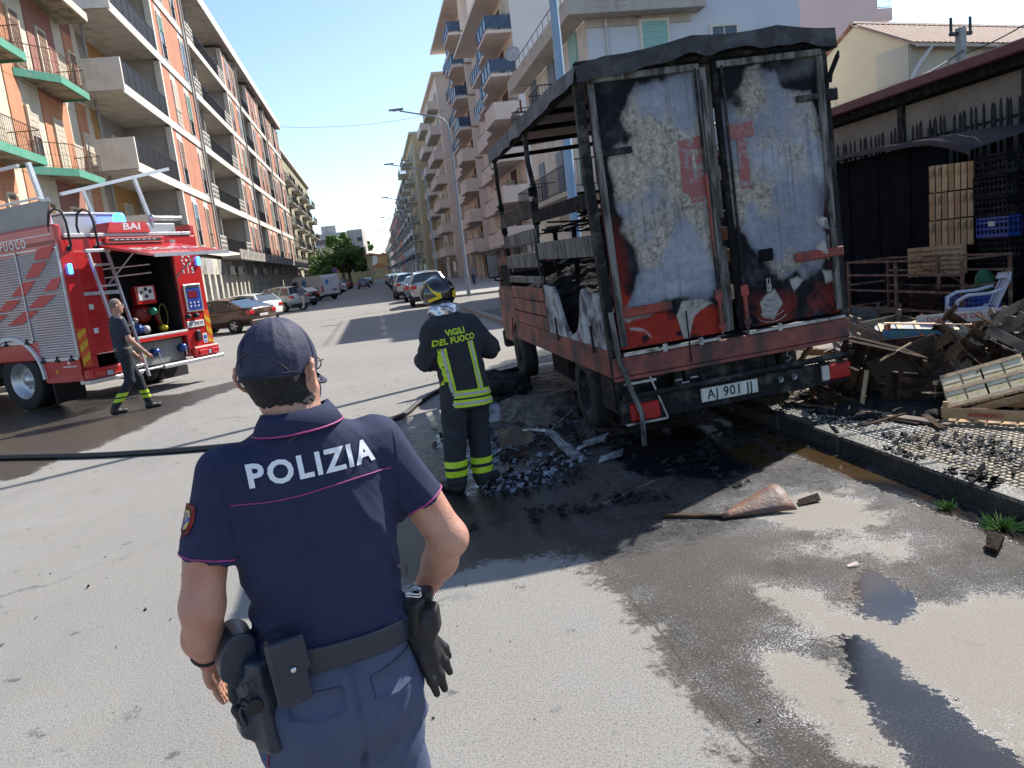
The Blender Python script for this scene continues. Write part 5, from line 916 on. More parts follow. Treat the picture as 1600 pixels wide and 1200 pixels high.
def palm(x, y, h, label, seed=1):
    o = empty('palm_tree', (x, y, 0), 0, label, 'palm tree'); fp('trunk', M_bark, lambda b: (setattr(b, 'smooth', True), b.tube([(0, 0, 0), (.1, 0, h*.5), (0, 0, h)], [.3, .24, .22], 8)), o)
    rs = random.Random(seed)
    for k in range(22):
        a = k*2.4; el = rs.uniform(-.1, 1.1); L_ = rs.uniform(2.0, 2.7); b = MB(); pts = []
        for i in range(8): t = i/7; d = L_*t; pts.append(Vector((math.cos(a)*d*math.cos(el*(1-t*.6)), math.sin(a)*d*math.cos(el*(1-t*.6)), h+d*math.sin(el)*(1-.5*t)-1.3*t*t)))
        for i in range(7):
            p, q = pts[i], pts[i+1]; sd = Vector((-math.sin(a), math.cos(a), 0))
            for s_ in (-1, 1):
                for j in range(3): r0_ = p.lerp(q, j/3); b.add([r0_, r0_+(q-p)*.25, r0_+sd*s_*.45*(1-abs(i-3)/6)+(q-p)*.5-Vector((0, 0, .18))], [(0, 1, 2)])
        b.build('frond', M_palm, o)
palm(-9.0, 146, 7.2, 'palm tree with drooping fronds left of the ficus', 2); palm(-10.8, 138, 5.6, 'shorter palm tree at the end of the left block', 4)
# ================================================================ the burnt truck
M_char = mat('charred_surface', (.010, .010, .011), .75, col2=(.045, .040, .036), nscale=9, lo=.52, hi=.72, bump=.8, bscale=30)
M_charsteel = mat('scorched_steel', (.020, .020, .023), .5, .3, col2=(.10, .095, .09), nscale=7, lo=.5, hi=.75, bump=.4, bscale=40, rough2=.8)
M_wood = mat('scorched_grey_wood', (.17, .165, .155), .85, col2=(.03, .028, .026), nscale=5, lo=.42, hi=.6, bump=.6, bscale=40, stretch=(3, 3, .6))
M_redp = mat('faded_red_paint', (.30, .045, .030), .6, col2=(.16, .030, .022), nscale=6, col3=(.022, .018, .018), n3scale=3.2, lo3=.5, hi3=.62, bump=.4, bscale=30)
M_redp2 = mat('sooty_pink_red_paint', (.27, .070, .055), .7, col2=(.13, .038, .032), nscale=5, col3=(.035, .026, .026), n3scale=2.8, lo3=.46, hi3=.62, bump=.3, bscale=30)
M_alu = mat('smoked_aluminium', (.42, .43, .44), .45, .6, col2=(.10, .10, .10), nscale=6, lo=.45, hi=.65)
M_ash = mat('white_ash_crust', (.42, .42, .43), .9, col2=(.06, .06, .065), nscale=5, lo=.40, hi=.62, bump=.6, bscale=40, col3=(.20, .06, .05), n3scale=3, lo3=.6, hi3=.7)
M_tarp = mat('smoked_grey_tarpaulin', (.17, .17, .18), .8, spec=.2, col2=(.07, .068, .07), nscale=2.5, bump=.3, bscale=12)
M_tarpin = mat('brown_smoked_lining', (.22, .19, .175), .9, col2=(.13, .11, .10), nscale=3)
M_tyre = mat('burnt_tyre', (.012, .012, .013), .8, col2=(.06, .058, .056), nscale=14, lo=.55, hi=.7, bump=.8, bscale=40)
M_door = mat('blistered_door_skin', (1, 1, 1), .7, spec=.15, attr='col', col2=(.72, .74, .78), nscale=26, lo=.4, hi=.7, bump=.5, bscale=70)
M_lampred = mat('red_lamp_lens', (.35, .01, .012), .3); M_lampw = mat('milky_lamp_lens', (.5, .48, .45), .35)
M_plate = mat('white_number_plate', (.62, .62, .58), .5, col2=(.42, .42, .38), nscale=12); M_ink = mat('black_lettering', (.012, .012, .014), .6)
M_rustlt = mat('heat_browned_board', (.30, .13, .07), .8, col2=(.42, .22, .14), nscale=6)

truck = empty('burnt_truck', (2.945, 6.1, .09), 0, 'burnt-out red box truck with peeling rear doors and scorched tarpaulin roof', 'truck', rot=(0, rad(-2.3), 0))
truck.scale = (1, .97, 1.035)
T = truck
def part(name, m, fn, parent=None):
    b = MB(); fn(b); return b.build(name, m, parent or T)
# chassis
ch = part('chassis', M_charsteel, lambda b: [b.box((x-.04, .1, .42), (x+.04, 6.2, .60)) for x in (-.38, .38)] + [b.box((-.34, y, .44), (.34, y+.08, .56)) for y in (.15, 1.0, 2.2, 3.4, 4.6)])
part('rear_axle', M_char, lambda b: (b.tube([(-.8, 1.22, .33), (.8, 1.22, .33)], .07, 10), b.lathe([(.01, -.16), (.15, -.1), (.19, 0), (.15, .1), (.01, .16)], 14, (0, 1.22, .33), 'y')), ch)
part('leaf_spring', M_char, lambda b: [b.box((x-.035, 1.22-.62+.09*i, .40-.02*i), (x+.035, 1.22+.62-.09*i, .418-.02*i)) for x in (-.5, .5) for i in range(4)], ch)
part('fuel_tank', M_char, lambda b: (b.bbox((-.86, 2.6, .22), (-.46, 3.5, .56), .04)))
part('tool_box', M_charsteel, lambda b: (b.bbox((-1.0, .26, .24), (-.50, .74, .60), .015), b.box((-1.012, .30, .28), (-1.0, .70, .56))))
part('exhaust', M_char, lambda b: b.tube([(.5, 4.2, .35), (.52, 2.6, .33), (.50, 1.9, .38), (.5, .9, .40), (.52, .1, .34)], [.05, .08, .08, .03, .03], 10))
def wheel(x, y, r, w_, dual=False, side=-1):
    o = empty('wheel', (x, y, 0)); o.parent = T; o.location = (x, y, r-.05)
    def tyre(b):
        b.smooth = True; n = 36; prof = [(.62*r, -w_/2), (.92*r, -w_/2*1.04), (r, -w_/2*.8), (r, w_/2*.8), (.92*r, w_/2*1.04), (.62*r, w_/2)]
        b.lathe(prof, n, (0, 0, 0), 'x')
        if dual: b.lathe(prof, n, (-side*(w_+.05), 0, 0), 'x')
        b.v = [(p[0], p[1]*(1+.03*vnoise(p[1]*9, p[2]*9)), max(p[2], -r+.05)) for p in b.v]
    t = part('tyre', M_tyre, tyre, o)
    def rim(b):
        b.smooth = True; s = side; dish = .06 if dual else -.01
        b.lathe([(.62*r, s*w_*.48), (.56*r, s*w_*.42), (.54*r, s*(w_*.4-dish)), (.30*r, s*(w_*.30-dish)), (.28*r, s*(w_*.30-dish+.04)), (.02, s*(w_*.30-dish+.05))], 24, (0, 0, 0), 'x')
    part('rim', M_charsteel, rim, o)
    for k in range(6):
        a = k*math.pi/3; part('wheel_nut', M_charsteel, lambda b: b.tube([(side*w_*.28, .2*r*math.cos(a)*2, .2*r*math.sin(a)*2), (side*(w_*.28+.03), .2*r*math.cos(a)*2, .2*r*math.sin(a)*2)], .014, 6), o) if abs(y) > 4 else None
    return o
wheel(-.95, 1.22, .37, .19, True, -1); wheel(.95, 1.22, .37, .19, True, 1); wheel(-.90, 5.12, .37, .20, False, -1); wheel(.90, 5.12, .37, .20, False, 1)
# mudguard, load floor and its frame
part('mudguard', M_char, lambda b: [b.tube([(s*.95, 1.22+.46*math.cos(a), .34+.46*math.sin(a)) for a in np.linspace(rad(15), rad(165), 10)], .10, 4, flat=.15) for s in (1,)] )
part('load_floor', M_char, lambda b: b.box((-1.05, .03, .74), (1.05, 4.55, .80)))
part('side_rail', M_redp2, lambda b: b.bbox((-1.075, .05, .60), (-1.025, 4.55, .835), .006)); part('side_rail', M_redp, lambda b: b.bbox((1.025, .05, .60), (1.075, 4.55, .835), .006))
part('rear_sill', M_redp2, lambda b: (b.bbox((-1.08, -.02, .615), (1.08, .048, .775), .01), b.bbox((-1.08, -.035, .585), (1.08, .03, .613), .004)))
part('sill_edge_strip', M_alu, lambda b: [b.box((x0, -.032, .78), (x1, .02, .802)) for x0, x1 in ((-.98, -.12), (.14, 1.04))])
for x in (-.62, -.30, .42): part('latch_clip', M_alu, lambda b: (b.bbox((x-.02, -.045, .765), (x+.02, -.030, .83), .004), b.box((x-.035, -.043, .79), (x+.035, -.034, .805))))
# posts
def bent(b, pts, wx, wy):
    for p, q in zip(pts[:-1], pts[1:]): b.beam(p, q, wx, wy, (0, 1, 0))
part('corner_post', M_charsteel, lambda b: bent(b, [(-1.045, .04, .60), (-1.05, .045, 1.4), (-1.065, .05, 2.2), (-1.05, .05, 3.0)], .075, .075))
part('corner_post', M_charsteel, lambda b: bent(b, [(1.055, .04, .60), (1.06, .045, 1.4), (1.06, .05, 2.2), (1.05, .05, 3.02)], .065, .075))
part('bent_strip', M_wood, lambda b: bent(b, [(-1.045, -.02, 1.15), (-1.03, -.035, .80), (-.96, -.05, .50), (-.90, -.06, .30), (-.93, -.12, .05)], .04, .02))
for y, bow in ((2.35, .03), (4.5, .0)):
    for sx in (-1, 1):
        part('side_post', M_charsteel, lambda b: bent(b, [(sx*1.05, y, .6), (sx*1.05, y, 1.2), (sx*(1.05+bow), y+.02, 1.7), (sx*(1.05-bow), y-.02, 2.3), (sx*1.05, y, 2.62), (sx*1.04, y, 2.92)], .045, .05))
        for z in (1.30, 1.62, 2.02, 2.32): part('post_bracket', M_char, lambda b: b.bbox((sx*1.05-.035, y-.045, z-.04), (sx*1.05+.035, y+.045, z+.05), .008))
# side boards: three red boards at the front bay, burnt through at the rear bay
for k in range(3): part('side_board', M_redp2, lambda b: b.bbox((-1.085, 2.38, .84+.16*k), (-1.055, 4.47, .99+.16*k), .012))
def burnt(name, m, y0, y1, z0, topf, x, t=.03, n=26, seed=1.):
    b = MB(); vs = []; ys = np.linspace(y0, y1, n)
    for y in ys:
        z = topf(y)+.05*(vnoise(y*9, seed)-.5)+.03*(vnoise(y*27, seed)-.5)
        for xx in (x-t/2, x+t/2): vs += [(xx, y, z0), (xx, y, (z0+z)/2), (xx, y, max(z, z0+.01))]
    fs = []
    for i in range(n-1):
        o = i*6; p = o+6
        fs += [(o, o+1, p+1, p), (o+1, o+2, p+2, p+1), (o+3, p+3, p+4, o+4), (o+4, p+4, p+5, o+5), (o+2, o+5, p+5, p+2), (o, p, p+3, o+3)]
    fs += [(0, 3, 4, 1), (1, 4, 5, 2)]; o = (n-1)*6; fs += [(o, o+1, o+4, o+3), (o+1, o+2, o+5, o+4)]; b.add(vs, fs); return b.build(name, m, T)
hole = lambda y: 1.33-.44*math.exp(-((y-1.25)/.42)**4)-.05*(y < .5)
burnt('burnt_side_board', M_ash, .10, 2.32, .84, hole, -1.07)
burnt('burnt_side_board', M_redp, .10, 4.47, .84, lambda y: 1.15+.1*math.sin(y*2), 1.07, seed=4.)
for y in (.5, 1.9): part('board_hinge', M_charsteel, lambda b: b.bbox((-1.10, y-.02, .78), (-1.085, y+.02, 1.02), .003))
for z, w_ in ((2.06, .17), (1.80, .15), (1.54, .16), (1.36, .08)):
    part('side_slat', M_charsteel if z > 2 else M_wood, lambda b: b.bbox((-1.085, 2.33, z), (-1.055, 4.48, z+w_), .006))
for z, w_, y0 in ((1.60, .17, .1), (1.98, .12, .1)):
    part('side_slat', M_wood if z < 1.8 else M_char, lambda b: b.beam((-1.07, y0, z+w_/2), (-1.07, 2.33, z+w_/2+.02), .03, w_))
for z in (1.28, 1.52, 1.78, 2.02):
    part('side_slat', M_char if z > 1.7 else M_rustlt, lambda b: b.bbox((1.055, .4, z), (1.085, 4.48, z+.14), .006))
part('headboard', M_char, lambda b: [b.box((-1.04, 4.50, .84+.22*k), (1.04, 4.53, 1.04+.22*k)) for k in range(3)])
# charred load
def heap(name, x0, x1, y0, y1, zf, m, nx=40, ny=60, par=T):
    xs, ys = np.meshgrid(np.linspace(x0, x1, nx), np.linspace(y0, y1, ny)); z = zf(xs, ys)
    b = MB(); b.v = list(zip(xs.ravel(), ys.ravel(), z.ravel())); b.f = [(j*nx+i, j*nx+i+1, (j+1)*nx+i+1, (j+1)*nx+i) for j in range(ny-1) for i in range(nx-1)]; b.mi = [0]*len(b.f); b.sm = [False]*len(b.f)
    return b.build(name, m, par)
ld = heap('charred_load', -1.0, 1.0, .25, 4.45, lambda x, y: .82+(.15+.42*np.clip((y-1.2)/2.6, 0, 1)+.10*(y < 1.0))*(np.clip(1.3-np.abs(x), 0, 1))**.5+.30*(fbm(x*3, y*3, 2., 5)-.45)+.12*np.maximum(0, fbm(x*9, y*9, 7., 3)-.5), M_char); ld['kind'] = 'stuff'
random.seed(4)
for k in range(16):
    y = random.uniform(.5, 4.2); x = random.uniform(-.8, .8); a = random.uniform(0, 3.1); L_ = random.uniform(.3, .7)
    part('charred_crate_slat', M_char if k % 3 else M_wood, lambda b: b.beam((x-L_/2*math.cos(a), y-L_/2*math.sin(a), 1.15+.1*(y-1)+random.uniform(-.05, .2)), (x+L_/2*math.cos(a), y+L_/2*math.sin(a), 1.2+.1*(y-1)+random.uniform(-.1, .2)), .07, .012), ld)
random.seed(14); b = MB()
for k in range(90):
    x = random.uniform(-.9, .9); y = random.uniform(.35, 4.3); a = random.choice([0, 1.57, random.uniform(0, 3.1)]); L_ = random.uniform(.25, .6); z = 1.98+random.uniform(-.16, .07); L_ = min(L_, (1.0-abs(x))*1.6+.05) if a == 0 else L_
    b.beam((x-L_/2*math.cos(a), y-L_/2*math.sin(a), z+random.uniform(-.04, .04)), (x+L_/2*math.cos(a), y+L_/2*math.sin(a), z+random.uniform(-.04, .04)), random.uniform(.06, .12), .015)
o = b.build('charred_top_layer', M_char, ld); o['kind'] = 'stuff'
for sx in (-.5, .45):
    for y in (.7, 1.9, 3.1, 4.1): part('charred_prop', M_char, lambda b: b.beam((sx, y, .85), (sx+.05, y, 1.92), .06, .05), ld)
# doors ------------------------------------------------------------------
def door(x0, x1, z0, z1, poly, seed, extra):
    nx, nz = 150, 300; U, V = np.meshgrid(np.linspace(0, 1, nx), np.linspace(0, 1, nz)); X = x0+(x1-x0)*U; Z = z0+(z1-z0)*V
    wob = .055*(fbm(X*7, Z*7, seed, 5)-.5)*2; d = polydist(U*(x1-x0)/(x1-x0), V, poly)
    d = d+wob*1.0+.030
    soot = np.array((.006, .007, .010)); blue = np.array((.205, .222, .265)); tan = np.array((.28, .25, .21)); red = np.array((.36, .030, .018)); ash = np.array((.42, .41, .40))
    c = np.zeros(U.shape+(3,))+soot; q = fbm(X*5, Z*4, seed+3, 5); c += (np.clip((q-.52)*3, 0, 1)*np.clip(fbm(X*22, Z*22, seed, 3)-.3, 0, 1))[..., None]*np.array((.11, .11, .12))
    def lay(mask, col): nonlocal c; mask = np.clip(mask, 0, 1)[..., None]; c = c*(1-mask)+col*mask
    for m_, col in extra(U, V, X, Z): lay(m_, np.array(col))
    inside = np.clip(d/.022, 0, 1)
    bl = fbm(X*3.2, Z*2.6, seed+9, 5); cells = 1-np.abs(2*fbm(X*17, Z*17, seed+5, 3)-1)            # blister edges between skins
    cells2 = 1-np.abs(2*fbm(X*38, Z*38, seed+6, 2)-1)
    base = blue*(.80+.45*fbm(X*2.4, Z*1.5, seed+2, 4))[..., None]+(np.clip(fbm(X*1.6, Z*5, seed+12, 4)-.52, 0, 1)*.5)[..., None]; t = np.clip((bl-.445)*8, 0, 1)
    tanc = tan*(.75+.5*fbm(X*30, Z*30, seed, 2))[..., None]+(np.clip(cells2-.78, 0, 1)*1.4)[..., None]*ash
    base = base*(1-t[..., None])+tanc*t[..., None]
    base *= (1-.62*np.clip(cells-.92, 0, 1)/.08*np.clip(t+.12, 0, 1))[..., None]; base *= (1-.35*np.clip(fbm(X*45, Z*2.2, seed+15, 2)-.55, 0, 1)*3*(fbm(X*3, Z*3, seed+16, 2) > .45))[..., None]
    rim = np.clip(1-np.abs(d)/.018, 0, 1)*np.clip(fbm(X*12, Z*12, seed, 2)*2-.6, 0, 1); base = base*(1-rim[..., None]*.4)+ash*rim[..., None]*.4
    base *= (.42+.58*np.clip((d+.02*fbm(X*14, Z*14, seed+20, 3))/.075, 0, 1))[..., None]; base *= (.72+.5*fbm(X*1.3, Z*1.3, seed+21, 3))[..., None]*1.12
    c = c*(1-inside[..., None])+base*inside[..., None]
    rel = .006*inside*(.4+bl)+.003*t*cells2*inside+.004*fbm(X*6, Z*6, seed, 4)
    b = MB(); b.v = list(zip(X.ravel(), (-.012-rel).ravel(), Z.ravel())); b.f = [(j*nx+i, j*nx+i+1, (j+1)*nx+i+1, (j+1)*nx+i) for j in range(nz-1) for i in range(nx-1)]
    n0 = len(b.v); b.v += [(x0, .018, z0), (x1, .018, z0), (x1, .018, z1), (x0, .018, z1)]; b.f += [(n0, n0+3, n0+2, n0+1), (0, nx-1, n0+1, n0)[::-1], ((nz-1)*nx, nz*nx-1, n0+2, n0+3), (0, (nz-1)*nx, n0+3, n0), (nx-1, nz*nx-1, n0+2, n0+1)[::-1]]
    b.mi = [0]*len(b.f); b.sm = [True]*len(b.f); me = b.mesh('door', M_door); a = me.color_attributes.new('col', 'FLOAT_COLOR', 'POINT')
    cc = np.ones((len(b.v), 4), np.float32); cc[:nx*nz, :3] = np.clip(c, 0, 1).reshape(-1, 3); cc[nx*nz:, :3] = .02; a.data.foreach_set('color', cc.ravel())
    return link('door', me, T)
def exL(U, V, X, Z):
    n = fbm(X*6, Z*6, 21., 4); m2 = fbm(X*9, Z*9, 40., 4)
    yield np.clip((.20-U)*9, 0, 1)*np.clip((.52-V)*6, 0, 1)*np.clip((n-.33)*6, 0, 1)*.75, (.20, .020, .016)
    yield np.clip((polydist(U, V, [(0, -.02), (1, -.02), (.97, .12), (.8, .12), (.62, .10), (.35, .15), (.1, .22), (0, .3)])+.05*(n-.5)*2)*40, 0, 1), (.30, .028, .018)
    yield np.clip((m2-.60)*14, 0, 1)*(V < .16), (.012, .012, .014)
    for poly in ([(.05, .115), (.2, .155), (.32, .15), (.25, .115), (.10, .095)], [(.10, .08), (.24, .07), (.30, .03), (.25, .055), (.12, .07)], [(.55, .10), (.62, .145), (.80, .155), (.93, .12), (.80, .10), (.72, .07), (.66, -.01), (.60, .0), (.57, .05)], [(.50, .20), (.62, .215), (.66, .19), (.56, .175)]):
        yield np.clip((polydist(U, V, poly)+.02*(n-.5)*2)*120, 0, 1), (.36, .34, .31)
def exR(U, V, X, Z):
    n = fbm(X*6, Z*6, 61., 4); m2 = fbm(X*8, Z*8, 80., 4)
    yield np.clip((U-.90)*10, 0, 1)*np.clip((.6-V)*5, 0, 1)*np.clip((n-.3)*6, 0, 1)*.7, (.20, .024, .020)
    yield np.clip((.14-V)*14, 0, 1)*np.clip((n-.40)*7, 0, 1)*.6, (.22, .028, .020)
    yield np.clip((polydist(U, V, [(.35, .86), (.5, .93), (.8, .98), (.98, .97), (.9, .88), (.7, .87)])+.07*(n-.5)*2)*14, 0, 1)*.75, (.13, .135, .15)
    for poly in ([(.50, .165), (.60, .175), (.70, .15), (.62, .12), (.55, .10)], [(.86, .17), (.96, .16), (.98, .13), (.88, .125)], [(.86, .28), (.95, .31), (1, .26), (.93, .20), (.88, .24)], [(.20, .09), (.36, .14), (.42, .07), (.33, .02), (.22, .03)]):
        yield np.clip((polydist(U, V, poly)+.02*(n-.5)*2)*120, 0, 1), (.34, .33, .31)
dl = door(-1.0, -.07, .835, 2.93, [(.36, .90), (.42, .945), (.60, .955), (.80, .98), (1.02, .97), (1.02, .2), (.85, .155), (.6, .17), (.3, .13), (.10, .14), (.20, .22), (.27, .30), (.25, .38), (.17, .46), (.15, .60), (.13, .68), (.22, .745), (.34, .78), (.30, .84)], 11., exL)
dr = door(.085, 1.0, .835, 2.95, [(-.02, .83), (.20, .835), (.32, .92), (.55, .93), (.62, .86), (.70, .84), (.88, .84), (.90, .74), (.98, .66), (.99, .54), (.93, .46), (.90, .36), (.93, .26), (.84, .22), (.62, .20), (.45, .17), (.35, .22), (.20, .32), (.08, .40), (-.02, .42)], 31., exR)
# letters left on the skins (flat paint, partly burnt away)
M_letter = mat('faded_red_letters', (.27, .060, .055), .7, col2=(.22, .10, .10), nscale=30, col3=(.22, .20, .21), n3scale=16, lo3=.52, hi3=.62)
def flat(name, polys, y, par, m=M_letter):
    b = MB()
    for p in polys: b.prism(p, y, y+.002, 'y')
    return b.build(name, m, par)
flat('letter_fragment', [[(-.30, 2.38), (-.10, 2.40), (-.10, 2.30), (-.20, 2.30), (-.20, 2.16), (-.10, 2.14), (-.09, 1.93), (-.14, 1.90), (-.24, 1.90), (-.25, 1.96), (-.31, 1.99)], [(-.165, 2.26), (-.10, 2.27), (-.10, 2.20), (-.165, 2.19)]], -.026, dl)
flat('letter_t', [[(.12, 2.335), (.355, 2.345), (.36, 2.46), (.115, 2.45)], [(.20, 1.95), (.285, 1.95), (.285, 2.335), (.20, 2.335)]], -.028, dr)
# door frames, centre battens, rods, straps
for x0, x1, par in ((-1.0, -.07, dl), (.085, 1.0, dr)):
    part('frame_batten', M_wood, lambda b: b.bbox((x0-.005, -.05, 2.885), (x1+.005, -.012, 2.935), .006), par)
    part('frame_batten', M_wood, lambda b: b.beam((x0+.03 if x0 < 0 else x1-.02, -.035, .86), (x0+.025 if x0 < 0 else x1-.02, -.035, 2.88), .05, .035, (0, 1, 0)), par)
part('centre_batten', M_wood, lambda b: bent(b, [(-.055, -.03, .84), (-.05, -.035, 1.6), (-.045, -.03, 2.3), (-.04, -.03, 2.90)], .05, .03)); part('centre_batten', M_char, lambda b: bent(b, [(.075, -.03, .84), (.07, -.03, 1.8), (.06, -.03, 2.93)], .045, .04))
part('loose_batten', M_wood, lambda b: bent(b, [(.0, .0, .84), (.005, -.01, 1.2), (.0, -.01, 1.35), (.01, .0, 1.52)], .035, .02)); part('loose_batten', M_wood, lambda b: bent(b, [(.02, .01, 1.75), (.015, .0, 2.3), (.02, .0, 2.88)], .03, .02))
for x, z1, par in ((-.105, 2.9, dl), (.125, 2.9, dr)):
    part('locking_rod', M_charsteel, lambda b: b.tube([(x, -.045, .80), (x, -.048, 1.3), (x, -.045, z1)], .012, 8), par)
    part('rod_red_sleeve', M_redp, lambda b: (b.tube([(x, -.047, .84), (x, -.047, 1.17)], .020, 8), b.bbox((x-.035, -.065, 1.10), (x+.035, -.03, 1.19), .006), b.bbox((x-.03, -.062, .87), (x+.03, -.03, .91), .004)), par)
part('rod_red_sleeve', M_redp, lambda b: b.tube([(-.105, -.048, 1.45), (-.105, -.048, 2.1)], .014, 8), dl)
for x0, x1, z, par in ((-.96, -.52, 1.09, dl), (.62, 1.06, 1.30, dr)):
    part('hinge_strap', M_redp, lambda b: (b.bbox((x0, -.055, z), (x1, -.026, z+.075), .006), b.box((x0+.02, -.062, z+.012), (x1-.02, -.055, z+.024)), b.box((x0+.02, -.062, z+.050), (x1-.02, -.055, z+.062))), par)
part('hinge_strap', M_charsteel, lambda b: b.bbox((-1.0, -.05, 2.34), (-.70, -.026, 2.39), .006), dl); part('hinge_strap', M_charsteel, lambda b: (b.bbox((.75, -.05, 2.55), (1.0, -.026, 2.60), .006), b.bbox((1.0, -.06, 2.53), (1.12, -.03, 2.63), .01)), dr)
part('door_handle', M_char, lambda b: (b.bbox((.29, -.05, 1.35), (.42, -.026, 1.45), .01), b.bbox((.31, -.07, 1.37), (.40, -.05, 1.43), .01)), dr)
part('padlock', M_alu, lambda b: (b.bbox((-.34, -.06, 1.08), (-.29, -.03, 1.14), .006),), dl); part('padlock', M_alu, lambda b: (b.bbox((.33, -.05, 1.10), (.375, -.03, 1.17), .006), b.tube([(.34, -.04, 1.17), (.34, -.04, 1.21), (.365, -.04, 1.21), (.365, -.04, 1.17)], .005, 6)), dr)
b = MB(); b.smooth = True
for k in range(5): b.tube([(.36+(.05+.022*k)*math.cos(a), -.034, 1.06-.035*k+(.05+.016*k)*math.sin(a)*.6) for a in np.linspace(rad(200), rad(340), 10)], .0035, 5)
w_ = b.build('coiled_wire', M_alu, dr); w_['kind'] = 'stuff'
part('peeling_flake', M_ash, lambda b: (b.add([(.83, -.04, 1.66), (.90, -.10, 1.62), (.93, -.08, 1.52), (.88, -.045, 1.55), (.84, -.03, 1.60)], [(0, 1, 2, 3, 4), (4, 3, 2, 1, 0)]), b.add([(.80, -.04, 1.42), (.86, -.10, 1.45), (.91, -.06, 1.34), (.85, -.035, 1.30)], [(0, 1, 2, 3), (3, 2, 1, 0)])), dr)
part('charred_hook', M_char, lambda b: b.tube([(1.06, -.02, 2.68), (1.08, -.03, 2.74), (1.14, -.05, 2.86), (1.16, -.04, 2.90)], [.03, .02, .02, .008], 6)); 
# head frame over the doors, roof
part('head_beam', M_char, lambda b: (b.bbox((-1.07, -.02, 2.94), (1.07, .06, 3.06), .01), b.bbox((-1.07, -.035, 2.955), (.98, -.02, 2.99), .004)))
def roofz(x, y): return 3.09+(.035*np.sin(x*2.1+1)-.03*np.abs(np.sin(x*4.3+.5)))*np.exp(-y*.6)+.03*(vnoise(x*2.2, y*1.2)-.5)+.02*np.sin(x*1.4+1.2)
def roof(b):
    nx, ny = 36, 48; X, Y = np.meshgrid(np.linspace(-1.09, 1.12, nx), np.linspace(-.08, 4.62, ny)); Z = roofz(X, Y)
    b.smooth = True; b.add(list(zip(X.ravel(), Y.ravel(), Z.ravel())), [(j*nx+i, j*nx+i+1, (j+1)*nx+i+1, (j+1)*nx+i) for j in range(ny-1) for i in range(nx-1)])
part('roof_tarpaulin', M_tarp, roof)
def under(b):
    nx, ny = 12, 24; X, Y = np.meshgrid(np.linspace(-1.07, 1.09, nx), np.linspace(-.05, 4.60, ny)); Z = roofz(X, Y)-.02
    b.smooth = True; b.add(list(zip(X.ravel(), Y.ravel(), Z.ravel())), [(j*nx+i, (j+1)*nx+i, (j+1)*nx+i+1, j*nx+i+1) for j in range(ny-1) for i in range(nx-1)])
part('roof_lining', M_tarpin, under)
def flap(x, hgt, sx, seed):
    b = MB(); n = 60; b.smooth = True; vs = []
    for y in np.linspace(-.08, 4.62, n):
        z = float(roofz(x, y)); h_ = hgt(y)+.03*(float(vnoise(y*5, seed))-.5)
        for t in (0, .4, 1.): vs.append((x+sx*(.012*math.sin(y*9+seed)*t+.02*t), y, z-h_*t))
    b.add(vs, [(i*3+j, i*3+j+1, i*3+j+4, i*3+j+3) for i in range(n-1) for j in range(2)]); return b.build('roof_side_flap', M_tarp, T)
flap(-1.09, lambda y: .13+.012*y, -1, 2.); flap(1.12, lambda y: .14, 1, 5.)
def band(y, hgt, x0, x1, seed):
    b = MB(); n = 70; b.smooth = True; vs = []
    for x in np.linspace(x0, x1, n):
        z = float(roofz(x, y)); h_ = hgt+.05*(float(vnoise(x*6, seed))-.5)
        for t in (0, .4, .8, 1.): vs.append((x, y-.012*math.sin(x*14+t*4)*t-.01*t, z-h_*t))
    b.add(vs, [(i*4+j, i*4+j+4, i*4+j+5, i*4+j+1) for i in range(n-1) for j in range(3)]); return b
band(-.08, .13, -1.09, 1.12, 3.).build('roof_rear_flap', mat('blackened_tarpaulin', (.016, .016, .018), .65, col2=(.06, .06, .065), nscale=6, lo=.5, hi=.7, bump=.5, bscale=25), T)
for y in (.04, 1.5, 2.4, 3.4, 4.5): part('roof_bow', M_char, lambda b: b.beam((-1.05, y, 2.96), (1.05, y, 2.98), .04, .05))
for sx in (-1, 1): part('roof_side_rail', M_char, lambda b: b.beam((sx*1.05, .05, 2.93), (sx*1.05, 4.55, 2.93), .05, .05))
# rear underrun, lamps, plate
part('underrun_bar', M_charsteel, lambda b: (b.bbox((-1.05, .02, .225), (1.07, .055, .42), .01), b.tube([(-1.03, -.02, .44), (1.08, -.02, .47)], .025, 10)))
part('underrun_edge', M_alu, lambda b: (b.box((-1.02, -.0, .205), (-.66, .05, .222)), b.beam((-.66, -.01, .22), (-.78, -.01, .60), .018, .012), b.box((-1.0, -.005, .54), (-.72, .02, .56))))
part('underrun_bracket', M_charsteel, lambda b: [b.box((x-.03, .05, .30), (x+.03, .14, .60)) for x in (-.5, .5)])
lm = part('tail_lamp', M_lampred, lambda b: b.bbox((.86, -.02, .27), (1.06, .018, .40), .01)); part('reverse_lens', M_lampw, lambda b: b.bbox((.79, -.018, .27), (.858, .016, .40), .008), lm)
part('tail_lamp', M_lampred, lambda b: b.bbox((-.98, -.02, .235), (-.72, .018, .38), .01))
for x in (.40, .53): part('broken_lamp_socket', M_alu, lambda b: (b.lathe([(.022, .0), (.018, -.03), (.008, -.02)], 10, (x, .01, .36), 'y'), b.bbox((x-.02, -.01, .33), (x+.02, .01, .345), .003)))
for x, z in ((-.52, .50), (-.38, .50), (-.46, .47)): part('melted_drip', M_alu, lambda b: b.bbox((x-.035, .0, z), (x+.035, .02, z+.015), .005))
pl = part('number_plate', M_plate, lambda b: b.bbox((-.34, -.014, .285), (.18, .012, .40), .006), T)
text('plate_lettering', 'AJ 901 JJ', M_ink, pl, (-.08, -.0165, .343), (rad(90), 0, 0), .115, .001, .92, .001, 1.12)
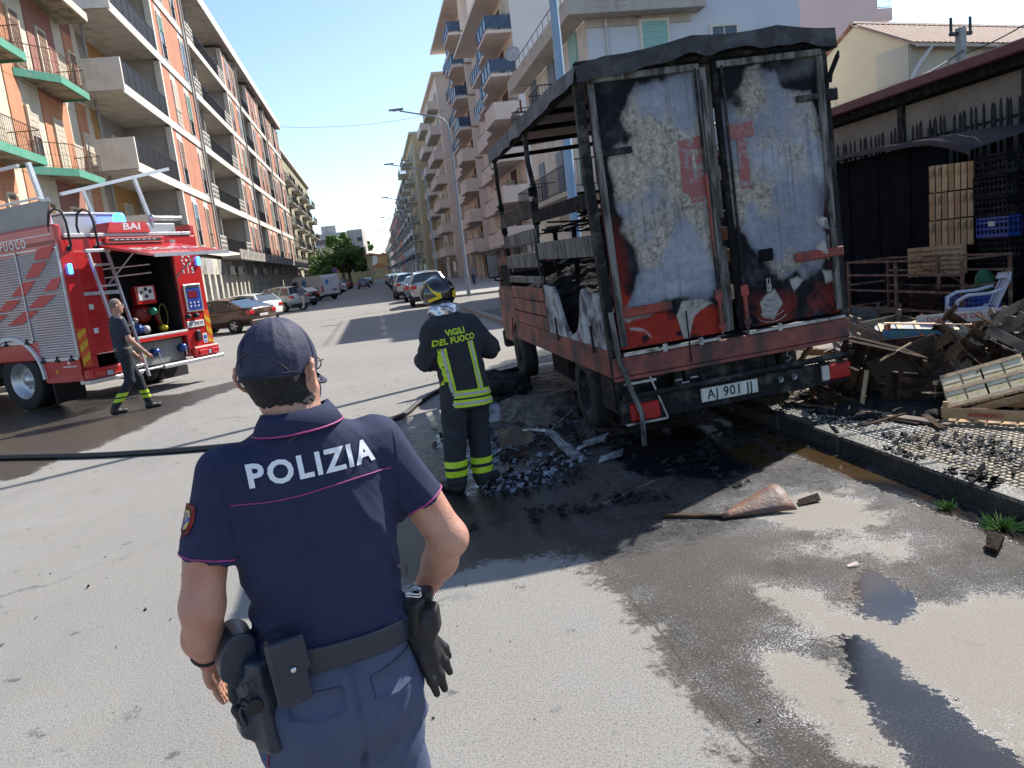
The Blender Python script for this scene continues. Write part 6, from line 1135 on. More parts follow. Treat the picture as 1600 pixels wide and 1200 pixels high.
# cab
def cab(b):
    prof = [(4.72, .52), (4.72, 1.62), (4.90, 1.70), (5.9, 1.68), (6.30, 1.22), (6.42, 1.22), (6.45, .45), (5.55, .45), (5.50, .66), (5.12, .80), (4.80, .66)]
    b.prism(prof, -.97, .97, 'x')
cb = part('cab', M_redp2, cab)
for sx in (-1, 1):
    dd = part('cab_door', M_redp2, lambda b: b.prism([(4.98, .60), (4.98, 1.25), (5.95, 1.25), (6.0, .60), (5.62, .55), (5.4, .82), (5.0, .84)], sx*.97, sx*.985, 'x'), cb)
    part('cab_window', M_char, lambda b: b.prism([(5.02, 1.28), (5.02, 1.58), (5.84, 1.58), (6.05, 1.28)], sx*.971, sx*.978, 'x'), cb)
    mr = part('wing_mirror', M_char, lambda b: (b.bbox((sx*1.12-.09, 5.60, 1.42), (sx*1.12+.09, 5.66, 1.76), .015), b.tube([(sx*.98, 5.75, 1.35), (sx*1.10, 5.68, 1.38), (sx*1.12, 5.67, 1.5)], .012, 6), b.tube([(sx*.98, 5.72, 1.78), (sx*1.12, 5.67, 1.72)], .012, 6)), cb)
    part('mirror_glass', mat('smoked_mirror', (.30, .32, .34), .3, .8), lambda b: b.box((sx*1.12-.075, 5.594, 1.44), (sx*1.12+.075, 5.599, 1.74)), mr)
part('windscreen', M_char, lambda b: b.add([(-.85, 6.33, 1.32), (.85, 6.33, 1.32), (.80, 5.98, 1.64), (-.80, 5.98, 1.64)], [(0, 1, 2, 3)]), cb)
part('front_bumper', M_charsteel, lambda b: b.bbox((-.99, 6.40, .30), (.99, 6.56, .58), .03), cb)
part('cab_rear_window', M_char, lambda b: b.box((-.6, 4.712, 1.2), (.6, 4.719, 1.55)), cb)
part('hanging_cable', M_char, lambda b: b.tube([(-.40, -.03, 1.06), (-.405, -.04, .8), (-.40, -.03, .64)], .006, 6)); part('hanging_cable', M_alu, lambda b: b.tube([(.50, 0, .60), (.47, -.01, .55), (.52, -.01, .52), (.46, -.01, .49)], .004, 6))
# ================================================================ crates, rack, chair, debris
M_cr = mat('crate_wood', (.40, .26, .14), .85, col2=(.30, .18, .09), nscale=8, col3=(.06, .045, .035), n3scale=4, lo3=.56, hi3=.68, bump=.4, bscale=60, stretch=(1, 1, 3)); M_cr2 = mat('pale_crate_wood', (.46, .33, .20), .85, col2=(.30, .20, .12), nscale=8, bump=.4, bscale=60)
M_cr3 = mat('tan_crate_slat', (.46, .31, .17), .85, col2=(.36, .22, .11), nscale=7, bump=.4, bscale=60, col3=(.10, .06, .04), n3scale=5, lo3=.60, hi3=.70); M_cr4 = mat('reddish_crate_slat', (.36, .20, .105), .85, col2=(.27, .14, .07), nscale=7, bump=.4, bscale=60)
M_crb = mat('charred_crate_wood', (.020, .013, .010), .9, spec=.1, col2=(.10, .058, .035), nscale=3.5, lo=.44, hi=.66, bump=.8, bscale=40); M_crg = mat('sooty_grey_crate', (.19, .155, .12), .85, col2=(.055, .045, .04), nscale=5, lo=.42, hi=.62, bump=.4, bscale=50)
M_card = mat('yellowed_card', (.60, .53, .42), .85, col2=(.56, .44, .20), nscale=7, col3=(.06, .05, .045), n3scale=16, lo3=.60, hi3=.68); M_orp = mat('bare_orange_wood', (.42, .17, .07), .8)
_cc = {}
def crate(loc, rot, m, label, L_=.60, Wd=.40, Ht=.27, nb=6, burnt=0., card=None, group='wooden fruit crates burnt and scattered by the truck', sidem=None, seed=0, parent=None, cat='crate', plain=False):
    """fruit crate: corner posts, two slats a side, bottom slats; rot is an euler"""
    o = empty('fruit_crate', loc, 0, label, cat, group, rot=rot); rs = random.Random(seed); sm = sidem or m
    def sh(name, key, mm, a, b, at):
        k = (name, key, mm.name)
        if k not in _cc: _cc[k] = MB().bbox(a, b, .003).mesh(name, mm)
        return link(name, _cc[k], o, at, (rs.uniform(-.01, .01), rs.uniform(-.01, .01), rs.uniform(-.02, .02)))
    for sx in (-1, 1):
        for sy in (-1, 1): sh('corner_post', (Ht,), m, (-.018, -.018, 0), (.018, .018, Ht+.03), (sx*(L_/2-.025), sy*(Wd/2-.025), 0))
    for z in (.03, .15) if Ht > .2 else (.03,):
        for sy in (-1, 1):
            if rs.random() >= burnt: sh('side_slat', (L_,), sm, (-L_/2, -.004, 0), (L_/2, .004, .085), (0, sy*(Wd/2-.002), z))
        for sx in (-1, 1):
            if rs.random() >= burnt: sh('end_slat', (Wd,), sm, (-.004, -Wd/2+.006, 0), (.004, Wd/2-.006, .085), (sx*(L_/2-.002), 0, z))
    bw = L_/nb
    for i in range(nb):
        if rs.random() >= burnt*.7: sh('bottom_slat', (bw, Wd), m if not plain else [m, M_cr3, M_cr4][rs.randrange(3)], (-bw/2+.006, -Wd/2+.002, 0), (bw/2-.006, Wd/2-.002, .009), (-L_/2+bw*(i+.5), 0, .001-.0*i))
    for sy in (() if plain else (-1, 0, 1)): sh('bottom_batten', (L_, 1), m, (-L_/2+.004, -.022, -.012), (L_/2-.004, .022, 0), (0, sy*(Wd/2-.03), -.0005))
    if card:
        for i in range(4):
            for j in range(3): sh('card_square', (L_, Wd), card, (-L_/8+.008, -Wd/6+.006, 0), (L_/8-.008, Wd/6-.006, .004), (-L_/2+L_/4*(i+.5), -Wd/2+Wd/3*(j+.5), -.0065))
    return o
PW = .112
fa = math.atan2(-.65, -.75)                       # the stacks face the street corner
# three upturned crates showing their bottoms, on a broader row, by the shed
for k in range(3): crate((8.60+.01*k, 10.45, 1.22+.41*k+.19), (rad(-90), 0, rad(-42)), M_cr, ['lowest', 'middle', 'topmost'][k]+' of the three tan crates standing on edge, bottoms showing, by the dark shed', .58, .39, .30, 7, group='tan crates standing on edge by the shed', seed=k, plain=True)
for i, dx in enumerate((-.42, -.05)):
    for k in range(2): crate((8.50+dx*.75+.12, 10.42-dx*.66, .78+.23*k+.11), (rad(-90), 0, rad(-42)), M_cr2 if i else M_cr, ['lower', 'upper'][k]+[' left', ' right'][i]+' crate of the weathered row under the three tan crates', .42, .21, .35, 4, group='weathered crates under the tan ones', seed=5+i+k)
for i, dx in enumerate((-.42, .1)):
    for k in range(2): crate((8.62+dx*.75, 10.5-dx*.66, .115+.31*k), (0, 0, rad(-42)), M_crb, ['bottom', 'second'][k]+[' left', ' right'][i]+' charred crate carrying the weathered row', .58, .40, .28, 5, group='charred crates carrying the stack', seed=9+i+k)
# plastic crates, black with soot, and the blue ones at the right edge
M_pl = mat('sooty_black_plastic', (.006, .007, .010), .7, spec=.15, col2=(.035, .034, .036), nscale=4, lo=.5, hi=.7); M_plb = mat('blue_plastic', (.015, .055, .30), .4, col2=(.012, .04, .2), nscale=3); M_lbl = mat('pale_label', (.5, .5, .5), .6)
def pcrate_mesh(m):
    b = MB(); w, d, h = .60, .40, .29
    for z0, z1 in ((0, .05), (.11, .14), (.20, .23), (.26, h)): b.box((-w/2, -d/2, z0), (w/2, -d/2+.012, z1)); b.box((-w/2, d/2-.012, z0), (w/2, d/2, z1)); b.box((-w/2, -d/2+.012, z0), (-w/2+.012, d/2-.012, z1)); b.box((w/2-.012, -d/2+.012, z0), (w/2, d/2-.012, z1))
    for i in range(9): x = -w/2+i*(w-.02)/8; b.box((x, -d/2+.002, .002), (x+.02, -d/2+.010, h-.002)); b.box((x, d/2-.010, .002), (x+.02, d/2-.002, h-.002))
    for i in range(6): y = -d/2+i*(d-.02)/5; b.box((-w/2+.002, y, .002), (-w/2+.010, y+.02, h-.002)); b.box((w/2-.010, y, .002), (w/2-.002, y+.02, h-.002))
    b.box((-w/2+.012, -d/2+.012, .004), (w/2-.012, d/2-.012, .012)); return b.mesh('plastic_crate', m)
pm, pmb = pcrate_mesh(M_pl), pcrate_mesh(M_plb); random.seed(11)
for c, (x, y, n) in enumerate(((9.05, 9.95, 8), (9.25, 9.45, 8), (9.32, 8.95, 8), (9.36, 8.42, 8), (9.4, 7.9, 8))):
    for k in range(n):
        if c == 0 and k == 4: continue
        o = link('plastic_crate', pm, None, (x+random.uniform(-.02, .02), y+random.uniform(-.02, .02), PW+.295*k), (0, 0, rad(-90+random.uniform(-3, 3))))
        tag(o, 'soot-black plastic crate, %s from the ground in the %s stack right of the tan crates' % (['first', 'second', 'third', 'fourth', 'fifth', 'sixth', 'seventh', 'topmost'][k], ['first', 'second', 'third', 'fourth', 'fifth'][c]), 'plastic crate', 'tall stacks of soot-black plastic crates')
for k, (x, y, z, l) in enumerate(((8.85, 8.75, 0, 'lowest blue plastic crate behind the white chair'), (8.85, 8.75, .295, 'middle blue plastic crate behind the white chair'), (8.85, 8.75, .59, 'topmost blue plastic crate behind the white chair'), (9.05, 9.95, 1.18, 'blue plastic crate wedged in the black stack beside the tan crates'))):
    o = empty('plastic_crate', (x, y, PW+z), rad(-90), l, 'plastic crate', 'blue plastic crates'); link('crate_shell', pmb, o); box('crate_label', (-.06, -.204, .16), (.06, -.201, .23), M_lbl, o)
# fallen netting, bright green-white, on top of the stacks
b = MB(); rs = random.Random(2)
for k in range(160): p = Vector((9.0+rs.gauss(0, .09), 8.75+rs.gauss(0, .10), 2.62+abs(rs.gauss(0, .13)))); a = Vector((rs.gauss(0, 1), rs.gauss(0, 1), rs.gauss(0, 1))).normalized()*.04; c = a.cross(Vector((rs.gauss(0, 1), rs.gauss(0, 1), rs.gauss(0, 1)))).normalized()*.025; b.add([p-a, p+c, p+a, p-c], [(0, 1, 2, 3)])
tag(b.build('plastic_netting', mat('teal_netting', (.10, .38, .33), .4, col2=(.5, .6, .6), nscale=20)), 'crumpled teal and white netting on top of the black stacks', 'netting', kind='stuff')
# metal rack -------------------------------------------------------------
rk = empty('metal_rack', (7.6, 9.05, PW), 0, 'rusty open metal frame rack standing between the truck and the crate stack', 'rack'); M_rk = mat('rusty_frame', (.11, .055, .035), .75, col2=(.22, .16, .11), nscale=8, lo=.5, hi=.65)
for x in (0, .72):
    for y in (0, 1.33, 2.5): box('upright', (x-.018, y-.018, 0), (x+.018, y+.018, .96), M_rk, rk)
    for z in (.25, .52, .76, .965): box('rail', (x-.016, -.03, z), (x+.016, 2.53, z+.03), M_rk, rk)
for y in (0, 2.5):
    for z in (.25, .60, .965): box('cross_rail', (.018, y-.015, z), (.70, y+.015, z+.028), M_rk, rk)
MB().beam((.72, .1, .3), (.72, 1.25, .74), .015, .015).build('diagonal_wire', M_rk, rk); MB().beam((.72, 1.25, .3), (.72, .1, .74), .015, .015).build('diagonal_wire', M_rk, rk)
crate((8.0, 10.1, PW+.26), (0, 0, rad(88)), M_crb, 'dark brown crate standing inside the metal rack', .55, .4, .27, 5, group='crates in and behind the rack', seed=21); crate((8.02, 9.5, PW+.02), (0, 0, rad(85)), M_cr2, 'pale crate lying low inside the right end of the rack', .55, .4, .15, 5, group='crates in and behind the rack', seed=22)
o = empty('plastic_crate', (8.05, 9.42, PW+.16), rad(86), 'single blue plastic crate inside the metal rack', 'plastic crate', 'blue plastic crates'); link('crate_shell', pmb, o); crate((8.1, 11.0, PW), (0, 0, rad(90)), M_crg, 'grey crate at the far end of the metal rack', .6, .4, .27, 5, .3, group='crates in and behind the rack', seed=23)
b = MB(); b.smooth = True; b.v = []; 
grn = lambda P: ellf((8.28, 9.45, .72), (.10, .12, .16))(P)-.02*fbm(P[..., 0]*14, P[..., 1]*14, P[..., 2]*14, 3)
tag(surf('green_sack', grn, (8.1, 9.25, .5), (8.46, 9.65, .95), .02, mat('dark_green_sack', (.01, .10, .05), .7)), 'dark green sack slumped behind the right end of the rack', 'sack')
# white plastic chair ------------------------------------------------------
M_chw = mat('white_plastic', (.50, .53, .60), .4, col2=(.42, .45, .52), nscale=5); chx = empty('garden_chair', (7.42, 8.72, PW), rad(62), 'white plastic garden chair standing behind the crate heap', 'chair')
def sheet(name, fnp, nu, nv, t, m, par):
    b = MB(); b.smooth = True; vs = []
    for s_ in (0, 1):
        for j in range(nv):
            for i in range(nu): vs.append(tuple(fnp(i/(nu-1), j/(nv-1), s_*t)))
    f = [(j*nu+i, j*nu+i+1, (j+1)*nu+i+1, (j+1)*nu+i) for j in range(nv-1) for i in range(nu-1)]; o_ = nu*nv; f2 = [tuple(q+o_ for q in g_)[::-1] for g_ in f]
    rim = [i for i in range(nu)]+[j*nu+nu-1 for j in range(1, nv)]+[(nv-1)*nu+i for i in range(nu-2, -1, -1)]+[j*nu for j in range(nv-2, 0, -1)]
    b.add(vs, f+f2+[(rim[i], rim[(i+1) % len(rim)], rim[(i+1) % len(rim)]+o_, rim[i]+o_) for i in range(len(rim))]); return b.build(name, m, par)
sheet('seat', lambda u, v, s: (-.23+.46*u, .22-.46*v+.0, .43-.03*math.sin(v*3.14)-.03*v+.02*(2*u-1)**2-s), 9, 7, .012, M_chw, chx)
for k in range(7):
    u0 = -.22+.064*k; sheet('back_slat', lambda u, v, s: ((u0+.046*u)*(1+.06*v), -.23-.14*v-.05*(1-((u0+.02)/.24)**2)+s, .42+.40*v), 2, 7, .010, M_chw, chx)
sheet('back_rail', lambda u, v, s: (-.26+.52*u, -.36-.05*(1-(2*u-1)**2)-.02*v+s, .79+.09*v+.03*(1-(2*u-1)**2)), 10, 3, .018, M_chw, chx)
for sx in (-1, 1):
    MB().beam((sx*.25, .22, .0), (sx*.23, .19, .44), .055, .035).build('leg', M_chw, chx); MB().beam((sx*.25, -.34, .0), (sx*.22, -.22, .44), .055, .035).build('leg', M_chw, chx)
    b = MB(); b.smooth = True; b.tube([(sx*.24, .20, .42), (sx*.28, .18, .58), (sx*.29, .08, .645), (sx*.29, -.15, .65), (sx*.27, -.32, .70)], .024, 8, flat=.6); b.build('armrest', M_chw, chx)
chx.scale = (1.0, 1.05, .88)
# the heap ------------------------------------------------------------------
def cg(x, y, z, rx, ry, rz, m, l, **k):
    if m is M_crb and (int(x*10)+int(y*10)) % 2: k.update(nb=1, plain=False)
    return crate((x*.885, y*.885, PW+z*.92), (rad(rx), rad(ry), rad(rz)), m, l, **k)
cg(4.98, 5.72, .10, 24, 12, 28, M_cr2, 'upturned pale crate with yellowed card squares, front right of the heap', card=M_card, seed=31, Ht=.15) ; bpy.context.view_layer.update()
for o in [o for o in S.objects if o.get('label', '').startswith('upturned pale crate')]: o.rotation_euler = (rad(180+34), rad(-16), rad(-38)); o.location = (4.66, 5.33, PW+.26)
c_ = cg(5.15, 5.82, .02, 3, 0, -52, M_cr, 'shallow crate with red lettering under the upturned pale crate', Ht=.13, seed=32); text('red_lettering', 'ARNERO', mat('red_stencil', (.35, .03, .03), .7), c_, (0, -.206, .07), (rad(90), 0, 0), .05, .001, 1.2, .001)
cg(4.86, 7.0, .34, 98, 18, -28, M_crb, 'charred crate tipped up with its dark bottom facing the street', seed=33, burnt=.1, L_=.66, Wd=.50); 
sheet('scorched_panel', lambda u, v, s: (4.20+.50*u+.14*v, 5.98-.10*u+.22*v+s, PW+.06+.50*v+.16*u*(1-v)), 3, 3, .012, M_crb, None); tag(S.objects['scorched_panel'], 'flat dark scorched panel leaning at the front of the heap', 'board')
cg(6.05, 8.35, .30, 14, 0, 20, M_crg, 'crate with pale ribbed lid boards at the back of the heap', L_=.75, Wd=.5, seed=34)
o = box('ribbed_lid', (0, 0, 0), (.84, .62, .015), mat('pale_grey_lid', (.42, .42, .42), .8, col2=(.34, .34, .35), nscale=9)); o.location = (4.98, 7.05, PW+.32); o.rotation_euler = (rad(16), 0, rad(-28)); tag(o, 'pale grey ribbed board lying on top of the heap behind the blue printed crate', 'board')
for i in range(5): box('lid_strip', (.04+.17*i, .01, .0155), (.085+.17*i, .61, .028), mat('pale_yellow_strip', (.6, .52, .33), .8), o)
d_ = cg(5.70, 7.35, .34, -6, 4, -40, M_orp, 'blue printed fruit crate with orange lettering in the middle of the heap', sidem=mat('blue_printed_card', (.03, .10, .25), .6, col2=(.05, .16, .12), nscale=14), seed=35, L_=.72, Wd=.42, Ht=.25)
text('orange_lettering', 'Mar', mat('orange_ink', (.6, .10, .02), .6), d_, (.08, -.215, .15), (rad(90), 0, 0), .14, .004, 1.2, .001); box('crate_lid', (-.37, -.22, .285), (.37, .22, .296), mat('pink_brown_board', (.46, .29, .20), .8, col2=(.42, .27, .18), nscale=5), d_)
e_ = cg(6.85, 8.15, .30, -8, -3, -40, M_orp, 'open crate with white lettered board DOLCEZZE DEL SUD', sidem=M_cr, seed=36, L_=.80, Wd=.42, burnt=.2)
bd_ = box('lettered_board', (-.42, -.232, .17), (.42, -.212, .285), mat('weathered_white_board', (.50, .49, .46), .8, col2=(.38, .37, .34), nscale=9), e_); text('board_lettering', 'DOLCEZZE DEL SUD', MATS['red_stencil'], bd_, (.02, -.234, .228), (rad(90), 0, 0), .075, .001, .95, .001, 1.05)
for k, (x, y, z, rx, ry, rz, m, l) in enumerate(((6.05, 6.55, .42, 30, 12, 35, M_crg, 'grey sooty crate on its side at the right of the heap, upper'), (5.75, 6.25, .16, 12, -25, 30, M_crb, 'charred crate with round corner posts at the right of the heap, lower'), (6.5, 6.7, .55, -28, 8, 20, M_crg, 'topmost tilted grey crate at the right edge'), (6.6, 6.5, .18, 8, 5, 60, M_crb, 'charred crate at the right edge under the grey ones'), (6.2, 7.1, .10, 2, 6, 10, M_crb, 'burnt crate buried in the middle of the heap'), (7.2, 7.4, .22, 14, -8, -15, M_crg, 'sooty crate behind the topmost tilted one'), (5.15, 6.85, .08, 5, -8, 66, M_crb, 'burnt-out crate flat on the ground at the heap front'), (5.3, 7.75, .12, -6, 10, -20, M_crb, 'charred crate behind the scorched panel'), (4.75, 7.7, .14, 40, 10, 10, M_cr2, 'half-burnt pale crate beside the truck tail'), (4.55, 7.1, .05, 10, 22, -30, M_crb, 'collapsed charred crate next to the rear lamp'), (6.6, 8.9, .02, 0, 0, -35, M_crb, 'charred crate left of the white chair'), (7.2, 8.0, -.02, 4, 3, -50, M_crb, 'charred crate in front of the white chair'), (5.5, 6.3, .02, 84, 0, -60, M_cr2, 'speckled pale crate end standing in the heap'), (7.2, 6.9, .3, 20, -20, 45, M_crb, 'charred crate half out of view at the right edge'), (5.45, 6.75, .26, -35, 20, 55, M_crb, 'charred crate tipped over behind the torn speckled board'), (4.95, 7.35, .36, 25, 30, -10, M_crg, 'grey crate perched on the charred ones near the truck tail'), (5.9, 5.95, .05, 8, 0, 15, M_crb, 'flat charred crate at the front right corner of the heap'), (5.75, 6.9, .42, 40, -10, 70, M_crb, 'charred crate balanced in the centre of the heap'), (6.4, 6.0, .30, 15, 20, 25, M_crg, 'grey-brown crate leaning at the right picture edge'))):
    cg(x, y, z, rx, ry, rz, m, l, burnt=[.35, .2, .1, .4, .5][k % 5], seed=50+k)
random.seed(21)
M_ply = mat('scorched_board', (.09, .065, .05), .85, col2=(.30, .21, .13), nscale=3, lo=.45, hi=.7, bump=.4, bscale=30)
def plank(p, q, w, t, m, label, cat='plank', group=None, name='plank'):
    return tag(MB().beam(p, q, w, t).build(name, m), label, cat, group)
plank((3.72, 6.52, PW+.03), (4.18, 5.12, PW+.02), .10, .022, M_ply, 'long pale plank lying across the pavement towards the kerb'); plank((3.78, 6.60, PW+.01), (4.05, 5.3, PW+.008), .08, .02, M_crb, 'charred plank beside the long pale plank')
plank((4.25, 5.55, PW+.03), (4.05, 5.05, PW+.02), .06, .02, M_crb, 'short black plank end on the pavement by the pale plank')
o = MB().bbox((-.30, -.24, -.008), (.30, .24, .008), .004).build('scorched_panel', mat('dark_brown_hardboard', (.050, .028, .020), .8, spec=.2, col2=(.032, .019, .015), nscale=4, bump=.2, bscale=40)); o.matrix_world = TRS((4.46, 5.92, PW+.30), (rad(60), 0, rad(-37))) @ Matrix.Rotation(rad(24), 4, 'Z'); tag(o, 'big dark brown board tilted up at the front of the heap, facing the street', 'board')
for (p_, q_, l_) in (((4.20, 5.98, PW+.42), (4.42, 5.86, PW+.56), 'pale stick lying on the upper edge of the big dark brown board'), ((4.85, 5.9, PW+.36), (5.15, 6.05, PW+.50), 'pale stick right of the big dark brown board'), ((4.02, 6.0, PW+.02), (4.12, 6.05, PW+.34), 'half-burnt pale stick standing left of the big dark brown board')): plank(p_, q_, .035, .012, M_cr2, l_, 'stick', None, 'stick')
b = MB(); b.prism([(0, 0), (.20, .05), (.26, .50), (.12, .70), (.02, .42)], -.01, .01, 'y'); o = b.build('torn_board', mat('speckled_board', (.30, .25, .19), .8, col2=(.12, .09, .07), nscale=40, lo=.5, hi=.6), None, (4.72, 5.95, PW+.02), (rad(-20), rad(10), rad(-35))); tag(o, 'torn speckled board leaning between the dark panel and the pale crate', 'board')
for k in range(75):
    x = random.uniform(4.3, 7.2); y = random.uniform(5.9, 8.6); 
    if x > 1.15*y-1.2 or x < .45*y+.9: continue
    a = random.uniform(0, 6.28); L_ = random.uniform(.18, .5); z = PW+random.uniform(.02, .5); dz = random.uniform(-.12, .18); m = random.choice([M_crb, M_crb, M_crg, M_cr, M_cr2])
    x *= .885; y *= .885; plank((x, y, z*.9), (x+L_*math.cos(a), y+L_*math.sin(a), max(PW, z+dz)*.9), random.uniform(.025, .07), .01, m, {'charred_crate_wood': 'broken charred slat', 'sooty_grey_crate': 'broken grey slat', 'crate_wood': 'broken brown slat', 'pale_crate_wood': 'broken pale slat'}[m.name]+' strewn over the heap of crates', 'slat', {'charred_crate_wood': 'broken charred slats', 'sooty_grey_crate': 'broken grey slats', 'crate_wood': 'broken brown slats', 'pale_crate_wood': 'broken pale slats'}[m.name], 'broken_slat')
M_cinder = mat('black_cinders', (.006, .006, .007), .85, spec=.15, col2=(.03, .028, .027), nscale=20, bump=.5, bscale=60)
def mound(name, cx, cy, rx, ry, h, label, m, z0=0., seed=1.):
    f = lambda P: (np.sqrt(((P[..., 0]-cx)/rx)**2+((P[..., 1]-cy)/ry)**2+((P[..., 2]-z0)/h)**2)-1)*h-.8*h*(fbm(P[..., 0]*6, P[..., 1]*6, P[..., 2]*8+seed, 4)-.42)
    tag(surf(name, f, (cx-rx*1.5, cy-ry*1.5, z0-.02), (cx+rx*1.5, cy+ry*1.5, z0+h*1.7), .02, m), label, 'debris', kind='stuff')
mound('ash_heap', 4.85, 6.3, 1.05, 1.0, .10, 'bed of black ash under the crate heap', M_cinder, PW); mound('ash_heap', 1.35, 10.6, .55, .8, .20, 'heap of wet black burnt rags by the front wheel', M_cinder, 0, 3.); mound('ash_heap', 1.62, 8.5, .38, .8, .14, 'grey clods of ash beneath the middle of the truck', mat('pale_ash_clods', (.12, .105, .085), .9, col2=(.03, .028, .026), nscale=14, lo=.42, hi=.6), 0, 6.)
# small fragments everywhere
def chips(name, n, region, s0, s1, m, label, zf, seed=1, flat=.5, cl=3.):
    rs = np.random.RandomState(seed); b = MB(); k = 0
    while k < n:
        x, y = region(rs)
        if vnoise(x*cl, y*cl, seed) < .42+.2*rs.rand(): continue
        s = s0+(s1-s0)*rs.rand()**3; a = rs.rand(4)*.9+np.array((0, 1.57, 3.14, 4.71)); r_ = s*(.5+.7*rs.rand(4)); z = zf(x, y)+.002; t = rs.randn(2)*flat; h = s*.22*rs.rand()+.002
        P = [(x+r_[i]*math.cos(a[i]), y+r_[i]*math.sin(a[i])) for i in range(4)]; Z = [max(z, z+.3*s+(p[0]-x)*t[0]+(p[1]-y)*t[1]) for p in P]
        b.add([(p[0], p[1], q) for p, q in zip(P, Z)]+[(p[0], p[1], q+h) for p, q in zip(P, Z)], [(4, 5, 6, 7), (0, 1, 5, 4), (1, 2, 6, 5), (2, 3, 7, 6), (3, 0, 4, 7)]); k += 1
    return tag(b.build(name, m), label, 'debris', kind='stuff')
zpv = lambda x, y: PW if x > 3.5 else (.125 if x > 3.33 else 0.)
M_palech = mat('ash_flakes_and_glints', (.32, .31, .30), .8, col2=(.16, .15, .14), nscale=30, lo=.4, hi=.6)
tri = lambda rs: (lambda t, u: (3.55+3.2*t*(.25+.75*u), 3.9+4.2*u))(rs.rand(), rs.rand())
chips('black_fragments', 2300, tri, .005, .034, M_cinder, 'scatter of small black burnt fragments over the pavement tiles', zpv, 2); chips('pale_fragments', 2400, tri, .004, .020, M_palech, 'scatter of pale ash flakes and white glint chips over the pavement tiles', zpv, 3)  # pale chips stand for ash flakes and for white glints on wet tiles
rd = lambda rs: (.35+2.9*rs.rand()**.8, 4.9+4.6*rs.rand()**1.2); chips('black_fragments', 1500, rd, .006, .05, M_cinder, 'black cinders strewn on the wet road under and behind the truck', zpv, 4); chips('pale_fragments', 900, lambda rs: (.6+rs.randn()*.0+1.3*rs.rand(), 5.6+2.2*rs.rand()), .006, .045, mat('wet_foil_flakes', (.22, .25, .30), .35, col2=(.05, .06, .08), nscale=20), 'grey-blue wet flakes beside the rear wheel of the truck', zpv, 5, cl=2.2)
chips('black_fragments', 260, lambda rs: (-5+9*rs.rand(), 2+11*rs.rand()), .004, .016, M_cinder, 'few small dark specks scattered over the open asphalt', zpv, 6, cl=1.)
chips('black_fragments', 300, lambda rs: (3.34+.14*rs.rand(), 3.2+4*rs.rand()), .006, .04, M_cinder, 'black grit lying on the kerb stones', zpv, 7)
# bigger torn pieces on the road
def torn(name, pts, loc, rz, m, label, cat='sheet', t=.006):
    b = MB(); n = len(pts); b.add([(x, y, z) for x, y, z in pts]+[(x, y, z+t) for x, y, z in pts], [tuple(range(n))[::-1], tuple(range(n, 2*n))]+[(i, (i+1) % n, (i+1) % n+n, i+n) for i in range(n)]); o = b.build(name, m, None, loc, (0, 0, rz)); return tag(o, label, cat)
b = MB(); b.smooth = True; vs = []
for j in range(7):
    for i in range(9): u, v = i/8, j/6; vs.append((.46*u-.02*v*u, .27*(v-.5)*(.12+.95*u)+.05*u, .012+.075*math.sin(v*2.6)*(.25+.75*u)+.05*u*v+.01*float(vnoise(u*5, v*5))))
fs = [(j*9+i, j*9+i+1, j*9+i+10, j*9+i+9) for j in range(6) for i in range(8)]; b.add(vs, fs)
o = b.build('rusty_sheet', mat('heat_rusted_sheet', (.19, .072, .032), .6, col2=(.075, .045, .040), nscale=5, lo=.35, hi=.7, bump=.3, bscale=40), None, (1.93, 4.36, .0), (0, 0, rad(0))); so_ = o.modifiers.new('thickness', 'SOLIDIFY'); so_.thickness = .006; tag(o, 'curled rust-brown metal sheet lying in the sun behind the truck', 'metal sheet')
plank((1.62, 4.58, .012), (1.95, 4.38, .015), .03, .015, M_crb, 'thin black splinter beside the rusty sheet', 'splinter'); torn('burnt_flake', [(0, 0, 0), (.16, -.02, .01), (.20, .05, .03), (.05, .07, .01)], (2.45, 4.35, .002), .2, M_crb, 'small charred flake right of the rusty sheet', 'flake')
M_crump = mat('crumpled_foil_strip', (.42, .43, .45), .4, .6, col2=(.12, .12, .13), nscale=7, lo=.42, hi=.6, bump=.5, bscale=30)
b = MB(); pts = [(.95, 7.25, .10), (1.30, 7.15, .12), (1.42, 7.0, .12), (1.46, 6.6, .06), (1.50, 6.20, .02)]
for p, q, w_ in zip(pts[:-1], pts[1:], (.10, .09, .08, .11)): b.beam(p, q, w_, .02, (0, .3, 1))
tag(b.build('bent_strip', M_crump), 'bent silvery metal strip lying left of the rear wheel', 'metal strip')
plank((1.42, 7.0, .10), (1.80, 7.55, .16), .012, .02, M_crump, 'thin bent rod leaning by the rear wheel', 'rod'); torn('charred_board', [(0, 0, 0), (.32, .02, .01), (.34, .16, .14), (.0, .14, .16)], (.95, 7.0, .0), 0, M_ply, 'brownish charred board under the bent metal strip', 'board', .012); torn('charred_board', [(0, 0, 0), (.25, -.03, .01), (.27, .08, .03), (.02, .10, .02)], (.88, 6.62, .0), 0, M_crb, 'flat black board by the firefighter boot', 'board', .02)
torn('foil_sheet', [(0, 0, .01), (.30, .05, .03), (.42, .20, .06), (.12, .16, .02)], (1.55, 6.55, .0), .1, M_crump, 'crumpled silver sheet between the strip and the post foot', 'metal sheet'); torn('foil_sheet', [(0, 0, .0), (.20, -.06, .03), (.30, .05, .05), (.10, .12, .01)], (1.62, 6.05, .0), .3, M_crump, 'small silver sheet near the foot of the dangling strip', 'metal sheet'); torn('charred_board', [(0, 0, 0), (.14, .02, .0), (.17, .18, .16), (.05, .18, .17)], (1.02, 8.3, .0), 0, M_alu, 'pale upright board scrap beside the front tool box', 'board', .01)
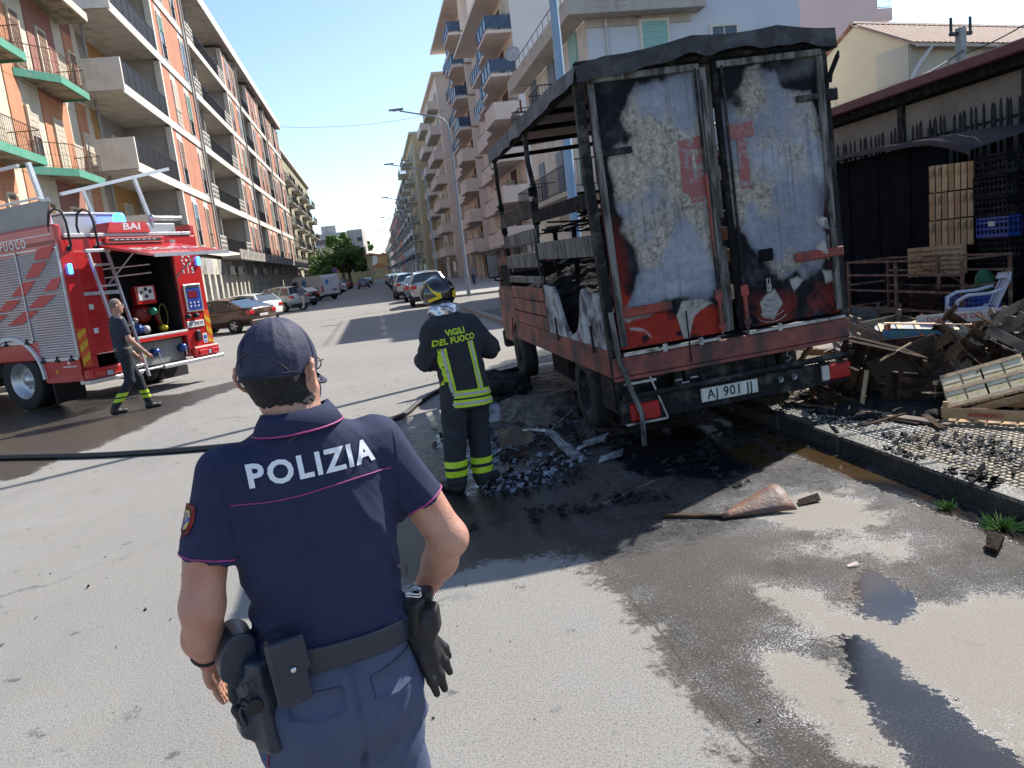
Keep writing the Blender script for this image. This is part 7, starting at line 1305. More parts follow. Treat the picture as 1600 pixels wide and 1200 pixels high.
torn('burnt_flake', [(0, 0, 0), (.18, .03, .02), (.14, .10, .04), (.02, .06, .0)], (2.9, 3.25, .002), .5, M_crb, 'charred lump near the weeds in the gutter', 'flake', .03); torn('paper_scrap', [(0, 0, .004), (.06, .01, .01), (.05, .03, .02), (.0, .02, .006)], (2.18, 3.42, .002), -.3, mat('pinkish_paper', (.6, .45, .42), .8), 'small pinkish paper scrap at the edge of the puddle', 'paper', .002)
# fire hose
hp = [(-9.5, 12.4), (-7.0, 11.4), (-5.0, 10.45), (-3.4, 9.55), (-1.95, 9.0), (-.9, 8.9), (-.1, 9.15), (.15, 9.45), (.35, 10.1), (.75, 11.0), (1.5, 11.7), (2.2, 12.1)]
def smooth(ps, n=10):
    out = []
    for i in range(len(ps)-1):
        p0, p1, p2, p3 = [np.array(ps[max(0, min(len(ps)-1, k))]) for k in (i-1, i, i+1, i+2)]
        for t in np.linspace(0, 1, n, endpoint=False): out.append(.5*((2*p1)+(-p0+p2)*t+(2*p0-5*p1+4*p2-p3)*t*t+(-p0+3*p1-3*p2+p3)*t**3))
    return out+[np.array(ps[-1])]
b = MB(); b.smooth = True; b.tube([(p[0], p[1], .034) for p in smooth(hp)], .034, 8); tag(b.build('fire_hose', mat('black_hose', (.018, .018, .02), .5, bump=.3, bscale=90)), 'black fire hose lying across the road from the fire engine to the truck', 'hose')
# weeds in the gutter
b = MB(); rs = random.Random(9)
for cx, cy, n, r in ((3.20, 3.55, 150, .12), (3.16, 3.92, 60, .07), (3.24, 3.2, 30, .05)):
    for k in range(n):
        a = rs.uniform(0, 6.28); d = rs.uniform(.1, 1)*r; h = rs.uniform(.006, .035); p = Vector((cx+d*.4*math.cos(a), cy+d*.4*math.sin(a), .0)); q = Vector((cx+d*math.cos(a), cy+d*math.sin(a), h)); s = Vector((-math.sin(a), math.cos(a), 0))*.0035*rs.uniform(.6, 1.8); b.add([p-s*.5, p+s*.5, q+s, q+Vector((0, 0, .012))+(q-p)*.3, q-s], [(0, 1, 2, 3, 4)])
tag(b.build('weeds', mat('weed_green', (.10, .19, .03), .6, col2=(.07, .14, .02), nscale=20)), 'small green weeds growing along the gutter by the kerb', 'weeds', kind='stuff')
# ================================================================ people: shared materials
M_skin = mat('skin', (.50, .28, .20), .5, col2=(.40, .175, .125), nscale=9, ndet=9, lo=.38, hi=.68, bump=.3, bscale=260, spec=.35, col3=(.32, .13, .09), n3scale=38, lo3=.66, hi3=.72)
M_skin2 = mat('tanned_skin', (.40, .22, .15), .55, col2=(.33, .17, .12), nscale=14, bump=.1, bscale=200)
M_hair = mat('dark_hair', (.014, .011, .010), .75, col2=(.05, .045, .04), nscale=90, lo=.5, hi=.75, bump=.9, bscale=420)
M_navy = mat('navy_pique', (.016, .021, .056), .8, col2=(.022, .028, .070), nscale=5, bump=.35, bscale=520, spec=.25)
M_navycap = mat('navy_cap_cloth', (.017, .019, .045), .72, col2=(.028, .03, .062), nscale=30, bump=.15, bscale=90, spec=.35)
M_piping = mat('magenta_piping', (.32, .035, .17), .6)
M_white = mat('white_print', (.72, .74, .80), .6)
M_trous = mat('slate_blue_trouser_cloth', (.070, .088, .150), .8, col2=(.056, .072, .128), nscale=7, bump=.25, bscale=420, spec=.25)
M_leather = mat('blue_black_leather', (.010, .016, .032), .38, col2=(.014, .022, .04), bump=.15, bscale=140)
M_black = mat('black_nylon', (.007, .007, .009), .55, bump=.2, bscale=200)
M_steel = mat('polished_steel', (.6, .6, .6), .25, 1.)
M_crimson = mat('crimson_stripe', (.22, .01, .04), .6)
M_eye = mat('eye_white', (.7, .68, .65), .3); M_iris = mat('iris_dark', (.03, .02, .015), .2)

def fingers(f, base, d, side, n, lens, r, curl, down):
    """bent finger chains added to a list of fields; d finger direction, side across the palm, down curl direction"""
    base, d, side, down = [np.array(v, float) for v in (base, d, side, down)]
    for i in range(n):
        p = base+side*(i-(n-1)/2)*r*2.15; L_ = lens[i]; dd = d/np.linalg.norm(d)
        for s_, rr in ((.42, r), (.32, r*.92), (.26, r*.82)):
            q = p+dd*L_*s_; f.append((capf(p, q, rr, rr*.93), r*.35)); p = q; dd = dd+down*curl; dd = dd/np.linalg.norm(dd)
def head_fields(c, yaw, pitch=0., s=1., ears=True, neck=None):
    """returns field list for a head with face; local x right, y facing"""
    Rm = np.array((Matrix.Rotation(yaw, 3, 'Z') @ Matrix.Rotation(pitch, 3, 'X'))); c = np.array(c, float)
    P = lambda x, y, z: c+Rm@(np.array((x, y, z))*s)
    e = (Matrix.Rotation(yaw, 3, 'Z') @ Matrix.Rotation(pitch, 3, 'X')).to_euler()
    fl = [(ellf(P(0, -.012, .022), np.array((.071, .089, .090))*s, e), .03), (ellf(P(0, .022, -.045), np.array((.057, .066, .072))*s, e), .035),
          (ellf(P(0, .07, -.092), np.array((.026, .022, .022))*s, e), .025),                   # chin
          (capf(P(0, .082, .012), P(0, .102, -.022), .010*s, .015*s), .012),                   # nose
          (ellf(P(-.03, .074, .02), np.array((.026, .012, .008))*s, e), .012), (ellf(P(.03, .074, .02), np.array((.026, .012, .008))*s, e), .012),  # brow
          (ellf(P(0, .082, -.052), np.array((.024, .012, .006))*s, e), .006), (ellf(P(0, .080, -.064), np.array((.021, .012, .007))*s, e), .006)]   # lips
    if ears:
        for sx in (-1, 1):
            er = (Matrix.Rotation(yaw-sx*rad(34), 3, 'Z') @ Matrix.Rotation(rad(-12), 3, 'X')).to_euler()
            E = lambda y, z, o: P(sx*(.079+o), y-.012, z-.010)
            hx = [E(.012, .004, 0), E(.012, .026, .006), E(.0, .036, .012), E(-.014, .030, .018), E(-.020, .012, .020), E(-.018, -.006, .016), E(-.008, -.020, .009), E(.004, -.026, .003), E(.008, -.018, 0)]
            fl += [(capf(p, q, .0050*s, .0050*s), .004) for p, q in zip(hx[:-1], hx[1:])]+[(capf(E(.006, -.008, 0), E(-.008, .02, .008), .010*s, .008*s), .006), (ellf(E(.004, -.026, .003), np.array((.006, .009, .010))*s, er), .004)]
    return fl, P, e
def eyes(P, parent, s=1.):
    b = MB(); b.smooth = True
    for sx in (-1, 1): b.lathe([(.0001, .0), (.006*s, .0015*s), (.0105*s, .005*s), (.012*s, .011*s)][::-1], 10, P(sx*.031, .070, .004), 'y')
    o = b.build('eyes', M_eye, parent); o['kind'] = 'stuff'; return o

# ================================================================ the policeman in the foreground
def policeman():
    root = empty('person', (-.21, 1.74, 0), rad(20), 'police officer seen from behind in navy polo and cap, hand on hip, nearest the camera', 'person')
    hyaw = rad(-44)
    fl, HP, he = head_fields((-.014, .035, 1.560), hyaw, rad(2), .98)
    skin = fl + [(capf((0, -.012, 1.40), (-.012, .012, 1.53), .064, .059), .03)]
    # left arm hanging, forearm forward
    skin += [(capf((-.205, 0, 1.34), (-.262, -.005, 1.10), .052, .043), .03), (capf((-.262, -.005, 1.10), (-.268, .045, 1.01), .045, .042), .02),
             (capf((-.268, .045, 1.01), (-.262, .118, .930), .042, .026), .02), (ellf((-.268, -.022, 1.10), (.028, .026, .034)), .02),
             (ellf((-.256, .145, .885), (.020, .036, .046), (rad(-25), 0, rad(-20))), .018)]
    fingers(skin, (-.248, .170, .850), (.12, .35, -.95), (.35, .94, .2), 4, (.062, .074, .078, .068), .0082, .22, (.75, -.35, -.2))
    skin += [(capf((-.240, .128, .895), (-.214, .150, .862), .0115, .0098), .01), (capf((-.214, .150, .862), (-.200, .160, .835), .0098, .008), .004)]
    # right arm on the hip
    skin += [(capf((.205, .0, 1.33), (.300, -.045, 1.105), .055, .046), .03), (ellf((.306, -.065, 1.10), (.028, .026, .03)), .02),
             (capf((.300, -.045, 1.105), (.302, .03, 1.02), .047, .043), .02), (capf((.302, .03, 1.02), (.272, .125, .900), .042, .026), .02),
             (ellf((.258, .150, .865), (.022, .036, .044), (rad(-30), 0, rad(20))), .018)]
    fingers(skin, (.245, .168, .835), (-.5, .45, -.75), (.3, .8, .5), 4, (.060, .072, .076, .066), .0082, .2, (-.6, -.1, -.3))
    skin += [(capf((.246, .132, .885), (.216, .140, .872), .0115, .009), .01)]
    eyes(HP, root, .98)
    # hair: clipped short, a shell over the back of the head
    c0 = np.array((-.014, .035, 1.560)); fdir = np.array((-math.sin(hyaw), math.cos(hyaw), 0))
    hd = union([(ellf(HP(0, -.012, .022), (.0705, .0885, .0885), he), .03), (ellf(HP(0, .012, -.040), (.054, .064, .062), he), .03), (capf((0, -.012, 1.44), (-.012, .010, 1.53), .058, .056), .03)], .02)
    hd2 = lambda P: np.maximum(np.maximum(np.maximum(hd(P)-.0035, (P-c0)@fdir-.016+.55*np.maximum(1.54-P[..., 2], 0)), (1.492-P[..., 2])+.012*vnoise(P[..., 0]*140, P[..., 1]*140)), (P-np.array(HP(0, 0, -.004)))@np.array(Matrix.Rotation(hyaw, 3, 'Z') @ Matrix.Rotation(rad(-9), 3, 'X') @ Vector((0, 0, 1))))
    surf('hair', hd2, (-.12, -.11, 1.47), (.10, .15, 1.64), .003, M_hair, root)
    # cap
    ce = (he.x+rad(-4), he.y, he.z)
    dome = ellf(HP(0, -.004, .027), (.079, .0985, .096), ce)
    nz = np.array(Matrix.Rotation(hyaw, 3, 'Z') @ Matrix.Rotation(rad(-9), 3, 'X') @ Vector((0, 0, 1))); pc = np.array(HP(0, 0, -.014))
    capw = lambda P: np.maximum(np.abs(dome(P)-.003*(fbm(P[..., 0]*11, P[..., 1]*11, P[..., 2]*20, 2)-.5)*2.6-.0014*np.sin(np.arctan2(P[..., 1]-.03, P[..., 0]+.014)*6)**8)-.0022, -((P-pc)@nz))
    cap_o = surf('cap', capw, (-.14, -.11, 1.53), (.12, .19, 1.70), .0034, M_navycap, root)
    b = MB(); b.smooth = True; vs = []; Rm = Matrix.Rotation(hyaw, 3, 'Z') @ Matrix.Rotation(rad(-9), 3, 'X'); n = 14
    for t in range(2):
        for j in range(5):
            for i in range(n+1):
                a = math.pi*(i/n); q = j/4; x = -math.cos(a)*(.070); y = .046+math.sin(a)*(.040+.062*q); z = .006-.016*q-.022*(x/.08)**2 - t*.0035
                v = Vector(HP(0, 0, 0))+Rm @ Vector((x, y, z)); vs.append(tuple(v))
    fs = []
    for t in range(2):
        for j in range(4):
            for i in range(n):
                o = t*5*(n+1)+j*(n+1)+i; q = (o, o+1, o+n+2, o+n+1); fs.append(q if t else q[::-1])
    for i in range(n): o = 4*(n+1)+i; fs.append((o, o+1, o+1+5*(n+1), o+5*(n+1)))
    b.add(vs, fs); b.build('visor', M_navycap, cap_o)
    b = MB(); b.smooth = True
    for k in range(6):
        a = math.pi/3*k+.5; q = Vector(HP(0, -.004, .030))+Rm @ Vector((math.cos(a)*.052, math.sin(a)*.065, .071)); b.tube([q-Vector((0, 0, .002)), q+Vector((0, 0, .002))], .003, 6)
    b.build('eyelets', M_black, cap_o)['kind'] = 'stuff'
    ge = lambda a, el, k=1.0: tuple(Vector(HP(0, -.004, .027))+Rm @ Vector((math.cos(a)*math.cos(el)*.0815*k, math.sin(a)*math.cos(el)*.101*k, math.sin(el)*.098*k)))
    b = MB(); b.smooth = True; b.tube([ge(rad(270)+t*rad(62), rad(-24)+rad(34)*(1-t*t)) for t in np.linspace(-1, 1, 20)], .0016, 5); b.build('opening_hem', mat('hem_thread', (.05, .045, .05), .7), cap_o)
    b = MB(); b.smooth = True; b.tube([ge(rad(270)+t*rad(64), rad(-20)+rad(4)*t, 1.0) for t in np.linspace(-1, 1, 16)], [.0085]*16, 6, flat=.22); b.build('adjusting_strap', M_navy, cap_o)
    for q in range(6):
        b = MB(); b.smooth = True; b.tube([ge(math.pi/3*q+.15, e, 1.004) for e in np.linspace(rad(-8), rad(84), 14)], .0011, 4); b.build('panel_seam', M_navy, cap_o)
    # face mask pulled over the jaw, glasses
    mk = lambda P: np.maximum(np.abs(ellf(HP(0, .030, -.052), (.064, .073, .056), he)(P))-.0015, .045-(P-c0)@fdir)
    surf('face_mask', mk, (-.10, 0, 1.44), (.14, .20, 1.58), .0035, M_navy, root)
    b = MB(); b.smooth = True
    for sx in (-1, 1):
        b.tube([HP(sx*.073, -.002, .012), HP(sx*.075, .05, .014), HP(sx*.066, .085, .010)], .0018, 6)
        b.tube([HP(sx*(.034+.026*math.cos(a)), .094-.010*abs(math.cos(a)), .004+.017*math.sin(a)) for a in np.linspace(0, 2*math.pi, 13)], .0016, 5)
    b.tube([HP(-.008, .098, .008), HP(.008, .098, .008)], .0016, 5); b.build('glasses', M_black, root)
    # polo shirt
    tl = loftf([(1.468, -.004, -.006, .075, .070), (1.445, -.002, -.006, .095, .078), (1.425, 0, -.006, .135, .086), (1.40, 0, -.004, .178, .095), (1.37, 0, -.002, .196, .104), (1.32, 0, 0, .197, .113),
                (1.24, .002, 0, .188, .119), (1.15, .003, 0, .180, .120), (1.06, .004, 0, .172, .113), (1.00, .005, 0, .172, .112), (.955, .006, .0, .182, .121), (.930, .006, 0, .180, .119), (.90, .006, 0, .165, .105)], 2.25)
    ld = np.array((-.24, -.01, -.97)); ld /= np.linalg.norm(ld); rd = np.array((.42, -.13, -.90)); rd /= np.linalg.norm(rd)
    la, lb = np.array((-.168, 0, 1.368)), np.array((-.228, -.002, 1.205)); ra_, rb_ = np.array((.168, 0, 1.368)), np.array((.253, -.022, 1.205))
    sl1, sl2 = capf(la, lb, .068, .060), capf(ra_, rb_, .068, .061)
    slL = lambda P: np.maximum(sl1(P), (P-lb)@ld); slR = lambda P: np.maximum(sl2(P), (P-rb_)@rd)
    shf0 = union([(tl, .02), (slL, .030), (slR, .030)], .03)
    def folds(P):
        x, y, z = P[..., 0], P[..., 1], P[..., 2]
        low = np.clip((1.30-z)/.30, 0, 1); w_ = fbm(x*7+2.2*z, y*5, z*5-x*3, 3)-.5
        rid = (1-np.abs(2*fbm(x*9+z*6*np.sign(x), y*6, z*16+abs(x)*26, 2)-1))**3         # creases radiating from the armpits and waist
        side = np.clip((np.abs(x)-.07)/.11, 0, 1)
        vert = (1-np.abs(2*vnoise(x*13+1.3*z, 3.1, z*2.0)-1))**4*np.clip((1.32-z)/.1, 0, 1)*np.clip((z-1.0)/.1, 0, 1)
        blouse = np.sin(z*95+6*fbm(x*6, y*6, z*3, 2))*np.exp(-((z-1.03)/.06)**2)*side
        return .013*w_*(.45+.55*low)+.014*rid*(.16+.84*low*side)+.0085*vert+.006*blouse
    shf = lambda P: shf0(P)-folds(P)+.004
    sf0 = union(skin, .02)
    def sf(P):
        d = sf0(P); cov = (P[..., 2] < 1.44) & ((P-lb)@ld < -.012) & ((P-rb_)@rd < -.012) & (P[..., 2] > 1.0); return np.where(cov, np.maximum(d, shf0(P)+.009), d)
    surf('body', sf, (-.36, -.13, .74), (.39, .28, 1.70), .0045, M_skin, root)
    shirt = surf('polo_shirt', shf, (-.32, -.16, .90), (.34, .16, 1.475), .005, M_navy, root)
    # collar: a turned-down band round the neck
    b = MB(); b.smooth = True; vs = []; n = 28
    ring = [(.066, .064, 1.484, 0), (.074, .072, 1.487, 0), (.086, .083, 1.470, 0), (.100, .093, 1.443, 1), (.097, .089, 1.440, 1), (.070, .068, 1.462, 0)]
    for (ax, ay, z, _) in ring:
        for k in range(n+1):
            a = rad(-250)+rad(320)*k/n; vs.append((-.005+ax*math.cos(a), -.010+ay*math.sin(a), z-.020*max(0, math.sin(a))-(.012 if _ else 0)*max(0, math.sin(a))+.004*math.cos(a)))
    fs = [(r*(n+1)+k, r*(n+1)+k+1, (r+1)*(n+1)+k+1, (r+1)*(n+1)+k) for r in range(5) for k in range(n)]
    b.add(vs, fs); col = b.build('collar', M_navy, shirt)
    b = MB(); b.smooth = True; b.tube([vs[3*(n+1)+k] for k in range(n+1)], .0023, 6)
    # piping: yoke seam on the back, sleeve hems, collar edge
    xs = np.linspace(-.180, .172, 40); sp = project(shf, [(x, 0, 1.316+.004*math.sin(x*18)) for x in xs], (0, 1, 0), .0008, .4)
    b.tube([tuple(p) for p in sp], .0016, 5)
    for c, d, rr in ((lb, ld, .0572), (rb_, rd, .0592)):
        u = np.cross(d, (0, 1, 0)); u /= np.linalg.norm(u); v = np.cross(d, u); ps = []
        A_ = np.linspace(0, 2*math.pi, 33); q = u[None]*np.cos(A_)[:, None]+v[None]*np.sin(A_)[:, None]; p0 = c+q*.12-d*.004
        for _ in range(30): p0 = p0-q*np.clip(shf(p0)-.0004, -.01, .02)[:, None]
        ps = [(a, tuple(x)) for a, x, t in zip(A_, p0, tl(p0)) if t > .012]
        k0 = max(range(len(ps)), key=lambda i: (ps[i][0]-ps[i-1][0]) % (2*math.pi)); b.tube([p for _, p in ps[k0:]+ps[:k0]], .0023, 5)
    b.build('piping', M_piping, shirt)
    b = MB(); b.smooth = True
    for dx in (-1, 1):
        sp = project(shf, [(dx*(.196-.012*t), 0, 1.40-.2*t) for t in np.linspace(0, 1, 16)], (0, 1, 0), .0005, .4); b.tube([tuple(p) for p in sp], .0011, 4)
    b.build('armhole_seam', M_navycap, shirt)['kind'] = 'stuff'
    cloth_text('back_lettering', 'POLIZIA', M_white, shirt, shf, TRS((-.004, 0, 1.368), (rad(90), 0, 0)), .066, .0022, 1.0, .0018, spacing=1.18, cut=5, start=.4)
    # sleeve badge on the left sleeve
    bd = np.array((-1, -.25, .15)); bd /= np.linalg.norm(bd)
    b = MB(); b.smooth = True; P0 = project(shf, [(-.235+.0, -.01+yy, 1.292+zz) for yy, zz in [(0, .034), (.022, .030), (.026, 0), (.018, -.024), (0, -.036), (-.018, -.024), (-.026, 0), (-.022, .030)]], tuple(-bd), .0025, .35)
    P1 = P0+bd*.003; b.add([tuple(p) for p in P0]+[tuple(p) for p in P1], [tuple(range(8, 16)), tuple(range(8, 16))[::-1]]+[(i, (i+1) % 8, 8+(i+1) % 8, 8+i) for i in range(8)])
    bad = b.build('sleeve_badge', mat('red_badge', (.30, .015, .02), .5), shirt)
    c = P1.mean(0); Q = c+(P1-c)*.62+bd*.0015; b = MB(); b.add([tuple(p) for p in Q], [tuple(range(8)), tuple(range(8))[::-1]]); b.build('badge_emblem', mat('badge_blue_gold', (.05, .06, .22), .5, col2=(.55, .38, .08), nscale=60, lo=.45, hi=.55), bad)
    # trousers
    tt = [(loftf([(.985, .004, 0, .160, .104), (.95, .004, 0, .168, .110), (.90, .004, -.006, .176, .118), (.84, .004, -.014, .185, .128), (.78, .004, -.014, .186, .128), (.72, .004, -.008, .182, .118), (.69, .004, 0, .176, .105)], 2.3), .03)]
    for sx, dx, dy in ((-1, -.012, .02), (1, .03, .05)):
        tt += [(capf((sx*.088, -.002, .80), (sx*.094+dx*.5, dy*.4, .50), .100, .079), .035), (capf((sx*.094+dx*.5, dy*.4, .50), (sx*.10+dx, dy, .10), .079, .066), .03), (ellf((sx*.080, -.050, .80), (.088, .074, .085)), .03)]
    tt += [(ellf((.008, .0, .69), (.055, .085, .11)), .06)]
    tf0 = union(tt, .03)
    def tfold(P):
        x, y, z = P[..., 0], P[..., 1], P[..., 2]
        seat = (1-np.abs(2*fbm(x*6+z*3, y*5, z*13-np.abs(x)*16, 2)-1))**3
        crease = np.exp(-((x-.004+.05*(z-.72))/.0065)**2)*(y < 0)*(z < .93)
        return .010*(fbm(x*8, y*8, z*9, 3)-.5)+.010*seat*np.clip((.87-z)/.1, 0, 1)-.008*crease
    tf = lambda P: tf0(P)-tfold(P)+.004
    tro = surf('trousers', tf, (-.28, -.19, .08), (.30, .18, .995), .0065, M_trous, root)
    b = MB(); b.smooth = True
    for cx, tilt in ((-.085, -.03), (.098, .05)):          # rear pocket flaps
        P0 = []; 
        for i in range(9):
            x = cx-.058+.116*i/8; 
            for z in (.882+tilt*(i/8-.5)*.3, .855+tilt*(i/8-.5)*.3, .830-.012*(1-abs(i/4-1))+tilt*(i/8-.5)*.3): P0.append((x, 0, z))
        Q = project(tf, P0, (0, 1, 0), .0035, .4); vs = [tuple(q) for q in Q]; fs = [(i*3+j, i*3+3+j, i*3+4+j, i*3+1+j) for i in range(8) for j in range(2)]
        R_ = [tuple(q+np.array((0, .004, 0))) for q in Q]; o = len(vs); vs2 = vs+R_
        edge = [0]+[i*3 for i in range(1, 9)]+[25, 26]+[i*3+2 for i in range(7, -1, -1)]+[1]
        fs2 = fs+[(edge[i], edge[(i+1) % len(edge)], edge[(i+1) % len(edge)]+o, edge[i]+o) for i in range(len(edge))]; b.add(vs2, fs2)
    b.build('pocket_flaps', M_trous, tro)
    b = MB(); b.smooth = True
    sp = project(tf, [(0, -.045+.0, z) for z in np.linspace(.90, .12, 40)], (1, 0, 0), .0006, .5); b.tube([tuple(p) for p in sp], .0022, 5); b.build('side_stripe', M_crimson, tro)
    # boots
    for sx, dx, dy in ((-1, -.012, .02), (1, .03, .05)):
        bf = union([(capf((sx*.10+dx, dy, .16), (sx*.10+dx, dy, .06), .052, .050), .03), (ellf((sx*.105+dx, dy+.075, .042), (.048, .125, .042)), .03)], .03)
        surf('boot', lambda P: np.maximum(bf(P), -P[..., 2]), (sx*.10+dx-.09, dy-.09, -.01), (sx*.10+dx+.09, dy+.24, .24), .01, M_leather, root)
    # duty belt with its gear
    bf = loftf([(.90, .004, 0, .184, .124), (.965, .004, 0, .184, .124)], 2.25); bi = loftf([(.89, .004, 0, .176, .116), (.98, .004, 0, .176, .116)], 2.25)
    def beltf(P):
        Q = P.copy(); Q[..., 2] = P[..., 2]+.06*P[..., 0]+.10*(P[..., 1])-.006; return np.maximum(np.maximum(bf(Q), -bi(Q)), np.abs(Q[..., 2]-.928)-.027)-.0015
    belt = surf('duty_belt', beltf, (-.21, -.15, .85), (.21, .15, 1.02), .004, M_leather, root)
    def soft(name, c, h, r, rot, m, par, vox=.004, extra=None):
        fn = rboxf(c, h, r, rot)
        if extra: fn = union([(fn, .006)]+extra, .006)
        e = max(h)*1.9; return surf(name, fn, np.array(c)-e, np.array(c)+e, vox, m, par)
    pou = soft('magazine_pouch', (-.132, -.132, .958), (.037, .018, .074), .009, (0, rad(-4), rad(-8)), M_leather, belt)
    soft('pouch_flap', (-.130, -.146, .995), (.0385, .010, .040), .008, (0, rad(-4), rad(-8)), M_leather, pou)
    b = MB(); b.smooth = True; b.lathe([(.0065, .0), (.0065, -.003), (.004, -.005), (.0001, -.0055)], 12, (-.127, -.158, .968), 'y'); b.build('press_stud', M_steel, pou)
    # holster on the left hip
    hol = surf('holster', union([(rboxf((-.205, .005, .862), (.026, .042, .085), .02, (rad(-10), rad(5), 0)), .02), (ellf((-.196, -.028, .90), (.034, .046, .058)), .02), (rboxf((-.186, -.052, .84), (.018, .034, .085), .014, (rad(-8), rad(3), rad(25))), .02), (rboxf((-.178, -.062, .915), (.028, .024, .060), .014, (0, 0, rad(35))), .015)], .02),
               (-.28, -.14, .74), (-.12, .09, 1.02), .0042, M_leather, belt)
    def flapf(P):
        x, y, z = P[..., 0]+.206, P[..., 1]-.005, P[..., 2]-.945
        r_ = np.sqrt((x/.046)**2+(z/.080)**2)-1; return np.maximum(np.maximum(r_*.04, np.abs(y)-.046), np.maximum(x-.030, -z-.060-x*1.2))-.003
    surf('holster_flap', flapf, (-.28, -.06, .87), (-.15, .07, 1.04), .0036, M_leather, hol)
    b = MB(); b.smooth = True; b.lathe([(.018, .0), (.018, -.006), (.014, -.008), (.012, -.007), (.008, -.011), (.0001, -.012)], 18, (-.205, -.088, .885), 'y'); b.build('holster_button', M_black, hol)
    surf('pistol_grip', union([(capf((-.222, .02, .955), (-.232, -.02, .885), .013, .015), .01), (capf((-.236, -.03, .86), (-.226, -.04, .83), .012, .010), .008)], .01), (-.27, -.08, .80), (-.19, .06, .98), .004, M_black, hol)
    b = MB(); b.smooth = True
    ln = [(-.222+.012*math.sin(t*5), -.084+.008*math.cos(t*9), .93-.028*t+.012*math.sin(t*7)) for t in np.linspace(0, 2.4, 30)]; b.tube(ln, .003, 6); b.build('lanyard', M_leather, hol)
    # right hip: radio pouch and a pair of gloves hanging
    soft('handcuff_pouch', (.178, -.060, .945), (.026, .024, .046), .010, (0, rad(8), rad(-50)), M_black, belt)
    soft('radio_pouch', (.214, -.028, .962), (.030, .026, .034), .012, (0, rad(10), rad(-30)), M_black, belt)
    b = MB(); b.smooth = True
    for z0 in (.995, 1.002): b.tube([(.186+.022*math.cos(a), -.055+.014*math.sin(a), z0+.006*math.sin(2*a)) for a in np.linspace(0, 2*math.pi, 17)], .0032, 6)
    b.build('handcuffs', M_steel, belt)
    gl = [(rboxf((.190, -.068, .885), (.034, .022, .062), .016, (0, rad(-8), rad(-35))), .02), (rboxf((.205, -.058, .93), (.040, .026, .036), .014, (0, 0, rad(-35))), .015)]
    for (p, q, r_, s_) in (((.180, -.082, .850), (.192, -.092, .790), (.200, -.094, .752), .0115), ((.200, -.078, .850), (.216, -.086, .792), (.224, -.086, .752), .0125), ((.212, -.066, .865), (.238, -.072, .812), (.250, -.068, .778), .0120), ((.226, -.05, .87), (.250, -.052, .835), (.262, -.045, .806), .0115)):
        gl += [(capf(p, q, s_*1.15, s_), .010), (capf(q, r_, s_, s_*.72), .008)]
    surf('gloves', union(gl, .01), (.12, -.14, .73), (.30, .0, .97), .0036, M_black, belt)
    # bracelets
    b = MB(); b.smooth = True
    def brace(b, c, d, r_, t_):
        d = np.array(d, float); d /= np.linalg.norm(d); u = np.cross(d, (0, 0, 1)); u /= np.linalg.norm(u); v = np.cross(d, u)
        b.tube([tuple(np.array(c)+r_*(u*math.cos(a)+v*math.sin(a))) for a in np.linspace(0, 2*math.pi, 21)], t_, 6)
    brace(b, (-.264, .098, .952), (.006, .073, -.08), .033, .0028); brace(b, (-.2645, .092, .9585), (.006, .073, -.08), .0335, .0022); b.build('bracelet', M_black, root)
    b = MB(); b.smooth = True; brace(b, (.279, .103, .925), (-.03, .1, -.12), .031, .0035); b.build('watch', M_steel, root)
    return root
policeman()
# ================================================================ firefighter by the truck
M_turn = mat('black_turnout_cloth', (.010, .012, .019), .85, col2=(.016, .019, .028), nscale=8, bump=.3, bscale=300)
M_lime = mat('lime_reflective_tape', (.45, .62, .015), .5, col2=(.38, .54, .02), nscale=20)
M_silt = mat('silver_reflective_tape', (.38, .39, .38), .4)
M_foil = mat('silver_foil_cloth', (.62, .63, .66), .28, .75, col2=(.5, .5, .55), nscale=20)
M_helm = mat('black_helmet_shell', (.008, .008, .010), .14, coat=.6)
M_yel = mat('helmet_yellow', (.65, .48, .01), .35)
M_boot = mat('black_rubber_boot', (.010, .010, .011), .5, bump=.2, bscale=80)
def tape(parent, f, pts, wid, name, m, off=.004, d=(0, 1, 0), start=.5, center=None, cst=.02):
    """ribbon of width wid along pts laid on surface f; d projection direction or radially towards center axis"""
    b = MB(); pts = np.array(pts, float); Q = np.roll(pts, -1, 0)-np.roll(pts, 1, 0)
    if center is None:
        Q[0] = pts[1]-pts[0]; Q[-1] = pts[-1]-pts[-2]; D = np.tile(np.array(d, float), (len(pts), 1)); T = np.cross(Q, D); T /= np.linalg.norm(T, axis=1)[:, None]
    else:
        D = np.c_[center[0]-pts[:, 0], center[1]-pts[:, 1], 0*pts[:, 0]]; D /= np.linalg.norm(D, axis=1)[:, None]; T = np.tile(np.array((0, 0, 1.)), (len(pts), 1))
    PP = (pts[:, None]+T[:, None]*np.array((-.5, 0, .5))[None, :, None]*wid).reshape(-1, 3)
    vs = [tuple(q) for q in project(f, PP, np.repeat(D, 3, 0), off, start if center is None else cst)]
    n = len(pts); b.add(vs, [(i*3+j, i*3+j+1, i*3+j+4, i*3+j+3) for i in range(n-1) for j in range(2)]); return b.build(name, m, parent)
def legring(cx, cy, z, r, n=22): return [(cx+r*math.cos(a), cy+r*math.sin(a), z) for a in np.linspace(0, 2*math.pi, n)]
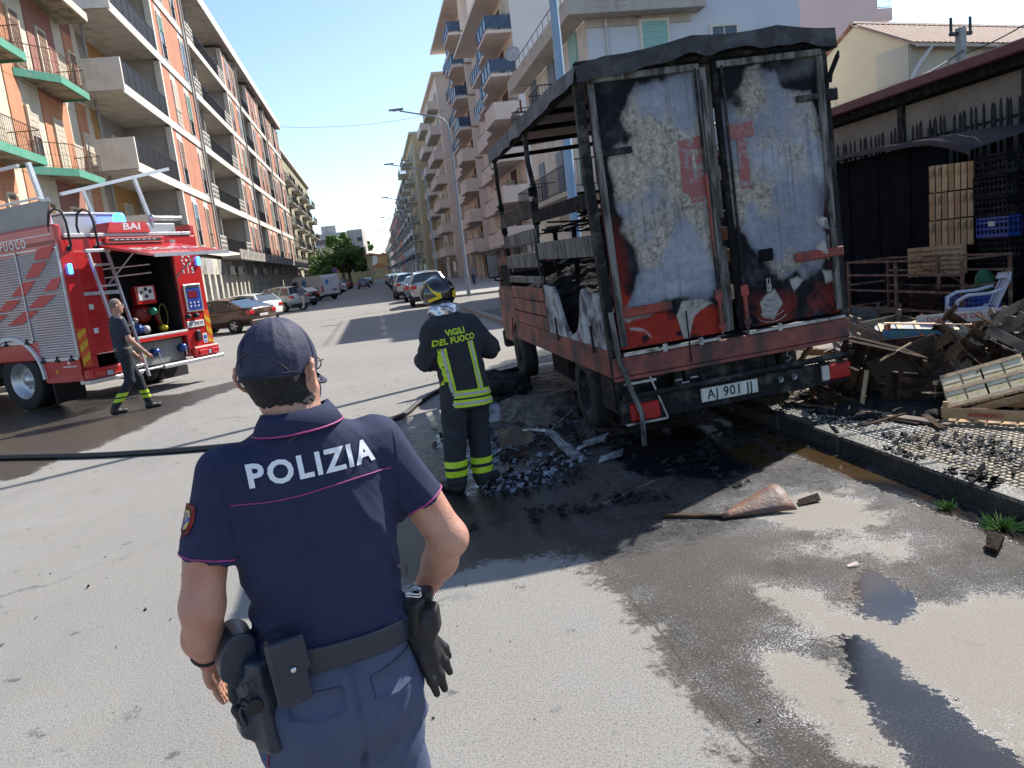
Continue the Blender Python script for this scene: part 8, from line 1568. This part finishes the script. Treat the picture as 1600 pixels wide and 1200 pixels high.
def firefighter():
    root = empty('person', (.53, 5.88, 0), rad(25), 'firefighter in black coat with lime tape and black helmet standing beside the burnt truck', 'person')
    hy = rad(8)
    fl, HP, he = head_fields((-.035, .075, 1.520), hy, rad(-22), .98)
    skin = fl+[(capf((-.02, .0, 1.38), (-.03, .05, 1.48), .06, .056), .03)]
    for sx, hx, hy_, hz in ((1, .13, .36, 1.06), (-1, -.16, .34, 1.04)):
        skin += [(capf((sx*.05, .05, 1.36), (sx*.20, .0, 1.27), .05, .05), .03), (capf((sx*.20, 0, 1.27), (sx*.25+.04, .05, 1.06), .045, .040), .03), (capf((sx*.25+.04, .05, 1.06), (hx+sx*.03, hy_-.12, hz), .04, .028), .02), (ellf((hx, hy_-.04, hz), (.03, .045, .025)), .02)]
        fingers(skin, (hx-sx*.01, hy_+.005, hz), (-.35*sx, .9, 0), (1, .1, .1), 4, (.07, .078, .076, .06), .0088, .3, (-.2*sx, -.2, -1))
        skin += [(capf((hx-sx*.02, hy_-.06, hz+.01), (hx-sx*.05, hy_-.01, hz+.01), .011, .009), .01)]
    surf('body', union(skin, .02), (-.34, -.1, .96), (.36, .48, 1.66), .008, M_skin2, root); eyes(HP, root, .98)
    co = [(loftf([(.665, .055, .0, .188, .145), (.80, .045, 0, .186, .142), (.95, .03, 0, .184, .138), (1.10, .015, 0, .190, .135), (1.22, 0, 0, .205, .130), (1.31, -.01, .005, .205, .118), (1.37, -.018, .012, .160, .10), (1.41, -.022, .02, .095, .085)], 2.3), .03),
          (capf((-.175, 0, 1.29), (-.222, .08, 1.06), .078, .066), .05), (capf((-.222, .08, 1.06), (-.16, .26, 1.06), .066, .055), .04),
          (capf((.165, 0, 1.29), (.310, -.01, 1.085), .082, .074), .05), (capf((.310, -.01, 1.085), (.20, .22, 1.075), .074, .055), .04)]
    cf0 = union(co, .03)
    def fo(P):
        x, y, z = P[..., 0], P[..., 1], P[..., 2]
        return .016*(fbm(x*6, y*6, z*5, 3)-.5)+.014*(1-np.abs(2*fbm(x*8+z*5, y*6, z*12+np.abs(x)*10, 2)-1))**3*np.clip((np.abs(x)-.06)/.12, 0.15, 1)
    cf = lambda P: cf0(P)-fo(P)+.004
    tfo = lambda P: co[0][0](P)-fo(P)+.002
    coat = surf('turnout_coat', cf, (-.38, -.2, .64), (.44, .32, 1.43), .009, M_turn, root)
    # tape: two vertical stripes on the back, two hem bands
    for x0, x1, z1 in ((-.165, -.120, 1.155), (.065, .105, 1.185)):
        P = [(x0+(x1-x0)*t, 0, z1-(z1-.81)*t) for t in np.linspace(0, 1, 14)]
        tp = tape(coat, tfo, P, .052, 'back_stripe', M_lime); tape(tp, tfo, P, .018, 'reflective_line', M_silt, .0065)
    for z in (.785, .712):
        R_ = [(.05+.23*math.cos(a), .19*math.sin(a), z-.010*math.cos(a)) for a in np.linspace(0, 2*math.pi, 40)]
        tp = tape(coat, tfo, R_, .058, 'hem_band', M_lime, center=(.05, 0)); tape(tp, tfo, R_, .020, 'reflective_line', M_silt, .0065, center=(.05, 0))
    for body, x, z in (('VIGILI', -.045, 1.268), ('DEL FUOCO', -.055, 1.208)):
        cloth_text('back_lettering', body, M_lime, coat, cf, TRS((x, 0, z), (rad(90), rad(-3), 0)), .063, .0022, .95, .004, cut=4, spacing=1.05)
    # silver scarf
    sc = lambda P: ellf((-.032, .045, 1.425), (.112, .108, .068))(P)-.022*(1-np.abs(2*fbm(P[..., 0]*13, P[..., 1]*13, P[..., 2]*13, 2)-1))**2+.008
    surf('neck_scarf', sc, (-.20, -.12, 1.32), (.14, .2, 1.54), .007, M_foil, root)
    # helmet
    ce = (he.x+rad(16), he.y, he.z); hc = np.array(HP(0, -.002, .045)); Rm = np.array(TRS(rot=ce).to_3x3())
    def hf(P):
        q = (P-hc)@Rm; x, y, z = q[..., 0], q[..., 1], q[..., 2]
        d = (np.sqrt((x/.128)**2+(y/.150)**2+(z/.128)**2)-1)*.128
        d = smin(d, np.maximum((np.sqrt((x/.014)**2+((y)/.155)**2+((z-.004)/.140)**2)-1)*.014, -z), .012)      # crest
        return np.maximum(np.maximum(d, -.085+.05*np.clip(y/.1, -1, 1)-z), -((np.sqrt((x/.112)**2+(y/.134)**2+((z+.012)/.115)**2)-1)*.112))
    hel = surf('helmet', hf, (-.22, -.12, 1.40), (.14, .28, 1.76), .0065, M_helm, root)
    b = MB(); b.smooth = True
    for sx in (-1, 1):
        for t0, t1, r0_, r1_ in ((.0, 1., .026, .002),):
            vs = []
            for t in np.linspace(0, 1, 10):
                a = rad(-100)+sx*rad(22+44*t); el = rad(-12+46*t**1.6); wd = .020*(1-t)+.0022
                for e in (-wd, wd):
                    q = np.array((math.cos(a)*math.cos(el+e/.13)*.131, math.sin(a)*math.cos(el+e/.13)*.153, math.sin(el+e/.13)*.131)); vs.append(tuple(hc+Rm@q))
            b.add(vs, [(2*i, 2*i+1, 2*i+3, 2*i+2)[::sx] for i in range(9)])
            vs = []
            for t in np.linspace(0, 1, 8):
                a = rad(-100)+sx*rad(22+50*t); el = rad(-16-8*t); wd = .012
                for e in (-wd, wd):
                    q = np.array((math.cos(a)*math.cos(el+e/.13)*.131, math.sin(a)*math.cos(el+e/.13)*.153, math.sin(el+e/.13)*.131)); vs.append(tuple(hc+Rm@q))
            b.add(vs, [(2*i, 2*i+1, 2*i+3, 2*i+2)[::sx] for i in range(7)])
    fl_ = b.build('yellow_flash', M_yel, hel); fl_['kind'] = 'stuff'
    b = MB(); b.smooth = True; q = lambda x, y, z: tuple(hc+Rm@np.array((x, y, z)))
    b.bbox((-.02, -.008, -.03), (.02, .014, .03), .006); bb = b.build('lamp_bracket', M_boot, hel, q(.137, .01, -.02), ce)
    b = MB(); b.smooth = True; b.lathe([(.001, -.012), (.018, -.012), (.022, 0), (.018, .012), (.001, .012)], 14, (0, 0, 0), 'x'); b.build('visor_knob', M_boot, hel, q(.128, .03, -.01), ce)
    # trousers and boots
    tr = [(capf((-.065, 0, .80), (-.092, .01, .45), .105, .092), .03), (capf((-.092, .01, .45), (-.118, .02, .10), .090, .082), .03), (capf((.150, 0, .80), (.128, .02, .45), .105, .092), .03), (capf((.128, .02, .45), (.112, .0, .10), .090, .080), .03), (ellf((.045, 0, .85), (.17, .13, .10)), .03)]
    tf0 = union(tr, .02); tf = lambda P: tf0(P)-.016*(fbm(P[..., 0]*8, P[..., 1]*8, P[..., 2]*8, 3)-.5)-.008*(1-np.abs(2*fbm(P[..., 0]*6, P[..., 1]*6, P[..., 2]*15, 2)-1))**3+.003
    tro = surf('trousers', lambda P: np.maximum(tf(P), .065-P[..., 2]), (-.25, -.18, .05), (.30, .18, .96), .009, M_turn, root)
    for cx, cy, zz in ((-.110, .018, (.245, .170)), (.116, .006, (.225, .150))):
        for z in zz: tape(tro, tf, legring(cx, cy, z, .10), .048, 'leg_band', M_lime, center=(cx, cy))
    for cx, cy, dx, dy in ((-.118, .02, -.02, .15), (.112, 0, .115, .05)):
        n_ = math.hypot(dx, dy); dx, dy = dx/n_, dy/n_
        bf = union([(capf((cx, cy, .17), (cx, cy, .06), .070, .060), .03), (capf((cx-dx*.02, cy-dy*.02, .048), (cx+dx*.17, cy+dy*.17, .040), .05, .046), .03)], .03)
        surf('boot', lambda P: np.maximum(bf(P), -P[..., 2]), (cx-.26, cy-.26, -.01), (cx+.26, cy+.26, .25), .010, M_boot, root)
    return root
firefighter()
def pedestrian(x, y, rz, label, h=1.75, shirt=None, trous=None, hairm=None, stride=.0, armb=None, group=None, cap=None, vox=.014, skin=M_skin2):
    """a whole small figure: one body surface, with shirt, trousers, hair and shoes as children"""
    s = h/1.75; root = empty('person', (x, y, 0), rz, label, 'person', group); V = lambda *p: np.array(p, float)*s
    fl, HP, he = head_fields(V(0, .02, 1.63), 0, rad(-4), s)
    st = stride
    la = armb or ((-.27, .06, 1.12), (-.25, .22*1, .92), (.27, -.05, 1.12), (.26, .05, .86))
    sk = fl+[(capf(V(0, -.01, 1.44), V(0, .01, 1.56), .058*s, .054*s), .03)]
    for sx, e, h_ in ((-1, la[0], la[1]), (1, la[2], la[3])):
        e, h_ = V(*e), V(*h_); d = (h_-e)/np.linalg.norm(h_-e)
        sk += [(capf(V(sx*.18, 0, 1.42), e, .050*s, .042*s), .03), (capf(e, h_, .042*s, .027*s), .02), (capf(h_, h_+d*.07*s, .030*s, .026*s), .02)]
        fingers(sk, h_+d*.085*s, d, (0.1, .95, .3), 4, (.062, .070, .070, .058), .0085*s, .2, (-sx*.8, .2, -.1)); sk += [(capf(h_+d*.03*s, h_+d*.07*s+V(-sx*.01, .045, 0), .012*s, .009*s), .01)]
    b_ = surf('body', union(sk, .02), V(-.42, -.42, .70), V(.42, .46, 1.80), vox*.8, skin, root)
    if vox < .02: eyes(HP, root, s)
    c0 = V(0, .02, 1.63)
    surf('hair' if not cap else 'cap', lambda P: np.maximum(ellf(HP(0, -.012, .026), np.array((.0735, .0915, .0915))*s, he)(P), np.minimum(1, (P[..., 1]-c0[1])*.9-(P[..., 2]-c0[2])+.015*s)), V(-.12, -.12, 1.50), V(.12, .20, 1.80), .010, hairm or M_hair, root)
    a_, c_ = V(*la[0]), V(*la[2])
    mL, mR = V(-.18, 0, 1.42)*.35+a_*.65, V(.18, 0, 1.42)*.35+c_*.65
    sl = union([(loftf([(.96*s, 0, 0, .178*s, .118*s), (1.10*s, 0, 0, .168*s, .112*s), (1.25*s, 0, 0, .185*s, .118*s), (1.38*s, 0, 0, .195*s, .112*s), (1.455*s, 0, 0, .150*s, .088*s), (1.49*s, 0, 0, .07*s, .065*s)], 2.3), .03),
                (capf(V(-.165, 0, 1.405), mL, .070*s, .060*s), .03), (capf(V(.165, 0, 1.405), mR, .070*s, .060*s), .03)], .03)
    sh = surf('shirt', lambda P: sl(P)-.012*(fbm(P[..., 0]*9, P[..., 1]*9, P[..., 2]*9, 2)-.5)-.003, V(-.38, -.3, .94), V(.38, .3, 1.51), vox, shirt, root)
    tl_ = union([(ellf(V(0, 0, .93), np.array((.170, .120, .11))*s), .03), (capf(V(-.085, 0, .90), V(-.09, .06*st*3.2, .50), .098*s, .070*s), .03), (capf(V(-.09, .06*st*3.2, .50), V(-.09, .30*st, .10), .070*s, .055*s), .03),
                 (capf(V(.085, 0, .90), V(.09, -.01*st, .50), .098*s, .070*s), .03), (capf(V(.09, -.01*st, .50), V(.09, -.34*st, .13), .070*s, .055*s), .03)], .02)
    tf = lambda P: tl_(P)-.012*(fbm(P[..., 0]*9, P[..., 1]*9, P[..., 2]*9, 2)-.5)
    tr = surf('trousers', tf, V(-.26, -.55, .04), V(.26, .50, 1.05), vox, trous, root)
    for sx, yy, zz in ((-1, .30*st, 0), (1, -.34*st, .03)):
        p = V(sx*.09, yy, .10+zz); surf('shoe', lambda P: np.maximum(union([(capf(p, p-V(0, 0, .05), .056*s, .05*s), .03), (capf(p-V(0, .03, .055), p+V(0, .14, -.065), .045*s, .040*s), .03)], .03)(P), -P[..., 2]), p-V(.1, .12, .13), p+V(.1, .24, .1), vox, M_boot, root)
    return root, tr, tf, sh, sl
M_tee = mat('navy_tshirt', (.016, .020, .034), .85, col2=(.022, .027, .042), nscale=8)
M_grey_hair = mat('grey_stubble_hair', (.21, .15, .12), .85, col2=(.14, .11, .09), nscale=60)
wk, tr, tf, sh, sl = pedestrian(-4.13, 13.25, rad(-58), 'fireman in navy t-shirt and lime-banded trousers walking past the open fire engine', 1.86, M_tee, M_turn, M_grey_hair, .85, armb=((-.25, .03, 1.12), (-.22, .20, .88), (.24, .05, 1.12), (.22, .24, .90)), vox=.013)
s_ = 1.86/1.75
for sx, y_, zz in ((-1, .20, (.30, .22)), (1, -.205, (.33, .25))):
    for z in zz: tape(tr, tf, legring(sx*.09*s_, y_*s_*(1 if sx < 0 else .9), z, .09), .055, 'leg_band', M_lime, center=(sx*.09*s_, y_*s_*(1 if sx < 0 else .9)))
tape(tr, sl, [(.3*math.cos(a), .3*math.sin(a), 1.045) for a in np.linspace(0, 2*math.pi, 28)], .05, 'belt', mat('tan_webbing', (.30, .25, .17), .8), center=(0, 0))
cloth_text('back_lettering', 'VIGILI DEL FUOCO', mat('orange_print', (.45, .16, .04), .7), sh, sl, TRS((0, 0, 1.44), (rad(90), 0, 0)), .035, 0, 1, .010, cut=2)
M_plaid = mat('dark_check_shirt', (.05, .07, .13), .8, col2=(.22, .24, .30), nscale=34, ndet=1, lo=.5, hi=.54)
M_cream = mat('cream_trousers', (.62, .58, .50), .8)
pedestrian(-4.95, 53.2, rad(-25), 'man in dark checked shirt and white trousers standing beside the parked cars', 1.78, M_plaid, M_cream, M_grey_hair, .2, vox=.03)
pedestrian(8.0, 63.5, rad(160), 'person in grey top walking on the far right pavement near the lamp post', 1.72, mat('grey_top', (.20, .20, .23), .8), mat('jeans', (.05, .07, .13), .8), M_hair, .5, vox=.03)
